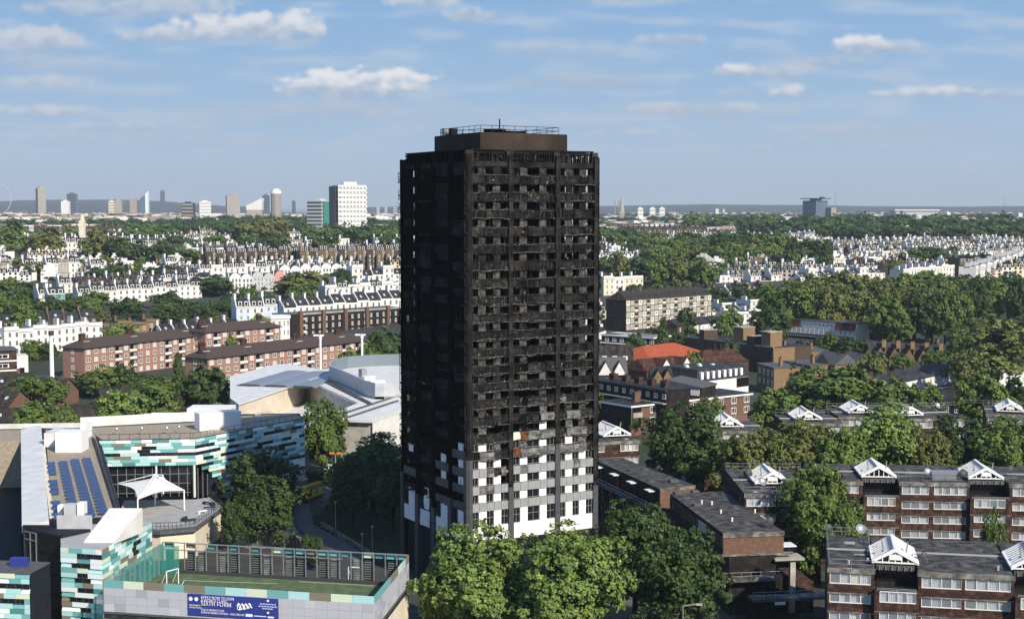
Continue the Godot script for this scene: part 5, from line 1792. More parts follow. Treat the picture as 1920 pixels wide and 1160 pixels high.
func build_left_estate() -> void:
	red_flats("long red brick flats with brown hipped roof, its dark gable end at far left", at(157, 653, 10.8), at(383, 628, 10.8), 4, [4.0, 27.0, 54.0], [4, 6], true)
	red_flats("shorter red brick flats stepping on behind the long block towards the white octagonal house", at(384, 623, 12.6), at(525, 612, 12.6), 4, [2.0, 30.0], [1, 4], true)
	red_flats("red brick flats with four chimneys standing behind the leisure centre", at(388, 672, 10.8), at(690, 638, 10.8), 4, [2.5, 21.0, 46.0, 68.0], [4, 6], true)
	# houses with dark tiled roofs, far left
	var spec := [
		["low brown brick house with long dark roof and rooflights, at the left edge", -60, 732, 62, 726, 3.4, 12.0, 4.2, 0.0, 3],
		["brown brick house with red gable end and two rooflights beside the hedge", 58, 738, 108, 740, 3.6, 11.0, 4.4, 0.0, 2],
		["brown brick house with glazed roof strip in the bottom left corner of the low houses", -50, 760, 14, 763, 3.2, 11.0, 4.0, -0.5, 2]]
	for s in spec:
		var a := at(s[1], s[2], s[5])
		var b := at(s[3], s[4], s[5])
		var t := slab("low_house", s[0], "house", a, b, s[6], 0.0, m.red_brick, "low houses with dark tiled roofs")
		var w := flat(a, b)
		var g := geo()
		g.quad(Vector3(-0.4, s[5], 0.5), Vector3(w + 0.4, s[5], 0.5), Vector3(w + 0.4, s[5] + s[7], -s[6] / 2), Vector3(-0.4, s[5] + s[7], -s[6] / 2))
		g.quad(Vector3(w + 0.4, s[5], -s[6] - 0.5), Vector3(-0.4, s[5], -s[6] - 0.5), Vector3(-0.4, s[5] + s[7], -s[6] / 2), Vector3(w + 0.4, s[5] + s[7], -s[6] / 2))
		part(t, "roof", g, m.tile_grey)
		var gb := geo()
		gb.tri(Vector3(w, s[5], 0), Vector3(w, s[5], -s[6]), Vector3(w, s[5] + s[7] - 0.2, -s[6] / 2))
		part(t, "gable", gb, m.red_brick)
		gb = geo()
		gb.tri(Vector3(0, s[5], -s[6]), Vector3(0, s[5], 0), Vector3(0, s[5] + s[7] - 0.2, -s[6] / 2))
		part(t, "gable", gb, m.red_brick)
		for k in s[9]:
			var z := -2.2
			var slope := atan2(s[7], s[6] / 2 + 0.5)
			put(t, "rooflight", solid([geo().box(0, 0.9, 0, 0.12, -1.2, 0)], [m.pale_grey]), Transform3D(Basis(Vector3.RIGHT, slope), Vector3(w * (k + 0.5) / s[9], s[5] + (0.5 - z) * s[7] / (s[6] / 2 + 0.5), z)))
		windows_in(t, sash(1.2, 1.2, m.frame_white), 0, w, maxi(2, int(w / 4.0)), [1.2])
		chimney(t, w * 0.8, s[5] + s[7] - 1.2, -s[6] / 2, 0.9, 2.0, 0.7, m.red_brick)
	# long dark roof behind the school, and the dark roofs among the trees
	for s in [["long low building with one dark tiled roof behind the school parapet", -20, 792, 233, 782, 2.5, 9.0, 3.2], ["dark roofed house between the two round trees", 190, 748, 252, 744, 2.6, 8.0, 3.0], ["steep dark roofed house behind the school roof boxes", 318, 772, 384, 762, 3.4, 10.0, 4.5]]:
		var a := at(s[1], s[2], s[5])
		var b := at(s[3], s[4], s[5])
		var t := slab("low_house", s[0], "house", a, b, s[6], 0.0, m.brown_brick, "low houses with dark tiled roofs")
		part(t, "roof", roof_hip(flat(a, b), s[6], s[5], s[7], 0.4, 0.3), m.tile_grey)
		put(t, "rooflight", solid([geo().box(0, 0.9, 0, 0.1, -1.1, 0)], [m.pale_grey]), Transform3D(Basis(Vector3.RIGHT, 0.6), Vector3(2.0, s[5] + 1.3, -1.4)))
	# modern brown and white flats at the left edge
	var a := at(-70, 660, 12.0)
	var b := at(30, 656, 12.0)
	var t := slab("terraced_flats", "stepped brown brick flats with white balcony ends at the left edge", "flats", a, b, 12, 0, m.plum_brick)
	var w := flat(a, b)
	for j in 3:
		part(t, "window_strip", geo().box(1.0, w - 2.5, 9.4 - j * 3.2, 10.7 - j * 3.2, 0.0, 0.12), m.frame_white)
		for k in 7:
			part(t, "window", geo().box(1.3 + k * (w - 4.0) / 7, 1.1 + (k + 1) * (w - 4.0) / 7, 9.55 - j * 3.2, 10.55 - j * 3.2, 0.12, 0.15), m.dark_glass)
		part(t, "floor_band", geo().box(-0.2, w + 0.5, 8.2 - j * 3.2, 8.7 - j * 3.2, 0.0, 0.3), m.white)
	part(t, "white_stair", geo().box(w + 0.02, w + 3.6, 0, 10.0, -8, 0.2), m.white)
	part(t, "stair_opening", geo().box(w + 0.8, w + 2.4, 1.0, 6.0, 0.2, 0.26), m.shade_black)  # black sheet standing for the shaded opening
	part(t, "flat_roof", geo().box(-0.3, w + 0.3, 12.0, 12.25, -12.2, 0.4), m.slate_light)
	# flues
	for q in [[97, 690, 620, 0.75, "white steel flue standing beside the left white houses", 0.0], [601, 690, 627, 0.45, "white steel flue mast, left of the pair behind the leisure centre", 0.4], [679, 690, 626, 0.45, "white steel flue mast, right of the pair behind the leisure centre", 0.4]]:
		var p := ground(q[0], 480.0 if q[0] < 200 else 462.0)
		var top := rise(q[2], -p.z) - p.y
		var f := thing("white_flue", q[4], "flue", Transform3D(Basis(), p), "white flues")
		part(f, "pipe", geo().tube(Vector3.ZERO, Vector3(0, top - 1.5, 0), q[3], q[3] * 0.85, 10), m.white_clean)
		part(f, "cap", geo().tube(Vector3(0, top - 1.5, 0), Vector3(0, top, 0), q[3] * 1.2, q[3] * 1.2, 10), m.frame_dark if q[0] < 200 else m.white_clean)
		if q[5] > 0:
			part(f, "lamp_arm", geo().box(-2.2, 1.2, top - 0.5, top, -0.3, 0.3), m.white_clean)
	# dark brick flats with tall stacks, right of the octagonal house
	a = ground(546, 640)
	a.y = rise(590, 640)
	b = ground(757, 690)
	b.y = a.y
	t = slab("dark_brick_flats", "dark brown brick mansion flats with lighter brick stacks, beside the white octagonal house", "flats", a, b, 14, terrain(640) - 2, m.dark_brick)
	w = flat(a, b)
	var top := a.y - t.position.y
	for k in 5:
		part(t, "stack", geo().box(4.0 + k * w / 5.2, 5.8 + k * w / 5.2, -2, top + 1.4, 0.0, 1.3), m.red_brick)  # stacks in a lighter brick than the wall
		part(t, "parapet", geo().box(5.9 + k * w / 5.2, 3.9 + (k + 1) * w / 5.2, top - 0.4, top + 0.3, -0.2, 0.2), m.stone)
	windows_in(t, sash(1.1, 1.7, m.frame_white), 6.0, w, 16, [top - 3.4, top - 6.6, top - 9.8])
	part(t, "flat_roof", geo().box(0.2, w - 0.2, top, top + 0.1, -13.8, -0.3), m.slate_light)
	for k in 3:
		part(t, "balcony", geo().tube(Vector3(6.8, top - 8.4 + k * 2.9, 0.8), Vector3(6.8, top - 7.5 + k * 2.9, 0.8), 1.1, 1.1, 8), m.white if k == 0 else m.pale_grey)
	# the octagonal white house
	var o := ground(518, 632)
	var hy := rise(592, 632) - o.y
	t = thing("octagonal_house", "white eight-sided house end with arched upper windows and flat cornice", "house", Transform3D(Basis(Vector3.UP, 0.2), o))
	var oct := []
	for k in 8:
		oct.append(Vector3(cos(TAU * (k + 0.5) / 8) * 6.2, 0, sin(TAU * (k + 0.5) / 8) * 6.2))
	part(t, "wall", geo().prism(oct, -2, hy), m.white)
	part(t, "cornice", geo().prism(oct.map(func(v): return v * 1.07), hy - 0.9, hy + 0.2), m.white_clean)
	for k in 4:
		var u := TAU * (k + 0.5) / 8 + 0.0
		for j in 3:
			for s in [-1.2, 1.2]:
				put(t, "window", sash(1.1, 2.2, m.frame_white), Transform3D(Basis(Vector3.UP, PI / 2 - TAU * (k + 0.5) / 8 - TAU / 16), Vector3(cos(TAU * (k + 1.0) / 8), 0, sin(TAU * (k + 1.0) / 8)) * 5.73 + Vector3(0, hy - 4.0 - j * 4.0, 0) + Basis(Vector3.UP, PI / 2 - TAU * (k + 1.0) / 8) * Vector3(s - 0.55, 0, 0)))


# ------------------------------------------------------------------ right
func pitched(nm: String, label: String, cat: String, a: Vector3, b: Vector3, dep: float, base: float, rise_: float, wall: Material, roof: Material, group := "", hip := 0.3) -> Node3D:
	var t := slab(nm, label, cat, a, b, dep, base, wall, group)
	var w := flat(a, b)
	part(t, "roof", roof_hip(w, dep, a.y - base, rise_, 0.3, hip), roof)
	return t


func elev(px: float, py: float, d: float) -> Vector3:   # a point on the sight line at depth d
	var p := ground(px, d, rise(py, d))
	return p


func build_right_estate() -> void:
	# pale panel slab with dark gable end
	var a := elev(1174, 563, 655)
	var b := elev(1334, 553, 700)
	b.y = a.y
	var base := terrain(655)
	var t := pitched("panel_flats", "five-storey flats with pale panel front and grey-brown pitched roof, dark brick end", "flats", a, b, 12, base, 4.0, m.dark_brick, m.tile_grey, "", 2.0)
	var w := flat(a, b)
	var top := a.y - base
	for j in 5:
		for k in 22:
			var x0 := w * k / 22
			var bal := k % 7 in [2, 5]
			part(t, "facade_panel", geo().box(x0 + 0.15, x0 + w / 22 - 0.15, top - 2.7 - j * 2.75, top - 0.25 - j * 2.75, 0.0, 0.12), m.stone if (k + j) % 3 else m.cream)
			if bal:
				part(t, "balcony_shade_patch", geo().box(x0 + 0.3, x0 + w / 22 - 0.3, top - 1.6 - j * 2.75, top - 0.5 - j * 2.75, 0.12, 0.16), m.shade_black)  # shaded balcony put on as a black sheet
			else:
				put(t, "window", sash(1.3, 1.2, m.frame_white), Transform3D(Basis(), Vector3(x0 + 0.7, top - 1.75 - j * 2.75, 0.12)))
	for k in 9:
		chimney(t, 3.0 + w * k / 9.2, top + 2.4, -6 - (k % 2) * 1.5, 1.8, 3.0, 1.0, m.red_brick if k == 2 else m.tile_grey)
	for k in 6:
		put(t, "rooflight", solid([geo().box(0, 0.7, 0, 0.3, -0.7, 0)], [m.pale_grey]), Transform3D(Basis(), Vector3(6 + k * w / 6.5, top + 1.2, -2.0)))
	# brick block with white fascia and dark end, beside the tower
	a = elev(1184, 763, 372)
	b = elev(1407, 741, 398)
	b.y = a.y
	t = slab("brick_flats", "low brick flats with white fascia, dark left end and two brick chimneys", "flats", a, b, 12, 0, m.red_brick)
	w = flat(a, b)
	top = a.y
	part(t, "painted_shaded_end", geo().box(-0.15, -0.01, 0, top, -12, 0), m.dark_brick)  # shade of the left end laid on as a darker brick sheet
	part(t, "fascia", geo().box(-0.6, w + 0.6, top - 0.1, top + 0.35, -12.6, 0.6), m.frame_white)
	part(t, "flat_roof", geo().box(-0.5, w + 0.5, top + 0.36, top + 0.42, -12.5, 0.5), m.slate)
	part(t, "balcony_shade_patch", geo().box(0.4, 3.4, top - 5.6, top - 0.4, 0.0, 0.05), m.shade_black)  # flat black panel for the balcony's shade
	part(t, "balcony_front", geo().box(0.3, 3.5, top - 2.9, top - 1.6, 0.05, 0.5), m.stone)
	windows_in(t, sash(2.0, 1.6, m.frame_white, 2, 0.0), 4.0, w, 8, [top - 2.0, top - 4.8])
	chimney(t, 6.0, top + 0.4, -5, 2.0, 2.6, 1.4, m.red_brick)
	chimney(t, w * 0.68, top + 0.4, -5, 2.0, 2.6, 1.4, m.red_brick)
	# dark terrace row behind it, chimneys along the roof
	a = elev(1118, 712, 398)
	b = elev(1250, 738, 374)
	b.y = a.y
	t = slab("dark_terrace", "dark fronted terrace with five squat brick chimneys and white-framed windows, right of the tower", "terrace", a, b, 8, 0, m.dark_brick)
	w = flat(a, b)
	top = a.y
	part(t, "flat_roof", geo().box(-0.3, w + 0.3, top, top + 0.2, -8.2, 0.4), m.slate)
	part(t, "gutter", geo().box(-0.3, w + 0.3, top - 0.25, top - 0.02, 0.0, 0.5), m.slate_light)
	windows_in(t, sash(1.4, 1.2, m.frame_white), 0, w, 9, [top - 2.2])
	part(t, "gallery", geo().box(0, w, top - 3.6, top - 3.3, 0.0, 1.2), m.stone)
	for k in 5:
		chimney(t, 4.0 + w * k / 5.5, top + 0.2, -3.0, 2.0, 1.8, 1.6, m.plum_brick)
	# shed-roofed pop-up
	a = elev(1250, 722, 392)
	b = elev(1314, 722, 386)
	t = slab("shed_roofed_house", "dark house with a single-slope grey zinc roof and white front panels", "house", a, b, 9, 0, m.dark_brick)
	w = flat(a, b)
	var g := geo().prism([Vector3(-0.3, 0, 0.4), Vector3(w + 0.3, 0, 0.4), Vector3(w + 0.3, 0, -9.3), Vector3(-0.3, 0, -9.3)], a.y - 0.1, a.y + 1, [a.y + 1.6, a.y + 0.2, a.y + 0.4, a.y + 1.8])
	part(t, "roof", g, m.slate_light)
	part(t, "front_panel", geo().box(w - 3.0, w - 0.3, a.y - 2.2, a.y - 0.3, 0, 0.1), m.white)
	windows_in(t, sash(1.0, 1.2, m.frame_white), 0.5, w - 3, 2, [a.y - 2.2])
	# mansard building with white lower wall
	a = elev(1308, 716, 436)
	b = elev(1404, 702, 452)
	b.y = a.y
	t = slab("mansard_block", "black mansard block with white dormer windows over a white wall", "flats", a, b, 16, 0, m.white)
	w = flat(a, b)
	top = a.y
	g = geo()
	g.quad(Vector3(-0.2, top, 0.2), Vector3(w + 0.2, top, 0.2), Vector3(w - 1, top + 3.6, -1.2), Vector3(1, top + 3.6, -1.2))
	g.quad(Vector3(-0.2, top, -16), Vector3(-0.2, top, 0.2), Vector3(1, top + 3.6, -1.2), Vector3(1, top + 3.6, -15))
	g.quad(Vector3(w + 0.2, top, 0.2), Vector3(w + 0.2, top, -16), Vector3(w - 1, top + 3.6, -15), Vector3(w - 1, top + 3.6, -1.2))
	g.quad(Vector3(1, top + 3.6, -1.2), Vector3(w - 1, top + 3.6, -1.2), Vector3(w - 1, top + 3.6, -15), Vector3(1, top + 3.6, -15))
	part(t, "mansard_roof", g, m.slate)
	for k in 8:
		part(t, "dormer", geo().box(1.6 + k * (w - 3) / 8, 2.7 + k * (w - 3) / 8, top + 0.6, top + 2.8, -1.3, 0.15), m.white_clean)
	part(t, "balcony_shade_patch", geo().box(w * 0.76, w - 0.2, top - 3.0, top - 0.2, 0.0, 0.3), m.shade_black)  # recess shade drawn as a black box
	for k in 5:
		part(t, "rooflight", geo().box(3 + k * 3, 4.2 + k * 3, top + 3.6, top + 3.9, -8 - (k % 2) * 3, -7 - (k % 2) * 3), m.white_clean)
	# brown school-like block; sunlight on stair towers and end painted as ochre
	a = elev(1289, 632, 556)
	b = elev(1450, 652, 512)
	b.y = a.y
	t = slab("brown_brick_block", "dark brown flat-roofed block with stair towers painted ochre as sunlit and pale parapets", "flats", a, b, 18, 0, m.brown_brick)
	w = flat(a, b)
	top = a.y
	part(t, "flat_roof", geo().box(0.3, w - 0.3, top, top + 0.1, -17.7, -0.3), m.slate)
	part(t, "painted_lit_end", geo().box(w + 0.01, w + 0.12, 0, top - 0.05, -10, -0.1), m.ochre)  # thin ochre sheet paints sunlight on the right end
	for q in [[0.16, 3.4, 3.0], [0.55, 6.0, 5.5], [0.72, 3.2, 4.0], [0.86, 5.4, 5.0]]:
		part(t, "stair_tower", geo().box(w * q[0], w * q[0] + q[2], 0, top + q[1], -6, -0.5 if q[1] > 4 else 0.4), m.brown_brick if q[1] < 4 else m.ochre)  # taller towers coloured ochre for the sun on them
		part(t, "tower_coping", geo().box(w * q[0] - 0.1, w * q[0] + q[2] + 0.1, top + q[1], top + q[1] + 0.25, -6.1, 0.5), m.stone)
	part(t, "parapet", geo().box(0, w + 0.2, top, top + 0.5, -0.25, 0.12), m.stone)
	windows_in(t, sash(1.3, 1.9, m.slate_light), 1, w, 14, [top - 3.0, top - 6.2])
	# orange tiled roof
	a = elev(1222, 680, 486)
	b = elev(1338, 668, 512)
	b.y = a.y
	pitched("orange_roofed_hall", "low hall under a bright orange tiled hipped roof", "hall", a, b, 22, 0, 4.4, m.brown_brick, mat("tile_orange", lin(0.5, 0.11, 0.045), 0.85, "mottle", 0.1), "", 9.0)
	# dull red roofs with white gables
	a = elev(1213, 697, 452)
	b = elev(1290, 688, 464)
	b.y = a.y
	t = pitched("red_tiled_house", "dull red tiled house with two white front gables, below the orange roof", "house", a, b, 11, 0, 3.6, m.brown_brick, m.tile_dull, "", 1.5)
	w = flat(a, b)
	for q in [0.42, 0.92]:
		g = geo()
		var y := a.y
		var x: float = w * q
		g.tri(Vector3(x - 3.2, y - 0.4, 1.0), Vector3(x + 3.2, y - 0.4, 1.0), Vector3(x, y + 3.4, 1.0))
		part(t, "white_gable", g, m.white)
		g = geo()
		g.quad(Vector3(x - 3.4, y - 0.5, 1.2), Vector3(x, y + 3.6, 1.2), Vector3(x, y + 3.6, -5), Vector3(x - 3.4, y - 0.5, -2))
		g.quad(Vector3(x + 3.4, y - 0.5, -2), Vector3(x, y + 3.6, -5), Vector3(x, y + 3.6, 1.2), Vector3(x + 3.4, y - 0.5, 1.2))
		part(t, "gable_roof", g, m.tile_dull)
	a = elev(1318, 681, 488)
	b = elev(1404, 676, 496)
	b.y = a.y
	t = pitched("red_tiled_house", "dull red tiled house with twin chimneys, right of the orange roof", "house", a, b, 11, 0, 4.0, m.brown_brick, m.tile_dull, "", 4.0)
	chimney(t, 8.0, a.y + 2.8, -5, 1.0, 2.6, 0.9, m.dark_brick)
	chimney(t, 10.5, a.y + 2.8, -5, 1.0, 2.6, 0.9, m.dark_brick)
	# grey roofs next to the tower
	for s in [["grey tiled house with three white dormers, just right of the tower", 1112, 677, 1188, 676, 470, 4.8, m.tile_grey, 3], ["grey tiled house with a white bargeboard gable, beside the tower", 1118, 700, 1176, 702, 440, 4.6, m.slate_light, 0], ["pair of ochre gabled houses in front of the black mansard block", 1222, 716, 1262, 714, 420, 4.0, m.slate, 0]]:
		a = elev(s[1], s[2], s[5])
		b = elev(s[3], s[4], s[5])
		t = pitched("pitched_house", s[0], "house", a, b, 10, 0, s[6], m.brown_brick if s[8] else m.ochre, s[7], "", 0.3)
		w = flat(a, b)
		for k in s[8]:
			part(t, "dormer", geo().box(3 + k * 3.4, 4.6 + k * 3.4, a.y + 0.4, a.y + 1.6, -1.6, 0.1), m.white)
		if s[8] == 0:
			for k in 2:
				g = geo()
				var x: float = w * (0.3 + 0.45 * k)
				g.tri(Vector3(x - 2.2, a.y - 0.4, 0.9), Vector3(x + 2.2, a.y - 0.4, 0.9), Vector3(x, a.y + 3.6, 0.9))
				part(t, "front_gable", g, m.ochre if s[5] < 430 else m.white)
				g = geo()
				g.quad(Vector3(x - 2.4, a.y - 0.6, 1.1), Vector3(x, a.y + 3.8, 1.1), Vector3(x, a.y + 3.8, -4), Vector3(x - 2.4, a.y - 0.6, -1))
				g.quad(Vector3(x + 2.4, a.y - 0.6, -1), Vector3(x, a.y + 3.8, -4), Vector3(x, a.y + 3.8, 1.1), Vector3(x + 2.4, a.y - 0.6, 1.1))
				part(t, "gable_roof", g, s[7])
	# flat dark block with white balcony bands
	a = elev(1128, 626, 560)
	b = elev(1226, 632, 545)
	b.y = a.y
	t = slab("banded_flats", "dark flats with white floor bands, behind the tall conifer", "flats", a, b, 12, 0, m.dark_brick)
	w = flat(a, b)
	for j in 4:
		part(t, "floor_band", geo().box(-0.3, w + 0.3, a.y - 0.5 - j * 3.0, a.y - j * 3.0, -12.2, 0.5), m.white)
		windows_in(t, sash(1.8, 1.3, m.frame_white), 0, w, 7, [a.y - 2.4 - j * 3.0])
	# maisonettes with white upper storey
	a = elev(1470, 598, 640)
	b = elev(1606, 606, 612)
	b.y = a.y
	t = slab("white_maisonettes", "white fronted maisonettes with maroon roof ends and a dark gallery below", "flats", a, b, 10, 0, m.white)
	w = flat(a, b)
	top = a.y
	part(t, "roof", geo().box(-0.3, w + 0.3, top, top + 0.4, -10.3, 0.4), m.slate_light)
	for q in [[0, 0.24], [0.74, 1.0]]:
		g = geo()
		g.quad(Vector3(w * q[0] - 0.2, top - 2.9, 1.4), Vector3(w * q[1] + 0.2, top - 2.9, 1.4), Vector3(w * q[1] + 0.2, top + 0.1, 0.1), Vector3(w * q[0] - 0.2, top + 0.1, 0.1))
		part(t, "maroon_roof", g, m.tile_dull)
	windows_in(t, sash(1.1, 1.3, m.frame_white), w * 0.25, w * 0.74, 9, [top - 2.2], 0.02)
	windows_in(t, sash(1.1, 1.6, m.frame_white), 0, w, 16, [top - 5.0], 0.02)
	part(t, "gallery_rail", geo().box(0, w, top - 6.4, top - 5.6, 1.2, 1.35), m.frame_dark)
	part(t, "gallery", geo().box(0, w, top - 6.8, top - 6.4, 0, 1.5), m.stone)
	part(t, "lower_storeys", geo().box(0, w, -2, top - 6.9, 0.0, 0.9), m.dark_brick)
	part(t, "white_gallery_edge", geo().box(0, w, top - 9.4, top - 9.1, 0.9, 1.5), m.white)
	# ochre houses
	var ochres := [[1420, 682, 1452, 684, 470, 0], [1470, 678, 1520, 690, 480, 0], [1522, 676, 1566, 682, 480, 1], [1568, 676, 1600, 680, 482, 1], [1410, 650, 1476, 656, 530, 0], [1484, 652, 1510, 656, 540, 2]]
	var names := ["square ochre brick house with white corner pilasters, left of the ochre group", "flat-topped ochre brick house with white sash windows, behind the round tree", "ochre gabled house with a pale grey slate roof", "ochre gabled house with ivy beside it, right of the grey slate roof", "low ochre wing with white windows at the dark block's end", "small orange brick house front, right of the dark block"]
	for k in ochres.size():
		var s: Array = ochres[k]
		a = elev(s[0], s[1], s[4])
		b = elev(s[2], s[3], s[4] - 14.0)
		b.y = a.y
		var h: float = a.y - rise(s[1] + 40, s[4])
		t = slab("ochre_house", names[k], "house", a, b, 9, 0, m.ochre)
		w = flat(a, b)
		if s[5] == 1:
			part(t, "roof", roof_hip(w, 9, a.y, 3.4, 0.3, 0.2), m.slate_light)
			g = geo()
			g.tri(Vector3(w * 0.2, a.y, 0.3), Vector3(w * 0.8, a.y, 0.3), Vector3(w * 0.5, a.y + 3.2, 0.3))
			part(t, "front_gable", g, m.ochre)
		else:
			part(t, "roof", geo().box(-0.2, w + 0.2, a.y, a.y + 0.35, -9.2, 0.3), m.slate_light)
		windows_in(t, sash(1.0, 1.7, m.frame_white), 0.3, w, maxi(2, int(w / 3.0)), [a.y - 2.6, a.y - 5.6])
		chimney(t, w * 0.7, a.y + 0.3, -4, 1.3, 2.6, 0.8, m.ochre)
	# victorian cross-gabled terrace, seen from behind
	var vg := ["leftmost", "second from left", "third from left", "fourth from left", "rightmost"]
	for k in 5:
		a = elev(1642 + k * 27, 668 + k * 1.5, 545 + k * 4)
		b = elev(1662 + k * 27, 668 + k * 1.5, 545 + k * 4)
		b.y = a.y
		t = slab("gabled_terrace_house", "ochre back-gabled brick house with steep dark roof, %s in its row" % vg[k], "house", a, b, 12, 0, m.stock_brick, "back-gabled houses under the tall planes")
		w = flat(a, b)
		g = geo()
		g.quad(Vector3(-0.3, a.y, 0.3), Vector3(w * 0.5, a.y + 3.8, 0.3), Vector3(w * 0.5, a.y + 3.8, -6), Vector3(-0.3, a.y, -6))
		g.quad(Vector3(w + 0.3, a.y, -6), Vector3(w * 0.5, a.y + 3.8, -6), Vector3(w * 0.5, a.y + 3.8, 0.3), Vector3(w + 0.3, a.y, 0.3))
		part(t, "gable_roof", g, m.tile_grey)
		g = geo()
		g.tri(Vector3(0, a.y, 0), Vector3(w, a.y, 0), Vector3(w * 0.5, a.y + 3.7, 0))
		part(t, "gable", g, m.stock_brick)
		g = geo()
		g.quad(Vector3(-1.2, a.y + 1.0, -5), Vector3(w + 1.2, a.y + 1.0, -5), Vector3(w + 1.2, a.y + 5.0, -9), Vector3(-1.2, a.y + 5.0, -9))
		part(t, "main_roof", g, m.slate)
		part(t, "party_wall", geo().box(w + 0.5, w + 0.9, a.y - 6, a.y + 3.0, -9, -3.5), m.stock_brick)
		windows_in(t, sash(1.0, 1.7, m.frame_white), 0, w, 1, [a.y - 2.8])
		chimney(t, w + 0.7, a.y + 2.6, -6, 1.6, 3.2, 0.8, m.ochre)
	# slate terraces in front
	for s in [["slate roofed white terrace running right behind the round trees", 1665, 722, 1800, 712, 452, 492, m.white, 8], ["near slate roofed terrace behind the tree tops, with skylit chimneys", 1620, 728, 1700, 726, 440, 440, m.white, 4], ["dark slate terrace roof between the trees, nearest of the slate rows", 1690, 752, 1800, 754, 408, 400, m.dark_brick, 6], ["slate roofed house glimpsed through the thin tree at the right edge", 1862, 700, 1940, 694, 470, 480, m.white, 4]]:
		a = elev(s[1], s[2], s[5])
		b = elev(s[3], s[4], s[6])
		b.y = a.y
		t = pitched("slate_terrace", s[0], "terrace", a, b, 9, 0, 3.2, s[7], m.slate, "slate terraces right", 0.4)
		w = flat(a, b)
		windows_in(t, sash(1.2, 1.6, m.frame_white), 0, w, s[8], [a.y - 2.2])
		for k in s[8] / 2:
			chimney(t, w * (k + 0.5) / (s[8] / 2), a.y + 2.4, -4.4, 1.4, 2.0, 0.8, m.brown_brick)
	# small terrace of dormered houses below the pale flats
	for k in 4:
		a = elev(1270 + k * 22, 612 - k * 2, 610 + k * 6)
		b = elev(1288 + k * 22, 611 - k * 2, 616 + k * 6)
		b.y = a.y
		t = pitched("small_house", "small white house with slate roof below the pale flats, %s of four" % vg[k if k < 3 else 4], "house", a, b, 8, 0, 3.0, m.white if k else m.brown_brick, m.slate, "small houses below the pale flats", 0.2)
		w = flat(a, b)
		windows_in(t, sash(0.9, 1.4, m.frame_white), 0, w, 2, [a.y - 2.2])
		chimney(t, 0.4, a.y + 1.6, -4, 1.0, 2.0, 0.7, m.white)


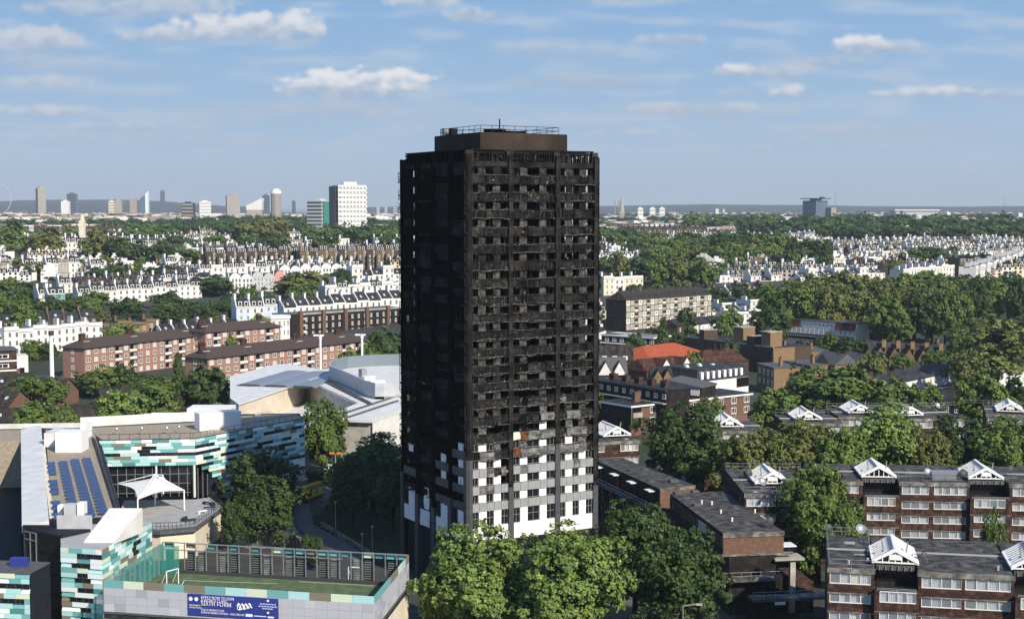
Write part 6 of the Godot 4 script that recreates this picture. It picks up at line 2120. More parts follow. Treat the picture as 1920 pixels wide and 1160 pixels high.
# ------------------------------------------------------------------ terraces of houses
func house_model(kind: String) -> Node3D:
	if shared.has(kind):
		return shared[kind]
	var t := Node3D.new()
	shared[kind] = t
	var q := kind.split(":")
	var walls: Dictionary = {"white": m.white, "cream": m.cream, "brown": m.brown_brick, "stock": m.stock_brick, "blue": m.pale_blue, "pink": m.pink, "grey": m.pale_grey, "stone": m.stone, "ochre": m.ochre, "net": m.net_teal}
	var wall: Material = walls[q[1]]
	var trim: Material = m.white if q[1] in ["white", "cream", "blue", "pink", "grey", "net"] else m.stock_brick
	var w := 6.6
	var dep := 10.0
	var win := sash(1.15, 1.75, m.frame_white if q[1] != "white" else m.pale_grey)
	if q[0] == "mansard":
		var h := 9.6
		part(t, "wall", geo().box(0, w, -3, h, -dep, 0), wall)
		part(t, "cornice", geo().box(0, w, h - 0.35, h + 0.15, -0.1, 0.35), trim)
		var g := geo()
		g.quad(Vector3(0.2, h, -0.3), Vector3(w, h, -0.3), Vector3(w, h + 2.9, -2.2), Vector3(0.2, h + 2.9, -2.2))
		g.quad(Vector3(0.2, h + 2.9, -2.2), Vector3(w, h + 2.9, -2.2), Vector3(w, h + 3.5, -dep * 0.5), Vector3(0.2, h + 3.5, -dep * 0.5))
		g.quad(Vector3(0.2, h + 3.5, -dep * 0.5), Vector3(w, h + 3.5, -dep * 0.5), Vector3(w, h, -dep), Vector3(0.2, h, -dep))
		part(t, "roof", g, m.slate)
		part(t, "party_wall", geo().prism([Vector3(-0.2, 0, 0.1), Vector3(0.22, 0, 0.1), Vector3(0.22, 0, -3.0), Vector3(-0.2, 0, -3.0)], h - 0.3, h + 3, [h + 0.5, h + 0.5, h + 3.7, h + 3.7]).box(-0.2, 0.22, h, h + 4.0, -dep + 0.5, -3.0), trim)
		chimney(t, 0.0, h + 3.2, -4.0, 1.0, 2.6, 3.4, trim)
		for k in 2:
			part(t, "dormer", geo().box(1.1 + k * 2.9, 2.8 + k * 2.9, h + 0.5, h + 2.3, -2.0, -0.25), m.white)
			part(t, "dormer_window", geo().box(1.35 + k * 2.9, 2.55 + k * 2.9, h + 0.7, h + 2.0, -0.25, -0.2), m.dark_glass)
		windows_in(t, win, 0.2, w, 2, [0.8, 3.9, 6.9])
		for j in 2:
			part(t, "string_course", geo().box(0, w, 3.2 + j * 3.1, 3.4 + j * 3.1, 0, 0.12), trim)
	elif q[0] == "gable":
		var h := 8.6
		part(t, "wall", geo().box(0, w, -3, h, -dep, 0), wall)
		var gb := geo()
		var pr := []
		for k in 9:
			var u := k / 8.0
			pr.append(Vector3(w * u, h + 2.6 * pow(sin(PI * u), 0.8), 0.15))
		for k in 8:
			gb.quad(Vector3(pr[k].x, h - 0.05, 0.15), Vector3(pr[k + 1].x, h - 0.05, 0.15), pr[k + 1], pr[k])
			gb.quad(pr[k] - Vector3(0, 0, 0.5), pr[k], pr[k + 1], pr[k + 1] - Vector3(0, 0, 0.5))
		part(t, "shaped_gable", gb, wall)
		part(t, "roof", roof_hip(w, dep, h - 0.1, 2.6, -0.2, 0.3), m.slate)
		part(t, "party_wall", geo().box(-0.2, 0.2, h, h + 2.9, -dep * 0.8, -1.5), trim)
		chimney(t, 0.0, h + 2.4, -5.0, 0.9, 2.4, 3.0, trim)
		windows_in(t, win, 0.4, w - 0.2, 3, [0.8, 3.6, 6.2])
	elif q[0] == "flat":
		var h := 10.6
		part(t, "wall", geo().box(0, w, -3, h, -dep, 0), wall)
		part(t, "cornice", geo().box(-0.02, w + 0.02, h - 0.9, h - 0.55, 0.0, 0.4), trim)
		part(t, "parapet", geo().box(0.02, w - 0.02, h, h + 0.5, -0.35, 0.0), trim)
		part(t, "roof", geo().box(0.1, w - 0.1, h, h + 0.12, -dep, -0.4), m.slate_light)
		chimney(t, 0.0, h, -4.5, 1.0, 2.6, 3.2, trim)
		windows_in(t, win, 0.3, w, 2, [0.9, 4.0, 7.2])
		part(t, "string_course", geo().box(0, w, 3.2, 3.45, 0, 0.14), trim)
	elif q[0] == "rear":
		# backs of tall brown terraces with closet wings
		var h := 12.5
		part(t, "wall", geo().box(0, w, -3, h, -dep, 0), wall)
		part(t, "closet_wing", geo().box(0.3, 3.0, -3, h - 2.6, 0.0, 3.2), wall)
		var g := geo()
		g.quad(Vector3(0, h, 0), Vector3(w, h, 0), Vector3(w, h + 2.3, -1.6), Vector3(0, h + 2.3, -1.6))
		g.quad(Vector3(0, h + 2.3, -1.6), Vector3(w, h + 2.3, -1.6), Vector3(w, h + 2.3, -dep), Vector3(0, h + 2.3, -dep))
		part(t, "roof", g, m.slate)
		for k in 2:
			part(t, "dormer", geo().box(0.9 + k * 2.9, 2.6 + k * 2.9, h + 0.3, h + 2.0, -1.4, 0.1), m.frame_white)
			part(t, "dormer_window", geo().box(1.15 + k * 2.9, 2.35 + k * 2.9, h + 0.5, h + 1.8, 0.1, 0.16), m.dark_glass)
		part(t, "party_wall", geo().box(-0.2, 0.2, h, h + 3.0, -dep, 0.1), wall)
		chimney(t, 0.0, h + 2.6, -5, 0.9, 2.2, 2.8, wall)
		windows_in(t, sash(1.1, 1.8, m.frame_white), 3.2, w, 1, [1.4, 4.6, 7.6, 10.2])
		windows_in(t, sash(1.0, 1.5, m.frame_white), 0.3, 3.0, 1, [2.4, 5.2, 7.8], 3.2)
	elif q[0] == "slope":
		var h := 5.6
		part(t, "wall", geo().box(0, w, -3, h, -dep, 0), wall)
		part(t, "roof", roof_hip(w, dep, h, 3.2, 0.0, 0.0), m.slate)
		part(t, "party_wall", geo().prism([Vector3(-0.2, 0, 0.2), Vector3(0.2, 0, 0.2), Vector3(0.2, 0, -dep * 0.5), Vector3(-0.2, 0, -dep * 0.5)], h - 0.4, h, [h + 0.5, h + 0.5, h + 3.8, h + 3.8]), trim)
		put(t, "rooflight", solid([geo().box(0, 1.0, 0, 0.12, -1.4, 0)], [m.pale_grey]), Transform3D(Basis(Vector3.RIGHT, 0.56), Vector3(2.6, h + 1.0, -1.5)))
		chimney(t, 0.0, h + 2.6, -dep * 0.5, 0.9, 2.2, 2.2, trim)
		windows_in(t, win, 0.2, w, 2, [0.4, 3.2])
	elif q[0] == "villa":
		var h := 8.0
		part(t, "wall", geo().box(0, w, -3, h, -dep, 0), wall)
		part(t, "roof", roof_hip(w, dep, h, 2.2, 0.5, 3.0), m.slate_light)
		chimney(t, 1.0, h + 0.6, -5, 0.9, 2.6, 1.4, trim)
		windows_in(t, win, 0.2, w, 2, [1.0, 4.6])
	return t


var far_houses := []


func street(kind: String, px0: float, d0: float, px1: float, d1: float, label: String, where: String, tall := 1.0, cut: Array = [], sink := 0.0) -> void:
	var a := ground(px0, d0)
	var b := ground(px1, d1)
	var n := maxi(1, int(round(flat(a, b) / 6.6)))
	n = mini(n, 26)
	var x := frame(a, b)
	if d0 >= 1135.0:
		for k in n:
			if not k in cut:
				far_houses.append([Transform3D(x.basis.scaled_local(Vector3(1, tall, 1)), a.lerp(b, (k + 0.2) / n)), kind])
		return
	var kinds := kind.split(",")
	var step := flat(a, b) / n
	var total := 0
	for k in n:
		if not k in cut:
			total += 1
	var j := 0
	for k in n:
		if k in cut:
			continue
		var o: Node3D = house_model(kinds[(k * 7 + k / 3) % kinds.size()]).duplicate()
		o.name = numbered("terrace_house")
		add_child(o, true)
		var p := a.lerp(b, (k + 0.5) / n) - x.basis.x * step * 0.5
		o.transform = Transform3D(x.basis.scaled_local(Vector3(step / 6.6, tall * (1.0 + 0.05 * sin(k * 2.7 + px0)), 1.0)), Vector3(p.x, lerpf(a.y, b.y, (k + 0.5) / n) - sink, p.z))
		tag(o, "%s, %s in %s" % [label, nth(j, total), where], "house", "houses in " + where)
		j += 1


func build_terraces() -> void:
	# left, from near to far
	street("flat:white", 8, 572, 192, 602, "white stucco house", "the row behind the steel flue", 1.0)
	street("flat:ochre", 194, 604, 300, 618, "ochre brick house", "the row behind the long red flats", 0.9)
	street("slope:white", 302, 606, 452, 628, "low white slate-roofed house", "the row behind the red flats", 1.0)
	street("slope:brown", 0, 640, 180, 660, "grey-brown house with white roofline", "the row left of the ochre houses", 1.1)
	street("mansard:blue,mansard:white", 443, 668, 520, 676, "tall pale house with dormers", "the group between two big trees", 1.05)
	street("slope:white", 532, 690, 757, 730, "slate roofed white-walled house", "the row behind the dark brick flats", 1.25)
	street("mansard:white", 72, 742, 378, 790, "white dormered house", "the long white terrace left", 0.9, [2], 1.5)
	street("mansard:net", 90, 740, 122, 745, "teal netted house", "the netted gap of the white terrace", 0.9, [], 1.5)
	street("mansard:white", 110, 812, 395, 850, "white chimneyed house", "the second white terrace left", 0.9, [], 3.0)
	street("flat:white,mansard:white", 610, 752, 757, 776, "white house", "the row right of the big round trees", 0.95)
	street("gable:white,gable:pink,gable:grey,gable:white", 430, 812, 535, 826, "pastel gabled house", "the pastel row below the white gables", 1.0)
	street("gable:white", 524, 862, 640, 880, "white gable-fronted house", "the upper white gable row", 1.0)
	street("mansard:white,flat:white", 375, 868, 520, 884, "white house", "the rooftops above the pastel row", 0.95)
	street("slope:white,flat:white", 640, 850, 757, 866, "white house", "the rooftops below the brown terrace", 1.05)
	street("rear:brown", 385, 950, 560, 972, "dark brown terrace back", "the long brown terrace's left half", 1.0)
	street("rear:stock,rear:brown", 562, 958, 757, 972, "warm brown terrace back", "the long brown terrace's right half", 1.05)
	street("mansard:white,flat:white,slope:white", 170, 905, 330, 930, "white rooftop house", "the patch among the left trees", 0.85, [1, 5])
	street("flat:stone,slope:grey,mansard:white", 0, 880, 150, 905, "grey and white house", "the patch at the left edge", 1.05, [3])
	street("mansard:white", 105, 1120, 160, 1130, "mansard house with pale ribs", "the short row above the round trees", 1.2)
	street("mansard:white", 215, 1090, 295, 1105, "white house with ribbed roof", "the short row left of the villa", 1.2)
	street("villa:white", 378, 1060, 440, 1066, "white villa block", "the group above the brown terrace", 1.3)
	street("flat:white", 300, 1060, 372, 1062, "white flat-topped house", "the group left of the villas", 0.9)
	street("flat:cream,flat:white", 575, 1130, 655, 1142, "white mansion house", "the tall row before the office towers", 1.25)
	street("mansard:cream,flat:cream", 655, 1080, 757, 1094, "cream house", "the row beside the tower's left edge", 0.95)
	street("flat:white,slope:stone,mansard:white", 20, 1330, 240, 1350, "white far house", "the first far left row", 1.0, [4, 9, 10])
	street("flat:white,mansard:white", 245, 1290, 345, 1300, "white far house", "the far row behind the left villa trees", 1.0)
	street("slope:stock,flat:stone,rear:brown", 15, 1620, 230, 1640, "far brown house", "the second far left row", 1.2, [3, 8])
	street("flat:white,slope:white,mansard:stone", 470, 1500, 560, 1510, "far white house", "the row left of the teal office", 1.0)
	street("flat:white,mansard:white", 700, 1300, 757, 1310, "far white house", "the row beside the white tower block", 1.0)
	# right, from near to far
	street("slope:white,flat:white", 1336, 712, 1442, 736, "white house", "the row right of the pale flats", 0.7, [], 2.0)
	street("flat:white", 1366, 668, 1424, 676, "white-fronted house", "the short row above the dark brown block", 0.7)
	street("flat:cream,flat:white", 1132, 800, 1206, 806, "cream house", "the group above the pale flats", 0.95)
	street("slope:white,flat:white,mansard:white", 1330, 868, 1466, 884, "white rooftop house", "the bright row above the pale flats", 0.7, [3], 3.5)
	street("slope:stock,slope:white,flat:stock", 1345, 800, 1450, 812, "small gabled house", "the row below the bright white row", 0.75, [], 2.0)
	street("slope:white,flat:white", 1500, 862, 1660, 890, "pale slate-roofed house", "the row above the big planes", 0.8)
	street("flat:white,flat:cream", 1500, 950, 1660, 968, "pale terrace house", "the second row above the big planes", 0.75, [7])
	street("flat:cream,flat:white", 1694, 850, 1790, 880, "white end house", "the row right of the plane tops", 0.95)
	street("flat:white,slope:brown", 1830, 860, 1925, 1000, "white fronted house", "the street running off the right edge", 0.95)
	street("slope:white,flat:white,mansard:stone", 1500, 1010, 1700, 1030, "pale roofed house", "the second far row above the planes", 0.8, [2, 9])
	street("flat:white,slope:stone,mansard:white", 1380, 1180, 1500, 1190, "white far house", "the rows right of the green bands", 0.85, [3])
	street("slope:white,mansard:white,flat:stone", 1700, 1050, 1925, 1075, "white mixed house", "the row behind the slanting street", 0.8, [4, 8])
	street("flat:stone,slope:white", 1780, 800, 1925, 815, "stone coloured house", "the short row in the right trees", 0.7, [1, 4])
	street("rear:stock,rear:brown", 1800, 905, 1880, 925, "brown house", "the row behind the slanting white street", 0.8)
	street("slope:white,mansard:white", 1560, 1130, 1745, 1150, "white gabled house", "the third row right", 0.75, [5, 6])
	street("mansard:white,flat:white", 1748, 1140, 1925, 1156, "white gabled house", "the fourth row right", 0.75, [3])
	street("mansard:white,slope:white,flat:stone", 1560, 1280, 1740, 1300, "white far house", "the row under the dark wood", 0.85, [4])
	street("mansard:white,slope:stone", 1742, 1290, 1925, 1310, "white far house", "the right end under the dark wood", 0.85, [6])
	street("rear:brown,rear:stock,flat:stone", 1170, 1560, 1325, 1600, "brown mansion house", "the row below the church spire", 1.25)
	street("flat:white,slope:grey", 1290, 1420, 1400, 1440, "white far house", "the gap in the right trees", 0.9, [3, 4])
	street("slope:white,flat:white", 1130, 1120, 1180, 1126, "white far house", "the gap right of the tower", 0.8)


# ------------------------------------------------------------------ skyline
func high_block(label: String, cat: String, px0: float, px1: float, top: float, d: float, dep: float, turn: float, wall: Material, band: Material, floors: int, opts := {}) -> Node3D:
	var base := terrain(d)
	var c := ground((px0 + px1) / 2.0, d)
	var w := (px1 - px0) / F * d
	var h := rise(top, d) - base
	var t := thing("high_rise", label, cat, Transform3D(Basis(Vector3.UP, turn), c))
	var fw := w
	if turn != 0.0:
		fw = maxf((w - dep * sin(absf(turn))) / cos(turn), 6.0)
	part(t, "body", geo().box(-fw / 2, fw / 2, -5, h, -dep, 0), wall)
	for k in floors:
		var y: float = h - (k + 0.75) * (h * opts.get("part", 1.0)) / floors
		part(t, "window_band", geo().box(-fw / 2 + 0.6, fw / 2 - 0.6, y, y + h * opts.get("part", 1.0) / floors * 0.45, 0.0, 0.25), band)
		if turn != 0.0:
			var s := -1.0 if turn > 0 else 1.0
			part(t, "window_band", geo().box(minf(s * fw / 2, s * (fw / 2 + 0.25)), maxf(s * fw / 2, s * (fw / 2 + 0.25)), y, y + h * opts.get("part", 1.0) / floors * 0.45, -dep + 0.6, -0.6), band)
	part(t, "roof_plant", geo().box(-fw * 0.25, fw * 0.2, h, h + h * 0.04 + 1.0, -dep * 0.7, -dep * 0.2), wall)
	return t


func build_skyline() -> void:
	# the white slab block, left of the burnt tower
	var t := high_block("tall white slab block with dark left side, beside the teal office", "tower block", 628, 694, 347, 1500, 22, 0.42, m.white_clean, m.curtain_grey, 12)
	var h := rise(347, 1500) - terrain(1500)
	part(t, "dark_side", geo().box(-18.6, -18.2, -5, h - 1, -21.8, -0.2), m.tower_dark)  # dark sheet covering the slab's left side
	for k in 12:
		for j in 8:
			part(t, "balcony", geo().box(-12 + j * 3.7, -10 + j * 3.7, h - (k + 0.75) * h / 12, h - (k + 0.75) * h / 12 + 1.6, 0.26, 0.8), m.white)
	# office block with teal end
	t = high_block("grey banded office block with a bright teal glass end", "office block", 566, 613, 376, 1800, 26, -0.45, m.pale_grey, m.tower_dark, 9)
	h = rise(376, 1800) - terrain(1800)
	part(t, "teal_end", geo().box(11.9, 12.6, -5, h - 1, -24, -2), m.tower_teal)
	var list := [
		["grey-white concrete tower, first tall block from the left edge", 67, 90, 353, 3300, 26, 0.5, m.stone, m.tower_brown, 16],
		["small plain white block just right of the grey-white tower", 114, 128, 377, 3300, 14, 0.0, m.white, m.white, 1],
		["square blue glass tower near the left edge", 125, 142, 363, 4300, 20, 0.0, m.tower_blue, m.tower_dark, 8],
		["left one of two pale pinkish slabs", 203, 214, 377, 4000, 12, 0.0, m.cream, m.stone, 6],
		["right one of two pale pinkish slabs", 215, 227, 376, 4000, 12, 0.0, m.tower_pink, m.stone, 6],
		["slim salmon coloured tower", 243, 254, 370, 4000, 14, 0.0, m.tower_pink, m.tower_brown, 9],
		["slim dark glass tower with a bright right edge", 300, 310, 358, 5200, 16, 0.3, m.tower_blue, m.tower_dark, 10],
		["squat dark office block on the skyline", 340, 362, 380, 3000, 20, 0.0, m.tower_dark, m.tower_brown, 5],
		["low white office slab on the skyline", 372, 397, 378, 3000, 20, 0.25, m.white, m.pale_grey, 6],
		["broad grey-brown hotel slab with dark left end", 423, 452, 366, 3100, 22, 0.3, m.tower_brown, m.stone, 11],
		["blue-grey glass slab left of the round hotel tower", 491, 507, 366, 3400, 20, 0.2, m.tower_blue, m.tower_dark, 9],
		["thin dark far tower right of the round hotel tower", 547, 553, 377, 6000, 14, 0.0, m.tower_dark, m.tower_blue, 6],
		["pale far tower, left of three beside the burnt tower", 706, 711, 387, 6000, 14, 0.0, m.pale_grey, m.stone, 5],
		["pale far tower, middle of three beside the burnt tower", 721, 726, 386, 6000, 14, 0.0, m.stone, m.pale_grey, 5],
		["pale far tower, nearest of three to the burnt tower", 737, 743, 384, 6000, 14, 0.0, m.pale_grey, m.tower_blue, 5],
		["white far flats, first right of the church spire", 1196, 1206, 390, 2900, 14, 0.0, m.white, m.pale_grey, 3],
		["white far flats, second right of the church spire", 1219, 1229, 390, 2900, 14, 0.0, m.white, m.pale_grey, 3],
		["white far flats, third right of the church spire", 1237, 1247, 390, 2900, 14, 0.0, m.white, m.pale_grey, 3],
		["left one of a far pair of pale towers before the hills", 1342, 1348, 392, 6000, 14, 0.0, m.white, m.pale_grey, 4],
		["right one of a far pair of pale towers before the hills", 1355, 1360, 392, 6000, 14, 0.0, m.stone, m.pale_grey, 4],
		["small blue slab right of the dark office tower", 1608, 1618, 396, 3600, 16, 0.0, m.tower_blue, m.tower_dark, 5],
		["white tower with dark stripe, tallest of the right group", 1773, 1787, 398, 3000, 16, 0.5, m.white, m.tower_blue, 1],
		["cream tower left of the striped white tower", 1758, 1767, 404, 3000, 14, 0.0, m.cream, m.stone, 5],
		["sandy stepped block right of the striped white tower", 1800, 1815, 406, 2900, 16, 0.0, m.beige, m.stone, 5],
		["small white slab near the right edge", 1886, 1895, 410, 2900, 14, 0.0, m.white, m.pale_grey, 4],
		["grey tower with white edge at the right frame edge", 1907, 1922, 400, 2900, 16, 0.4, m.pale_grey, m.white, 6],
		["white far block on the slope, left of the right group", 1708, 1714, 396, 6500, 16, 0.0, m.white, m.white, 1],
		["white far block on the slope, centre of the right group", 1724, 1732, 395, 6500, 16, 0.0, m.white, m.white, 1]]
	for s in list:
		high_block(s[0], "tower", s[1], s[2], s[3], s[4], s[5], s[6], s[7], s[8], s[9])
	# raked glass tower
	var d := 5000.0
	var c := ground(269.5, d)
	var w := 15.0 / F * d
	var hh := rise(358, d) - c.y
	t = thing("raked_glass_tower", "blue and white glass tower with a raked top, near the slim dark tower", "tower", Transform3D(Basis(), c))
	part(t, "body", geo().prism([Vector3(-w / 2, 0, 0), Vector3(w * 0.15, 0, 0), Vector3(w * 0.15, 0, -20), Vector3(-w / 2, 0, -20)], -5, hh, [hh * 0.72, hh * 0.86, hh * 0.86, hh * 0.72]), m.tower_blue)
	part(t, "bright_side", geo().prism([Vector3(w * 0.16, 0, 0), Vector3(w / 2, 0, 0), Vector3(w / 2, 0, -20), Vector3(w * 0.16, 0, -20)], -5, hh, [hh * 0.87, hh, hh, hh * 0.87]), m.ice)
	# round hotel tower
	d = 2900.0
	c = ground(517.5, d)
	hh = rise(363, d) - c.y
	t = thing("round_hotel_tower", "ribbed round concrete hotel tower with a white stepped crown", "tower", Transform3D(Basis(), c))
	part(t, "body", geo().tube(Vector3(0, -5, 0), Vector3(0, hh, 0), 9.6, 9.6, 14), m.tower_brown)
	for k in 14:
		var u := TAU * k / 14
		part(t, "rib", geo(Transform3D(Basis(Vector3.UP, u), Vector3.ZERO)).box(9.5, 10.2, 0, hh, -0.6, 0.6), m.stone)
	part(t, "crown", geo().tube(Vector3(0, hh, 0), Vector3(0, hh + 7, 0), 10.6, 10.2, 12), m.white_clean)
	part(t, "crown_cap", geo().tube(Vector3(0, hh + 7, 0), Vector3(0, hh + 9.5, 0), 6.5, 6.0, 10), m.white_clean)
	# slanted pink shed
	d = 2900.0
	c = ground(476, d)
	w = 27.0 / F * d
	hh = rise(373, d) - c.y
	t = thing("slanted_roof_hall", "hall with a slanted pinkish front and white roof edge on the skyline", "building", Transform3D(Basis(), c))
	part(t, "body", geo().prism([Vector3(-w / 2, 0, 0), Vector3(w / 2, 0, 0), Vector3(w / 2, 0, -30), Vector3(-w / 2, 0, -30)], -5, hh, [hh * 0.68, hh, hh, hh * 0.68]), m.tower_pink)
	part(t, "roof_edge", geo().prism([Vector3(-w / 2 - 1, 0, 0.5), Vector3(w / 2 + 1, 0, 0.5), Vector3(w / 2 + 1, 0, -30), Vector3(-w / 2 - 1, 0, -30)], hh * 0.5, hh, [hh * 0.7, hh * 1.04, hh * 1.04, hh * 0.7]), m.white)
	# dark office tower on the right
	d = 2300.0
	t = high_block("dark blue-grey office tower with flat overhanging roof, above the right woods", "office tower", 1519, 1563, 376, d, 30, 0.55, m.tower_blue, m.tower_dark, 1, {"part": 0.06})
	hh = rise(373, d) - terrain(d)
	part(t, "roof_slab", geo().box(-16, 17, hh, hh + 1.4, -32, 2), m.tower_dark)
	part(t, "brown_annex", geo().box(9, 20, -5, hh * 0.68, 1, 12), m.tower_brown)
	part(t, "roof_unit", geo().box(6, 12, hh + 1.4, hh + 3.5, -12, -6), m.tower_dark)
	# church spire
	d = 2500.0
	c = ground(1166, d)
	hh = rise(366, d) - c.y
	t = thing("church_spire", "pointed stone church spire with small corner pinnacles on the right skyline", "spire", Transform3D(Basis(), c))
	part(t, "tower", geo().box(-4.5, 4.5, -5, hh * 0.36, -4.5, 4.5), m.tower_brown)
	part(t, "spire", geo().tube(Vector3(0, hh * 0.36, 0), Vector3(0, hh, 0), 5.2, 0.15, 8), m.stone)
	for s in [[-4, -4], [4, -4], [-4, 4], [4, 4]]:
		part(t, "pinnacle", geo().tube(Vector3(s[0], hh * 0.34, s[1]), Vector3(s[0], hh * 0.52, s[1]), 0.9, 0.1, 5), m.stone)
	for q in [[1153, 376, 0], [1161.5, 375, 1]]:
		c = ground(q[0], 5200)
		t = thing("tall_chimney", ["thin far chimney stack, left of the church spire", "thicker far chimney stack against the church spire"][q[2]], "chimney", Transform3D(Basis(), c), "far chimney stacks")
		part(t, "shaft", geo().tube(Vector3(0, -3, 0), Vector3(0, rise(q[1], 5200) - c.y, 0), 2.2 + q[2], 1.8 + q[2], 8), m.tower_brown)
	for q in [[1884, 366, 10500, "very thin far mast near the right edge"], [1567, 360, 10500, "very thin far mast beside the dark office tower"]]:
		c = ground(q[0], q[2], 60.0)
		t = thing("radio_mast", q[3], "mast", Transform3D(Basis(), c), "far masts")
		part(t, "shaft", geo().tube(Vector3.ZERO, Vector3(0, rise(q[1], q[2]) - 60.0, 0), 2.0, 0.8, 5), m.tower_dark)
	# observation wheel at the left edge
	d = 6000.0
	c = ground(-14, d)
	t = thing("observation_wheel", "pale rim of a huge observation wheel at the left edge of the skyline", "wheel", Transform3D(Basis(Vector3.UP, 0.3), c))
	var rim := geo()
	for k in 48:
		var u := TAU * k / 48
		var v := TAU * (k + 1) / 48
		rim.tube(Vector3(cos(u) * 72, 76 + sin(u) * 72, 0), Vector3(cos(v) * 72, 76 + sin(v) * 72, 0), 1.6, 1.6, 5, false)
	part(t, "rim", rim, m.pale_grey)
	part(t, "support", geo().tube(Vector3(-25, 0, 10), Vector3(0, 76, 0), 2, 1.5, 6).tube(Vector3(25, 0, 10), Vector3(0, 76, 0), 2, 1.5, 6), m.pale_grey)
	# cream church tower in the left roofs
	c = ground(154, 1400)
	hh = rise(402, 1400) - c.y
	t = thing("cream_bell_tower", "slim cream bell tower rising from the left rooftops", "tower", Transform3D(Basis(), c))
	part(t, "shaft", geo().box(-2.6, 2.6, -3, hh * 0.8, -2.6, 2.6), m.cream)
	part(t, "belfry", geo().tube(Vector3(0, hh * 0.8, 0), Vector3(0, hh, 0), 2.6, 1.4, 8), m.beige)
	# long white stadium roof
	var a := ground(1680, 3400)
	var b := ground(1760, 3400)
	t = thing("stadium", "long low white-roofed stadium beyond the right woods", "stadium", frame(a, b))
	part(t, "wall", geo().box(0, flat(a, b), -5, 20, -60, 0), m.pale_grey)
	part(t, "roof", geo().box(-3, flat(a, b) + 3, 20.1, 23, -62, 3), m.white)
	far_rows()
	# everything smaller and farther: roofs and woods nobody could count
	var r := RandomNumberGenerator.new()
	r.seed = 5
	var spots := []
	var dist := cloud_noise(8, 0.0012)
	for k in 9000:
		var dd := 1700.0 + 6400.0 * pow(r.randf(), 1.5)
		var px := r.randf_range(-120, 2040)
		var p := ground(px, dd)
		if dd > 6200:
			p.y += 0.9 * (dd - 6200) / 100.0 * (1.0 if px > 1180 or px < 330 else 0.3)
		if dist.get_noise_2d(p.x, p.z) > 0.12 and dd < 5000:
			continue
		spots.append([p, r.randf_range(10, 26), r.randf_range(6, 11) * (1.0 if px > 760 or dd < 2200 or dd > 4500 else 1.4), r.randf_range(10, 22), r.randf_range(-0.5, 0.5)])
	var mm := MultiMesh.new()
	mm.transform_format = MultiMesh.TRANSFORM_3D
	mm.use_colors = true
	var bm := solid([geo().box(-0.5, 0.5, 0, 1, -0.5, 0.5)], [mat("far_walls", Color(1, 1, 1), 0.8)])
	m.far_walls.vertex_color_use_as_albedo = true
	mm.mesh = bm
	mm.instance_count = spots.size()
	var hues := [lin(0.75, 0.74, 0.72), lin(0.6, 0.56, 0.5), lin(0.3, 0.24, 0.2), lin(0.7, 0.68, 0.64), lin(0.14, 0.11, 0.1), lin(0.35, 0.34, 0.34), lin(0.22, 0.15, 0.11)]
	for k in spots.size():
		var s: Array = spots[k]
		mm.set_instance_transform(k, Transform3D(Basis(Vector3.UP, s[4]).scaled_local(Vector3(s[1], s[2], s[3])), s[0] - Vector3(0, 1, 0)))
		mm.set_instance_color(k, hues[r.randi() % hues.size()].srgb_to_linear())
	var far := MultiMeshInstance3D.new()
	far.name = "distant_buildings"
	far.multimesh = mm
	add_child(far)
	tag(far, "mass of tiny far white, grey and brown buildings out to the hills", "buildings", "", "stuff")


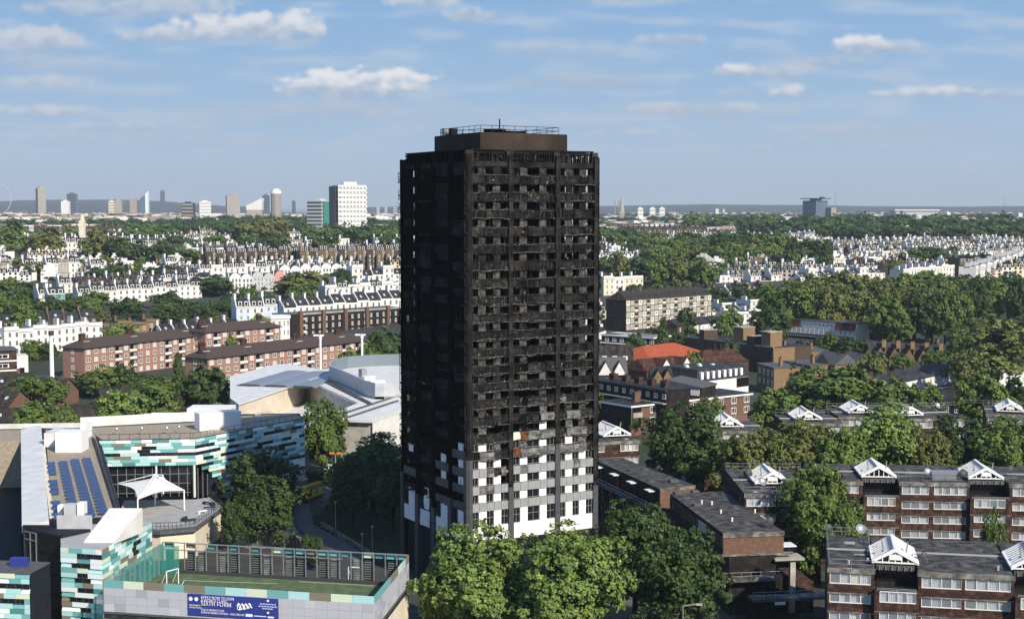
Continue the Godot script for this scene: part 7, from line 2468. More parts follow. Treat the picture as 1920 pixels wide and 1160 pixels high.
func far_rows() -> void:
	# rows too far and too many to lift out one by one
	var r := RandomNumberGenerator.new()
	r.seed = 909
	var areas := [[0, 757, 930, 1700, 80], [1490, 1930, 900, 1440, 62], [1135, 1490, 1230, 1700, 26], [1135, 1300, 900, 1250, 10], [0, 420, 800, 950, 10], [1335, 1500, 880, 1010, 10], [760, 1130, 420, 1700, 90], [-420, -10, 420, 1600, 50], [1935, 2340, 420, 1500, 50]]
	for q in areas:
		for k in q[4]:
			var d := r.randf_range(q[2], q[3])
			var p := ground(r.randf_range(q[0], q[1]), d)
			var turn := Basis(Vector3.UP, r.randf_range(-0.45, 0.45) + (PI / 2 if r.randf() < 0.12 else 0.0))
			var kind: String = ["white", "white", "white", "cream", "stone", "brown"][r.randi() % 6]
			for j in r.randi_range(3, 9):
				var o: Vector3 = p + turn.x * 6.6 * j
				var col := o.x / -o.z * F + 960.0
				if o.z > -d + 60.0 or (d < 800.0 and col > q[0] - 5.0 and (col > q[1] - 5.0 or (q[0] == 760 and -o.z < 300.0))) or (q[0] == 760 and (col < 765.0 or col > 1125.0) and d < 1000.0):
					continue
				far_houses.append([Transform3D(turn.scaled_local(Vector3(1, r.randf_range(0.62, 0.95), r.randf_range(0.8, 1.2))), Vector3(o.x, terrain(-o.z) - 1.0, o.z)), kind])
	var w := 6.6
	var h := 8.4
	var wall := geo().box(0, w, -4, h, -9, 0).box(-0.15, 0.2, h, h + 3.2, -7.5, -1.2).box(-0.45, 0.55, h + 2.0, h + 5.0, -5.5, -3.2).box(1.2, 2.6, h, h + 1.9, -2.0, -0.2).box(4.0, 5.4, h, h + 1.9, -2.0, -0.2)
	var roof := roof_hip(w, 9, h, 2.8, 0.05, 0.0)
	var dark := geo()
	for y in [1.0, 4.0, 6.6]:
		for x in [1.0, 4.1]:
			dark.box(x, x + 1.3, y, y + 1.6, 0.0, 0.06)
	dark.box(1.45, 2.35, h + 0.4, h + 1.5, -0.2, -0.12).box(4.25, 5.15, h + 0.4, h + 1.5, -0.2, -0.12)
	var mm := MultiMesh.new()
	mm.transform_format = MultiMesh.TRANSFORM_3D
	mm.use_colors = true
	var wm := mat("far_house_walls", Color(1, 1, 1), 0.8)
	wm.vertex_color_use_as_albedo = true
	mm.mesh = solid([wall, roof, dark], [wm, m.slate, m.dark_glass])
	mm.instance_count = far_houses.size()
	for k in far_houses.size():
		mm.set_instance_transform(k, far_houses[k][0])
		var s: String = far_houses[k][1]
		var c := lin(0.78, 0.77, 0.75)
		if s.contains("brown") or s.contains("stock"):
			c = lin(0.13, 0.095, 0.07) if k % 2 else lin(0.22, 0.16, 0.11)
		elif k % 4 == 1 and s.contains("stone") or s == "stone":
			c = lin(0.5, 0.46, 0.4)
		elif s.contains("cream") and k % 2:
			c = lin(0.72, 0.63, 0.48)
		mm.set_instance_color(k, c.srgb_to_linear())
	var o := MultiMeshInstance3D.new()
	o.name = "distant_houses"
	o.multimesh = mm
	add_child(o)
	tag(o, "mass of far terraced houses between the woods, past the nearer rows", "houses", "", "stuff")


# ------------------------------------------------------------------ trees
func crown(kind: String, lod: int, seed_: int) -> ArrayMesh:
	# leaves gathered into clumps over a lumpy crown 10 m wide and 10 m high, foot at y = 2.2
	var r := RandomNumberGenerator.new()
	r.seed = seed_
	var counts := [45000, 12000, 3600]
	var sizes := [0.15, 0.28, 0.52]
	var n: int = counts[lod]
	var size: float = sizes[lod]
	var clumps := 150 if lod == 0 else (100 if lod == 1 else 48)
	var lump := cloud_noise(seed_, 0.9)
	if kind == "thin":
		n = n / 3
		clumps = 70
	var cs := []
	for k in clumps:
		var u := (k + 0.5) / clumps
		var y := 1.0 - 1.86 * u
		var a := k * 2.39996 + r.randf_range(-0.4, 0.4)
		var s := sqrt(maxf(0.0, 1.0 - y * y))
		var f := r.randf_range(0.68, 0.9)
		if k % 5 == 0:
			f *= 0.55
		elif k % 7 == 1:
			f *= 1.13
		var dir := Vector3(cos(a) * s, y, sin(a) * s)
		f *= 0.97 + 0.85 * lump.get_noise_3dv(dir)
		var p := dir * f
		if kind == "cone":
			var hgt := u
			p = Vector3(cos(a), 0, sin(a)) * (0.12 + 0.8 * hgt) * r.randf_range(0.6, 0.95) * 0.8
			p.y = 1.0 - 1.95 * hgt
		var rad := r.randf_range(0.13, 0.27) * (1.0 if lod < 2 else 1.35) * (0.8 if kind == "cone" else 1.0)
		cs.append([Vector3(p.x * 5.0, 6.7 + p.y * 5.2, p.z * 5.0), rad * 5.0 * (0.85 if kind == "thin" else 1.0), r.randf_range(0.78, 1.0), r.randf_range(-0.05, 0.06)])
	var v := PackedVector3Array()
	var nn := PackedVector3Array()
	var cc := PackedColorArray()
	var ii := PackedInt32Array()
	v.resize(n * 4)
	nn.resize(n * 4)
	cc.resize(n * 4)
	ii.resize(n * 6)
	var mid := Vector3(0, 6.2, 0)
	var per: int = [9, 6, 4][lod]
	var tuft := Vector3.ZERO
	var face := Vector3.UP
	var shade := 1.0
	var hue := 0.0
	for k in n:
		if k % per == 0:
			var c: Array = cs[r.randi() % cs.size()]
			var o: Vector3 = (c[0] - mid).normalized()
			var d := Vector3(r.randf_range(-1, 1), r.randf_range(-1, 1), r.randf_range(-1, 1))
			d = (d.normalized() + o * 0.45 + Vector3(0, 0.2, 0)).normalized()
			tuft = c[0] + Vector3(d.x, d.y * 0.85, d.z) * c[1] * (0.45 + 0.75 * sqrt(r.randf()))
			face = (d * 0.8 + o * 0.4 + Vector3(r.randf_range(-1, 1), r.randf_range(-0.6, 1.3), r.randf_range(-1, 1)) * 0.7).normalized()
			shade = c[2] * r.randf_range(0.7, 1.0)
			hue = c[3]
		var p := tuft + Vector3(r.randf_range(-1, 1), r.randf_range(-0.8, 0.8), r.randf_range(-1, 1)) * size * 1.25
		var e := (face + Vector3(r.randf_range(-1, 1), r.randf_range(-1, 1), r.randf_range(-1, 1)) * 0.5).normalized()
		var t := e.cross(Vector3(r.randf_range(-1, 1), r.randf_range(-1, 1), r.randf_range(-1, 1))).normalized()
		var b := e.cross(t)
		var s := size * r.randf_range(0.65, 1.35)
		t *= s
		b *= s * 0.8
		var q := k * 4
		v[q] = p - t
		v[q + 1] = p - b
		v[q + 2] = p + t
		v[q + 3] = p + b
		var sh := e
		var br := shade * r.randf_range(0.85, 1.0)
		var col := Color(clampf(br + hue, 0, 1), br, clampf(br - hue, 0, 1))
		for j in 4:
			nn[q + j] = sh
			cc[q + j] = col
		var x := k * 6
		ii[x] = q
		ii[x + 1] = q + 2
		ii[x + 2] = q + 1
		ii[x + 3] = q
		ii[x + 4] = q + 3
		ii[x + 5] = q + 2
	var a := []
	a.resize(Mesh.ARRAY_MAX)
	a[Mesh.ARRAY_VERTEX] = v
	a[Mesh.ARRAY_NORMAL] = nn
	a[Mesh.ARRAY_COLOR] = cc
	a[Mesh.ARRAY_INDEX] = ii
	var me := ArrayMesh.new()
	me.add_surface_from_arrays(Mesh.PRIMITIVE_TRIANGLES, a)
	return me


func trunk_mesh(seed_: int, lod: int) -> ArrayMesh:
	var r := RandomNumberGenerator.new()
	r.seed = seed_
	var g := geo()
	var sides := 8 if lod == 0 else 5
	g.tube(Vector3(0, -1.0, 0), Vector3(0.1, 3.2, 0), 0.42, 0.3, sides, false)
	g.tube(Vector3(0.1, 3.2, 0), Vector3(0.0, 8.5, 0.2), 0.3, 0.1, sides, false)
	for k in (9 if lod == 0 else 5):
		var a := k * 2.4 + r.randf_range(-0.3, 0.3)
		var y := r.randf_range(2.6, 6.0)
		var e := Vector3(cos(a) * r.randf_range(2.4, 4.0), y + r.randf_range(1.4, 3.4), sin(a) * r.randf_range(2.4, 4.0))
		var mid := Vector3(0.1, y, 0).lerp(e, 0.5) + Vector3(0, 0.4, 0)
		g.tube(Vector3(0.1, y, 0), mid, 0.17, 0.11, 5, false)
		g.tube(mid, e, 0.11, 0.04, 5, false)
	return solid([g], [m.bark])


func tree(kind: String, px: float, top: float, wide: float, d: float, label: String, group := "", tall_min := 0.0) -> void:
	var lod := 0 if d < 330 else (1 if d < 700 else 2)
	var spec: Dictionary = {"bright": ["round", "leaf_bright"], "plane": ["round", "leaf_mid"], "dark": ["round", "leaf_dark"], "olive": ["thin", "leaf_olive"], "cone": ["cone", "leaf_dark"], "warm": ["round", "leaf_olive"]}
	var s: Array = spec[kind]
	var variant := int(px * 7.0 + d) % (2 if lod == 0 else 3)
	var key := "crown_%s_%d_%d" % [s[0], lod, variant]
	if not shared.has(key):
		shared[key] = crown(s[0], lod, 100 + variant * 17 + lod)
		shared[key + "trunk"] = trunk_mesh(200 + variant, lod)
	var p := ground(px, d)
	var h := maxf(rise(top, d) - p.y, maxf(tall_min, 3.0))
	var w := wide / F * d
	var t := thing("tree", label, "tree", Transform3D(Basis(Vector3.UP, fposmod(px * 0.37, TAU)), p), group)
	var sc := Vector3(w / 10.4, h / 12.4, w / 10.4)
	var o := put(t, "trunk", shared[key + "trunk"], Transform3D(Basis().scaled(sc), Vector3.ZERO))
	o = put(t, "crown", shared[key], Transform3D(Basis().scaled(sc), Vector3.ZERO))
	o.material_override = m[s[1]]


var far_trees := []


func wood(px0: float, px1: float, d: float, n: int, high: float, wide: float, kinds: Array, where: String, seed_: int, spread := 40.0) -> void:
	var r := RandomNumberGenerator.new()
	r.seed = seed_
	var words := {"bright": "light green", "plane": "mid green", "dark": "dark green", "warm": "yellowish green", "olive": "thin olive", "cone": "dark pointed"}
	if d >= 1195.0:
		for k in n:
			var p := ground(lerpf(px0, px1, (k + r.randf()) / n), d + r.randf_range(-spread, spread))
			var kd: String = kinds[r.randi() % kinds.size()]
			far_trees.append([p, high * r.randf_range(0.8, 1.15) / 12.4, wide * r.randf_range(0.85, 1.25) / 10.4, kd])
		return
	for k in n:
		var px := lerpf(px0, px1, (k + 0.5) / n) + r.randf_range(-0.3, 0.3) * (px1 - px0) / n
		var dd := d + r.randf_range(-spread, spread)
		var h := high * r.randf_range(0.8, 1.15)
		var top := 580.0
		# row in which the tree's tip stands
		var e := terrain(dd) + h
		var lo := 0.0
		var hi := 1160.0
		for j in 24:
			top = (lo + hi) / 2
			if rise(top, dd) > e:
				lo = top
			else:
				hi = top
		var kd: String = kinds[r.randi() % kinds.size()]
		tree(kd, px, top, wide * r.randf_range(0.85, 1.25) * F / dd, dd, "%s tree, %s in %s" % [words[kd], nth(k, n), where], "trees in " + where)


func build_trees() -> void:
	var r0 := RandomNumberGenerator.new()
	r0.seed = 71
	var list := [
		# nearest
		["bright", 892, 996, 205, 190, "large bright leafy tree at the foot of the burnt tower, left of the front pair"],
		["bright", 1068, 986, 215, 187, "large bright leafy tree at the foot of the burnt tower, right of the front pair"],
		["bright", 818, 1046, 70, 192, "small bright tree peeping out left of the front pair"],
		["dark", 1190, 940, 165, 203, "green tree right of the burnt tower's foot, taller of two joined crowns"],
		["dark", 1275, 1000, 165, 195, "green tree with broad low crown, beside the railed brick end"],
		["plane", 1535, 868, 150, 224, "tall tree standing between the two long finger blocks"],
		["bright", 1590, 955, 62, 218, "small light tree under the tall one between the finger blocks"],
		["dark", 1482, 1000, 44, 232, "slender dark tree behind the railed brick end"],
		["plane", 1860, 965, 52, 206, "small tree in front of the long block's lower windows"],
		# the belt before the far finger blocks
		["dark", 1290, 765, 160, 290, "broad dark tree between the small brick block and the tree belt"],
		["warm", 1405, 808, 125, 272, "low yellowish tree beside the broad dark one"],
		["warm", 1500, 786, 160, 281, "yellow-green tree in the belt below the second far rooflight"],
		["bright", 1585, 800, 110, 276, "light tree in the belt, left of its tallest crown"],
		["bright", 1650, 765, 170, 286, "tallest yellow-green crown in the tree belt"],
		["warm", 1735, 800, 100, 280, "yellowish crown right of the belt's tallest tree"],
		["dark", 1790, 788, 130, 284, "dark crown in the belt below the wide rooflight"],
		["plane", 1870, 790, 130, 282, "green crown in the belt near the right edge"],
		["warm", 1940, 775, 100, 284, "yellowish crown leaving the frame at the belt's right end"],
		# behind them
		["plane", 1572, 683, 165, 392, "big round tree behind the far rooflights"],
		["plane", 1455, 722, 100, 365, "round tree at the end of the white-fascia brick flats"],
		["dark", 1500, 690, 60, 400, "dark tree left of the big round tree"],
		["plane", 1668, 712, 95, 378, "green tree right of the big round tree"],
		["plane", 1735, 722, 60, 374, "small tree before the nearest slate roof"],
		["plane", 1848, 702, 110, 372, "round tree before the far rooflights near the right edge"],
		["dark", 1915, 712, 80, 372, "dark tree at the right edge beside the round one"],
		["olive", 1868, 592, 160, 470, "tall thin olive tree with visible limbs near the right edge"],
		["olive", 1812, 650, 85, 455, "thin olive tree left of the tall one"],
		["warm", 1640, 655, 55, 462, "small yellowish tree among the ochre houses"],
		["bright", 1598, 682, 36, 452, "ivy-green small tree between the ochre gables"],
		["cone", 1243, 598, 46, 525, "tall dark conifer behind the orange roof"],
		["dark", 1192, 622, 44, 520, "tall loose tree by the banded dark flats"],
		["plane", 1362, 577, 58, 570, "green tree between the pale flats and the white houses"],
		["dark", 1440, 572, 76, 590, "dark rounded conifer left of the maisonettes"],
		["dark", 1286, 574, 42, 618, "dark tree in front of the pale flats"],
		["dark", 1370, 632, 40, 510, "bare-topped tree before the dark brown block"],
		["plane", 1300, 655, 34, 478, "small tree in front of the orange roof"],
		["plane", 1325, 742, 60, 360, "dark leafy tree before the white-fascia flats"],
		# left
		["dark", 390, 682, 88, 402, "dense dark round tree left of the leisure centre"],
		["plane", 292, 706, 92, 388, "round green tree, right of the pair behind the school roof"],
		["bright", 228, 728, 92, 368, "light green tree, left of the pair behind the school roof"],
		["cone", 334, 664, 42, 448, "narrow conifer before the long red flats"],
		["plane", 190, 686, 62, 446, "tree by the dark end of the long red flats"],
		["dark", 236, 684, 48, 446, "drooping dark tree in front of the long red flats"],
		["plane", 70, 748, 84, 352, "bushy tree in front of the low dark-roofed houses"],
		["bright", 130, 770, 50, 318, "small light tree behind the school parapet"],
		["bright", 45, 778, 46, 316, "small round tree behind the school parapet at far left"],
		["bright", 405, 752, 60, 350, "low light shrub-like tree before the cream hall wall"],
		["dark", 725, 617, 74, 505, "dark leafy tree left of the burnt tower, behind the plant screen"],
		["plane", 660, 655, 48, 480, "small tree between the white flues"],
		["plane", 692, 642, 40, 490, "tree touching the right white flue"],
		["plane", 604, 757, 88, 316, "tall green tree between the school and the louvred hall"],
		["dark", 700, 820, 150, 280, "dark shaded tree hard by the burnt tower's left side"],
		["dark", 488, 840, 120, 275, "dark shaded tree in front of the school's long panelled front"],
		["dark", 437, 932, 50, 246, "small shaded tree at the corner of the school terrace"],
		["dark", 535, 905, 52, 282, "shaded tree by the path left of the fire engine"],
		["dark", 600, 880, 56, 305, "shaded low tree behind the fire engine"],
		["plane", 430, 626, 30, 500, "small tree growing between the two red flats"],
		["bright", 230, 604, 70, 585, "light tree behind the long red flats' roof"],
		["bright", 480, 590, 46, 615, "light tree in front of the white octagonal house"],
		["plane", 45, 560, 55, 625, "tall tree before the white row at far left"],
		["plane", 60, 635, 40, 560, "thin tree in front of the white row, left of the flue"],
		["dark", 90, 640, 36, 560, "thin dark tree touching the steel flue"],
		["dark", 662, 862, 90, 268, "low shaded tree left of the one hard by the tower"],
		["dark", 738, 850, 100, 262, "shaded tree filling the gap at the tower's left foot"],
		["dark", 500, 900, 110, 250, "low shaded tree right of the terrace corner"],
		["dark", 575, 1000, 26, 238, "slim dark bush beside the winding path"],
		["dark", 594, 1008, 34, 232, "low dark shrub behind the cage, beside the winding path"],
		# mid left landmarks
		["dark", 402, 516, 84, 800, "large dark tree left of the tall pale house"],
		["warm", 562, 511, 104, 790, "largest round tree left of the burnt tower"],
		["dark", 636, 507, 60, 830, "dark tree right of the largest round one"],
		["dark", 312, 548, 58, 740, "dark tree before the long white terrace"],
		["plane", 178, 546, 46, 738, "tree hiding part of the long white terrace"],
		["dark", 250, 562, 40, 730, "low dark tree before the long white terrace"],
		["dark", 52, 530, 66, 760, "dark tree left of the long white terrace"],
		["plane", 16, 520, 60, 770, "tree at the left edge below the grey houses"],
		["warm", 50, 488, 78, 900, "yellowish tree group in front of the grey and white houses"],
		["dark", 98, 516, 40, 880, "dark tree beside the yellowish group"],
		["dark", 190, 500, 56, 890, "dark tree among the white rooftops"],
		["dark", 220, 494, 44, 900, "second dark tree among the white rooftops"],
		["dark", 300, 498, 62, 880, "dark tree above the second white terrace"],
		["plane", 360, 505, 40, 890, "tree right above the second white terrace"],
		["warm", 186, 433, 74, 1010, "tall yellowish tree in the left rooftops"],
		["dark", 240, 448, 62, 1000, "dark tree right of the tall yellowish one"],
		["dark", 305, 452, 66, 1000, "dark tree below the white flat-topped houses"],
		["plane", 346, 462, 60, 990, "green tree left of the long brown terrace"],
		["warm", 82, 430, 66, 1080, "yellowish round tree at far left"],
		["plane", 14, 418, 62, 1100, "tall tree cut by the left edge"],
		["dark", 690, 470, 40, 985, "small tree before the brown terrace"],
		["dark", 560, 490, 36, 930, "small tree under the brown terrace"],
		["warm", 470, 412, 74, 1330, "yellow-green tree above the white villas"],
		["warm", 510, 406, 62, 1350, "tall yellow-green tree above the villas"],
		["dark", 520, 440, 60, 1180, "dark tree right of the white villas"],
		["dark", 605, 442, 46, 1100, "dark tree before the white mansion row"],
		["dark", 735, 440, 50, 1120, "dark tree beside the burnt tower's left edge"]]
	for s in list:
		tree(s[0], s[1], s[2], s[3], s[4], s[5])
	# planes of the big square, right
	wood(1455, 1800, 640, 11, 21, 15, ["plane", "plane", "warm"], "the front of the big plane grove", 61, 15)
	wood(1450, 1800, 690, 11, 20, 15, ["plane", "warm", "plane"], "the middle of the big plane grove", 62, 15)
	wood(1470, 1760, 745, 8, 17, 15, ["warm", "plane"], "the back of the big plane grove", 63, 15)
	wood(1640, 1790, 610, 5, 20, 13, ["dark", "plane"], "the shaded edge of the plane grove", 64, 8)
	wood(1790, 1940, 690, 6, 20, 14, ["dark", "plane"], "the dark trees right of the plane grove", 65, 20)
	wood(1770, 1940, 760, 6, 16, 14, ["dark", "dark", "plane"], "the second rank right of the grove", 66, 20)
	wood(1780, 1930, 560, 4, 15, 11, ["plane", "dark"], "the trees behind the thin olive ones", 67, 15)
	wood(0, 75, 700, 3, 13, 11, ["plane", "dark"], "the gardens at far left", 101, 20)
	wood(70, 440, 712, 9, 10, 11, ["dark", "plane", "dark"], "the gardens before the long white terrace", 102, 14)
	wood(180, 440, 668, 7, 8, 9, ["dark", "warm"], "the back gardens above the ochre row", 103, 14)
	wood(420, 600, 742, 5, 10, 11, ["dark", "plane"], "the gardens below the pastel row", 105, 12)
	wood(0, 370, 935, 6, 10, 12, ["dark", "plane", "warm"], "the tree line behind the second white terrace", 106, 25)
	wood(0, 380, 1200, 8, 10, 14, ["dark", "plane"], "the tree line across the far left roofs", 107, 40)
	wood(440, 757, 1000, 7, 10, 12, ["dark", "plane"], "the trees behind the long brown terrace", 108, 15)
	wood(570, 757, 1350, 9, 20, 17, ["plane", "dark"], "the trees below the white slab block", 109, 30)
	wood(280, 470, 1250, 6, 14, 16, ["plane", "dark", "warm"], "the trees behind the villas", 110, 30)
	wood(530, 757, 800, 6, 8, 9, ["dark", "plane"], "the gardens behind the big round tree", 111, 15)
	wood(1180, 1460, 770, 7, 10, 11, ["dark", "plane"], "the gardens behind the pale flats", 112, 20)
	wood(1150, 1420, 590, 6, 9, 9, ["dark", "plane"], "the gardens before the pale flats", 113, 15)
	wood(1480, 1640, 560, 5, 9, 8, ["dark", "plane"], "the yard before the maisonettes", 114, 12)
	wood(1560, 1800, 510, 6, 8, 8, ["plane", "warm", "dark"], "the back gardens behind the ochre houses", 115, 12)
	wood(1640, 1900, 900, 5, 9, 11, ["dark", "plane"], "the trees behind the grove, among white ends", 116, 25)
	wood(0, 130, 420, 3, 8, 9, ["plane", "dark"], "the gardens of the low houses", 117, 20)
	wood(150, 350, 462, 6, 6, 8, ["dark", "plane", "dark"], "the hedge line before the long red flats", 118, 6)
	# right, middle distance
	wood(1226, 1340, 845, 5, 19, 15, ["plane", "warm"], "the clump above the pale flats", 71, 15)
	wood(1128, 1200, 880, 4, 17, 14, ["plane", "warm", "dark"], "the clump right of the burnt tower", 72, 15)
	wood(1210, 1500, 1010, 13, 17, 15, ["plane", "plane", "warm"], "the first green band right", 73, 25)
	wood(1180, 1480, 1090, 12, 17, 16, ["plane", "warm", "dark"], "the second green band right", 74, 25)
	wood(1130, 1470, 1200, 13, 17, 16, ["plane", "warm", "dark"], "the third green band right", 75, 30)
	wood(1130, 1240, 1380, 6, 17, 17, ["dark", "plane"], "the trees below the church spire", 76, 30)
	wood(1480, 1560, 960, 4, 18, 14, ["dark", "cone"], "the dark clump right of the bright white row", 77, 20)
	wood(1690, 1790, 990, 4, 13, 15, ["dark", "plane"], "the clump between the white right rows", 78, 25)
	wood(1800, 1930, 960, 4, 10, 12, ["dark", "plane"], "the clump by the right edge", 79, 25)
	wood(1400, 1520, 1150, 4, 13, 14, ["plane", "dark"], "the trees left of the gabled rows", 80, 25)
	wood(1540, 1930, 1480, 17, 19, 22, ["dark", "dark", "plane"], "the front of the dark right wood", 81, 40)
	wood(1400, 1930, 1640, 19, 20, 25, ["dark", "dark", "plane"], "the middle of the dark right wood", 82, 40)
	wood(1290, 1930, 1850, 22, 22, 27, ["dark", "plane"], "the back of the dark right wood", 83, 50)
	# left, far bands
	wood(0, 330, 1480, 12, 15, 17, ["dark", "plane", "warm"], "the far left green band", 91, 40)
	wood(200, 470, 1700, 12, 17, 20, ["dark", "plane"], "the green band under the hotel slab", 92, 50)
	wood(430, 760, 1650, 14, 15, 19, ["dark", "plane"], "the green band under the white slab block", 93, 60)
	wood(0, 420, 1950, 15, 14, 20, ["dark"], "the farthest left green band", 94, 60)
	wood(400, 760, 2100, 14, 14, 20, ["dark"], "the farthest green band beside the tower", 95, 60)
	for q in [[765, 1115, 330, 7, 9, 10], [765, 1115, 420, 9, 10, 10], [770, 1120, 520, 10, 10, 11], [770, 1120, 650, 10, 12, 12], [770, 1120, 800, 10, 13, 13], [770, 1120, 950, 12, 13, 14], [770, 1125, 1100, 12, 14, 15], [-400, -20, 500, 9, 10, 11], [-400, -20, 750, 9, 12, 12], [-400, -20, 1000, 9, 13, 14], [1940, 2330, 480, 9, 12, 12], [1940, 2330, 700, 10, 15, 14], [1940, 2330, 950, 10, 14, 14], [1335, 1480, 930, 8, 8, 10]]:
		for k in q[3]:
			far_trees.append([ground(lerpf(q[0], q[1], (k + r0.randf()) / q[3]), q[2] + r0.randf_range(-40, 40)), q[4] * r0.randf_range(0.8, 1.2) / 12.4, q[5] * r0.randf_range(0.8, 1.2) / 10.4, "plane" if r0.randf() < 0.5 else "dark"])
	# and the woods that read as one mass
	var r := RandomNumberGenerator.new()
	r.seed = 15
	var dist := cloud_noise(8, 0.0012)
	for k in 4200:
		var dd := 1900.0 + 6200.0 * pow(r.randf(), 1.4)
		var px := r.randf_range(-120, 2040)
		var p := ground(px, dd)
		if dist.get_noise_2d(p.x, p.z) < 0.02 and r.randf() < 0.75:
			continue
		if dd > 6200:
			p.y += 0.9 * (dd - 6200) / 100.0 * (1.0 if px > 1180 or px < 330 else 0.3)
		far_trees.append([p - Vector3(0, 2.5, 0), r.randf_range(0.8, 1.3), r.randf_range(1.2, 2.6), "dark"])
	var mm := MultiMesh.new()
	mm.transform_format = MultiMesh.TRANSFORM_3D
	mm.use_colors = true
	mm.mesh = crown("round", 2, 300)
	mm.instance_count = far_trees.size()
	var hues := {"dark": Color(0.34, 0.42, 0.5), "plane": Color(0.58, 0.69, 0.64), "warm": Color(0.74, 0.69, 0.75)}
	for k in far_trees.size():
		var s: Array = far_trees[k]
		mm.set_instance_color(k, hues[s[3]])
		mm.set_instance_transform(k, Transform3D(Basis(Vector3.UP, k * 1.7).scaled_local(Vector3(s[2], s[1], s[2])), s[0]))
	var o := MultiMeshInstance3D.new()
	o.name = "distant_woodland"
	o.multimesh = mm
	o.material_override = m.leaf_bright
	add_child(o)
	tag(o, "far-off trees reading as dark green woods up to the hills", "trees", "", "stuff")


# ------------------------------------------------------------------ the street between school and tower, and odds and ends
func build_small_things() -> void:
	flat_patch("lawn", [[600, 1010], [560, 985], [640, 935], [760, 930], [770, 1060], [690, 1060]], m.lawn, 0.02, "shaded lawn at the left foot of the burnt tower")
	flat_patch("path", [[545, 935], [575, 930], [588, 985], [640, 1010], [690, 1045], [665, 1052], [610, 1025], [560, 990]], m.paving, 0.03, "pale winding path beside the lawn")
	flat_patch("forecourt", [[560, 905], [650, 890], [668, 930], [580, 940]], m.paving, 0.035, "sunlit paved forecourt round the fire engine")
	flat_patch("school_yard", [[440, 985], [550, 985], [580, 1020], [470, 1030], [420, 1015]], m.concrete, 0.025, "small paved school yard behind the cage")
	flat_patch("lawn", [[1370, 1020], [1480, 960], [1520, 1010], [1500, 1160], [1380, 1160]], m.lawn, 0.02, "dark grass strip between the brick blocks")
	flat_patch("pavement", [[1150, 1130], [1280, 1090], [1400, 1130], [1400, 1200], [1100, 1200]], m.paving, 0.02, "brown pavement under the front trees")
	# fire engine
	var p := at(572, 945, 0.0)
	var q := at(634, 922, 0.0)
	var x := frame(p, q)
	var t := thing("fire_engine", "red fire engine with yellow checks and a raised ladder rack, parked in shade", "fire engine", x)
	part(t, "cab", geo().prism([Vector3(0, 0, 0), Vector3(2.2, 0, 0), Vector3(2.2, 0, -2.4), Vector3(0, 0, -2.4)], 0.55, 2.7, [2.5, 2.7, 2.7, 2.5]), m.engine_red)
	part(t, "windscreen", geo().box(-0.03, 0.0, 1.5, 2.35, -2.2, -0.2), m.dark_glass)
	part(t, "cab_window", geo().box(0.3, 1.8, 1.5, 2.3, 0.0, 0.03), m.dark_glass)
	part(t, "body", geo().box(2.3, 8.0, 0.6, 2.8, -2.45, 0.05), m.engine_red)
	for k in 4:
		part(t, "locker_shutter", geo().box(2.6 + k * 1.32, 3.75 + k * 1.32, 1.25, 2.6, 0.05, 0.09), m.galvanised if k % 2 else m.engine_yellow)
	part(t, "yellow_stripe", geo().box(0.1, 8.0, 0.9, 1.2, 0.055, 0.095), m.engine_yellow)
	part(t, "rear_panel", geo().box(8.0, 8.06, 0.7, 2.7, -2.4, 0.0), m.engine_yellow)
	part(t, "ladder", geo().box(1.0, 8.6, 2.95, 3.1, -1.9, -1.75).box(1.0, 8.6, 2.95, 3.1, -1.1, -0.95).box(1.4, 1.5, 2.97, 3.08, -1.75, -1.1).box(3.0, 3.1, 2.97, 3.08, -1.75, -1.1).box(4.6, 4.7, 2.97, 3.08, -1.75, -1.1).box(6.2, 6.3, 2.97, 3.08, -1.75, -1.1).box(7.8, 7.9, 2.97, 3.08, -1.75, -1.1), m.engine_yellow)
	part(t, "light_bar", geo().box(0.5, 0.9, 2.7, 2.9, -2.1, -0.3), m.banner_blue)
	for w in [1.1, 6.3]:
		for z in [0.08, -2.3]:
			var o := part(t, "wheel", geo().tube(Vector3(w, 0.5, z - 0.15), Vector3(w, 0.5, z + 0.1), 0.5, 0.5, 12), m.tyre)
			put(o, "rim", solid([geo().tube(Vector3(w, 0.5, z + 0.1), Vector3(w, 0.5, z + 0.13), 0.25, 0.22, 10)], [m.galvanised]))
	# floodlight and lamps
	var c := at(629, 915, 0.0)
	t = thing("floodlight_mast", "yellow based floodlight mast with orange lamp heads behind the fire engine", "floodlight", Transform3D(Basis(), c))
	part(t, "base", geo().box(-0.8, 0.8, 0, 1.2, -0.7, 0.7), m.engine_yellow)
	part(t, "pole", geo().tube(Vector3(0, 1.2, 0), Vector3(0, 7.4, 0), 0.12, 0.08, 8), m.stone)
	for s in [-1, 1]:
		part(t, "lamp_head", geo().box(s * 0.75 - 0.5, s * 0.75 + 0.5, 7.3, 7.7, -0.3, 0.3), m.orange)
	var lamps := [[629, 1000, 5.5, "lamp post on the shaded lawn, tall one by the path"], [698, 1040, 4.6, "lamp post on the shaded lawn, close to the burnt tower"], [679, 1048, 4.0, "short lamp post behind the right end of the cage"]]
	for s in lamps:
		c = at(s[0], s[1], 0.0)
		t = thing("lamp_post", s[3], "lamp post", Transform3D(Basis(), c), "lamp posts by the lawn")
		part(t, "pole", geo().tube(Vector3.ZERO, Vector3(0, s[2], 0), 0.09, 0.06, 7), m.stone)
		part(t, "lamp_head", geo().tube(Vector3(0, s[2], 0), Vector3(0, s[2] + 0.45, 0), 0.16, 0.26, 8), m.stone)
	c = ground(1280, 184.0)
	var top := rise(1136, 184.0)
	t = thing("street_lamp", "street lamp with a bent arm in front of the low-crowned tree", "street lamp", Transform3D(Basis(), c))
	part(t, "column", geo().tube(Vector3.ZERO, Vector3(0, top, 0), 0.11, 0.08, 8), m.galvanised)
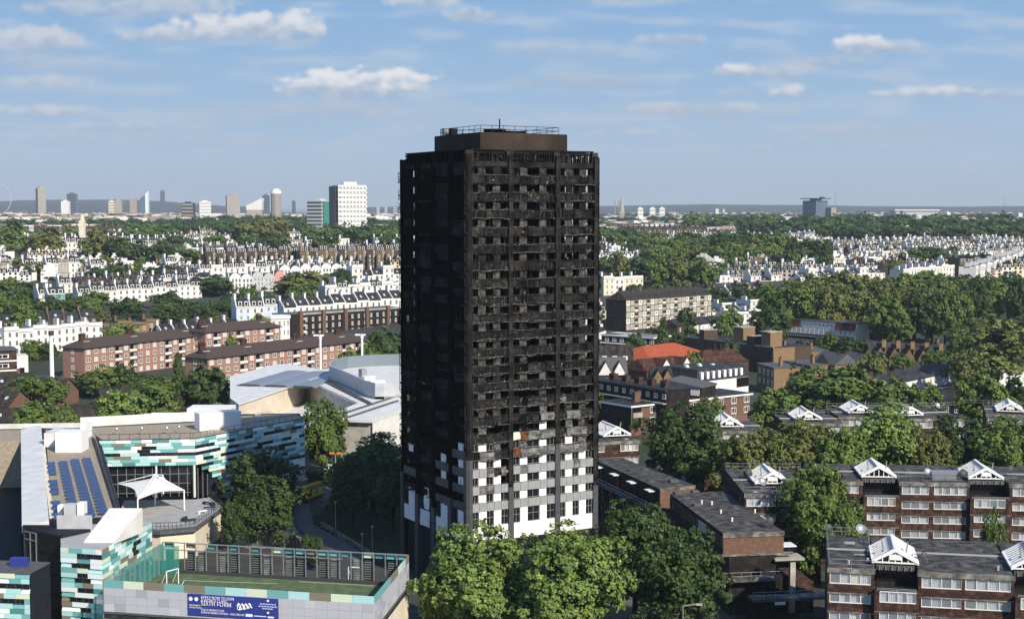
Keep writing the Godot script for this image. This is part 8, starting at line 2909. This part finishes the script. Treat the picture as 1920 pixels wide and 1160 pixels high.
	part(t, "arm", geo().tube(Vector3(0, top, 0), Vector3(1.7, top + 0.25, 0), 0.07, 0.06, 7), m.galvanised)
	part(t, "lamp_head", geo().box(1.6, 2.5, top + 0.12, top + 0.34, -0.16, 0.16), m.stone)
	# vans and cars by the floodlight
	for s in [[612, 892, "white van half hidden behind the floodlight", m.white_clean, 5.2, 2.3], [636, 897, "pale van beside the floodlight mast", m.pale_grey, 4.8, 2.1], [582, 912, "grey car in the sunlit forecourt", m.galvanised, 4.2, 1.45]]:
		c = at(s[0], s[1], 0.0)
		t = thing("parked_van" if s[5] > 2 else "parked_car", s[2], "van" if s[5] > 2 else "car", Transform3D(Basis(Vector3.UP, 0.5), c))
		part(t, "body", geo().box(0, s[4], 0.4, s[5] * 0.55, -1.8, 0), s[3])
		part(t, "cabin", geo().prism([Vector3(s[4] * 0.1, 0, -0.1), Vector3(s[4] * 0.98, 0, -0.1), Vector3(s[4] * 0.98, 0, -1.7), Vector3(s[4] * 0.1, 0, -1.7)], s[5] * 0.55, s[5]), s[3])
		part(t, "window", geo().box(s[4] * 0.14, s[4] * 0.5, s[5] * 0.58, s[5] * 0.9, -0.1, -0.07), m.dark_glass)
		for w in [0.18, 0.8]:
			part(t, "wheel", geo().tube(Vector3(s[4] * w, 0.33, -0.15), Vector3(s[4] * w, 0.33, 0.04), 0.33, 0.33, 10), m.tyre)
	# school yard fence
	var f0 := at(466, 1018, 0.0)
	var f1 := at(550, 1030, 0.0)
	var f2 := at(578, 1060, 0.0)
	t = thing("yard_fence", "grey panelled fence curving round the school yard", "fence", Transform3D())
	for s in [[f0, f1, 5], [f1, f2, 4]]:
		var fx := frame(s[0], s[1])
		var w: float = flat(s[0], s[1])
		for k in s[2]:
			part(t, "fence_panel", geo(fx).box(w * k / s[2] + 0.08, w * (k + 1) / s[2] - 0.08, 0.1, 2.9, -0.05, 0.03), m.slate_light)
			part(t, "fence_post", geo(fx).box(w * k / s[2] - 0.07, w * k / s[2] + 0.07, 0, 3.0, -0.08, 0.08), m.stone)
	var w0 := at(418, 1016, 0.0)
	var w1 := at(464, 1000, 0.0)
	t = thing("yard_wall", "low pale wall with planting behind it beside the terrace", "wall", frame(w0, w1))
	part(t, "wall", geo().box(0, flat(w0, w1), 0, 2.6, -0.4, 0), m.cream)
	part(t, "coping", geo().box(-0.05, flat(w0, w1) + 0.05, 2.6, 2.75, -0.5, 0.1), m.stone)
	var hg := thing("hedge", "low green planting along the yard wall", "hedge", Transform3D(Basis(), at(440, 996, 0.0)))
	var hm := put(hg, "foliage", crown("round", 2, 310), Transform3D(Basis().scaled(Vector3(0.55, 0.32, 0.4)), Vector3(0, 0, 0)))
	hm.material_override = m.leaf_mid
	c = at(635, 1030, 0.0)
	t = thing("low_wall", "low stone wall running along the path to the lawn", "wall", frame(at(600, 985, 0.0), at(690, 1040, 0.0)))
	part(t, "wall", geo().box(0, flat(at(600, 985, 0.0), at(690, 1040, 0.0)), 0, 0.7, -0.5, 0), m.concrete)
	# hedges and garden walls of the low houses
	for s in [[330, 720, 460, 24, "long clipped hedge before the long red flats"], [164, 722, 452, 14, "clipped hedge beside the gabled low house"]]:
		c = ground(s[0], s[2])
		t = thing("hedge", s[4], "hedge", Transform3D(Basis(Vector3.UP, 0.3), c))
		for k in 6:
			var o := put(t, "foliage", crown("round", 2, 311 + k % 2) if not shared.has("hedge%d" % (k % 2)) else shared["hedge%d" % (k % 2)], Transform3D(Basis().scaled(Vector3(s[3] / 44.0, 0.24, 0.25)), Vector3((k - 2.5) * s[3] / 6.0, -0.5, 0)))
			shared["hedge%d" % (k % 2)] = o.mesh
			o.material_override = m.leaf_dark
	# airliner
	var d := 5200.0
	c = ground(631, d, rise(99, d))
	t = thing("airliner", "tiny airliner high in the blue sky left of the tower", "aeroplane", Transform3D(Basis(Vector3.UP, 0.25), c))
	part(t, "fuselage", geo().tube(Vector3(-8, 0, 0), Vector3(7, 0, 0), 1.0, 0.9, 8).tube(Vector3(7, 0, 0), Vector3(9, 0, 0), 0.9, 0.2, 8), m.pale_grey)
	part(t, "wing", geo().prism([Vector3(-1, 0, 0), Vector3(2, 0, 0), Vector3(-2.5, 0, 9), Vector3(-4, 0, 9)], -0.4, -0.1), m.pale_grey)
	part(t, "wing", geo().prism([Vector3(-1, 0, 0), Vector3(2, 0, 0), Vector3(-2.5, 0, -9), Vector3(-4, 0, -9)], -0.4, -0.1), m.pale_grey)
	part(t, "tail_fin", geo().box(-8, -6, 0.8, 3.4, -0.15, 0.15), m.pale_grey)
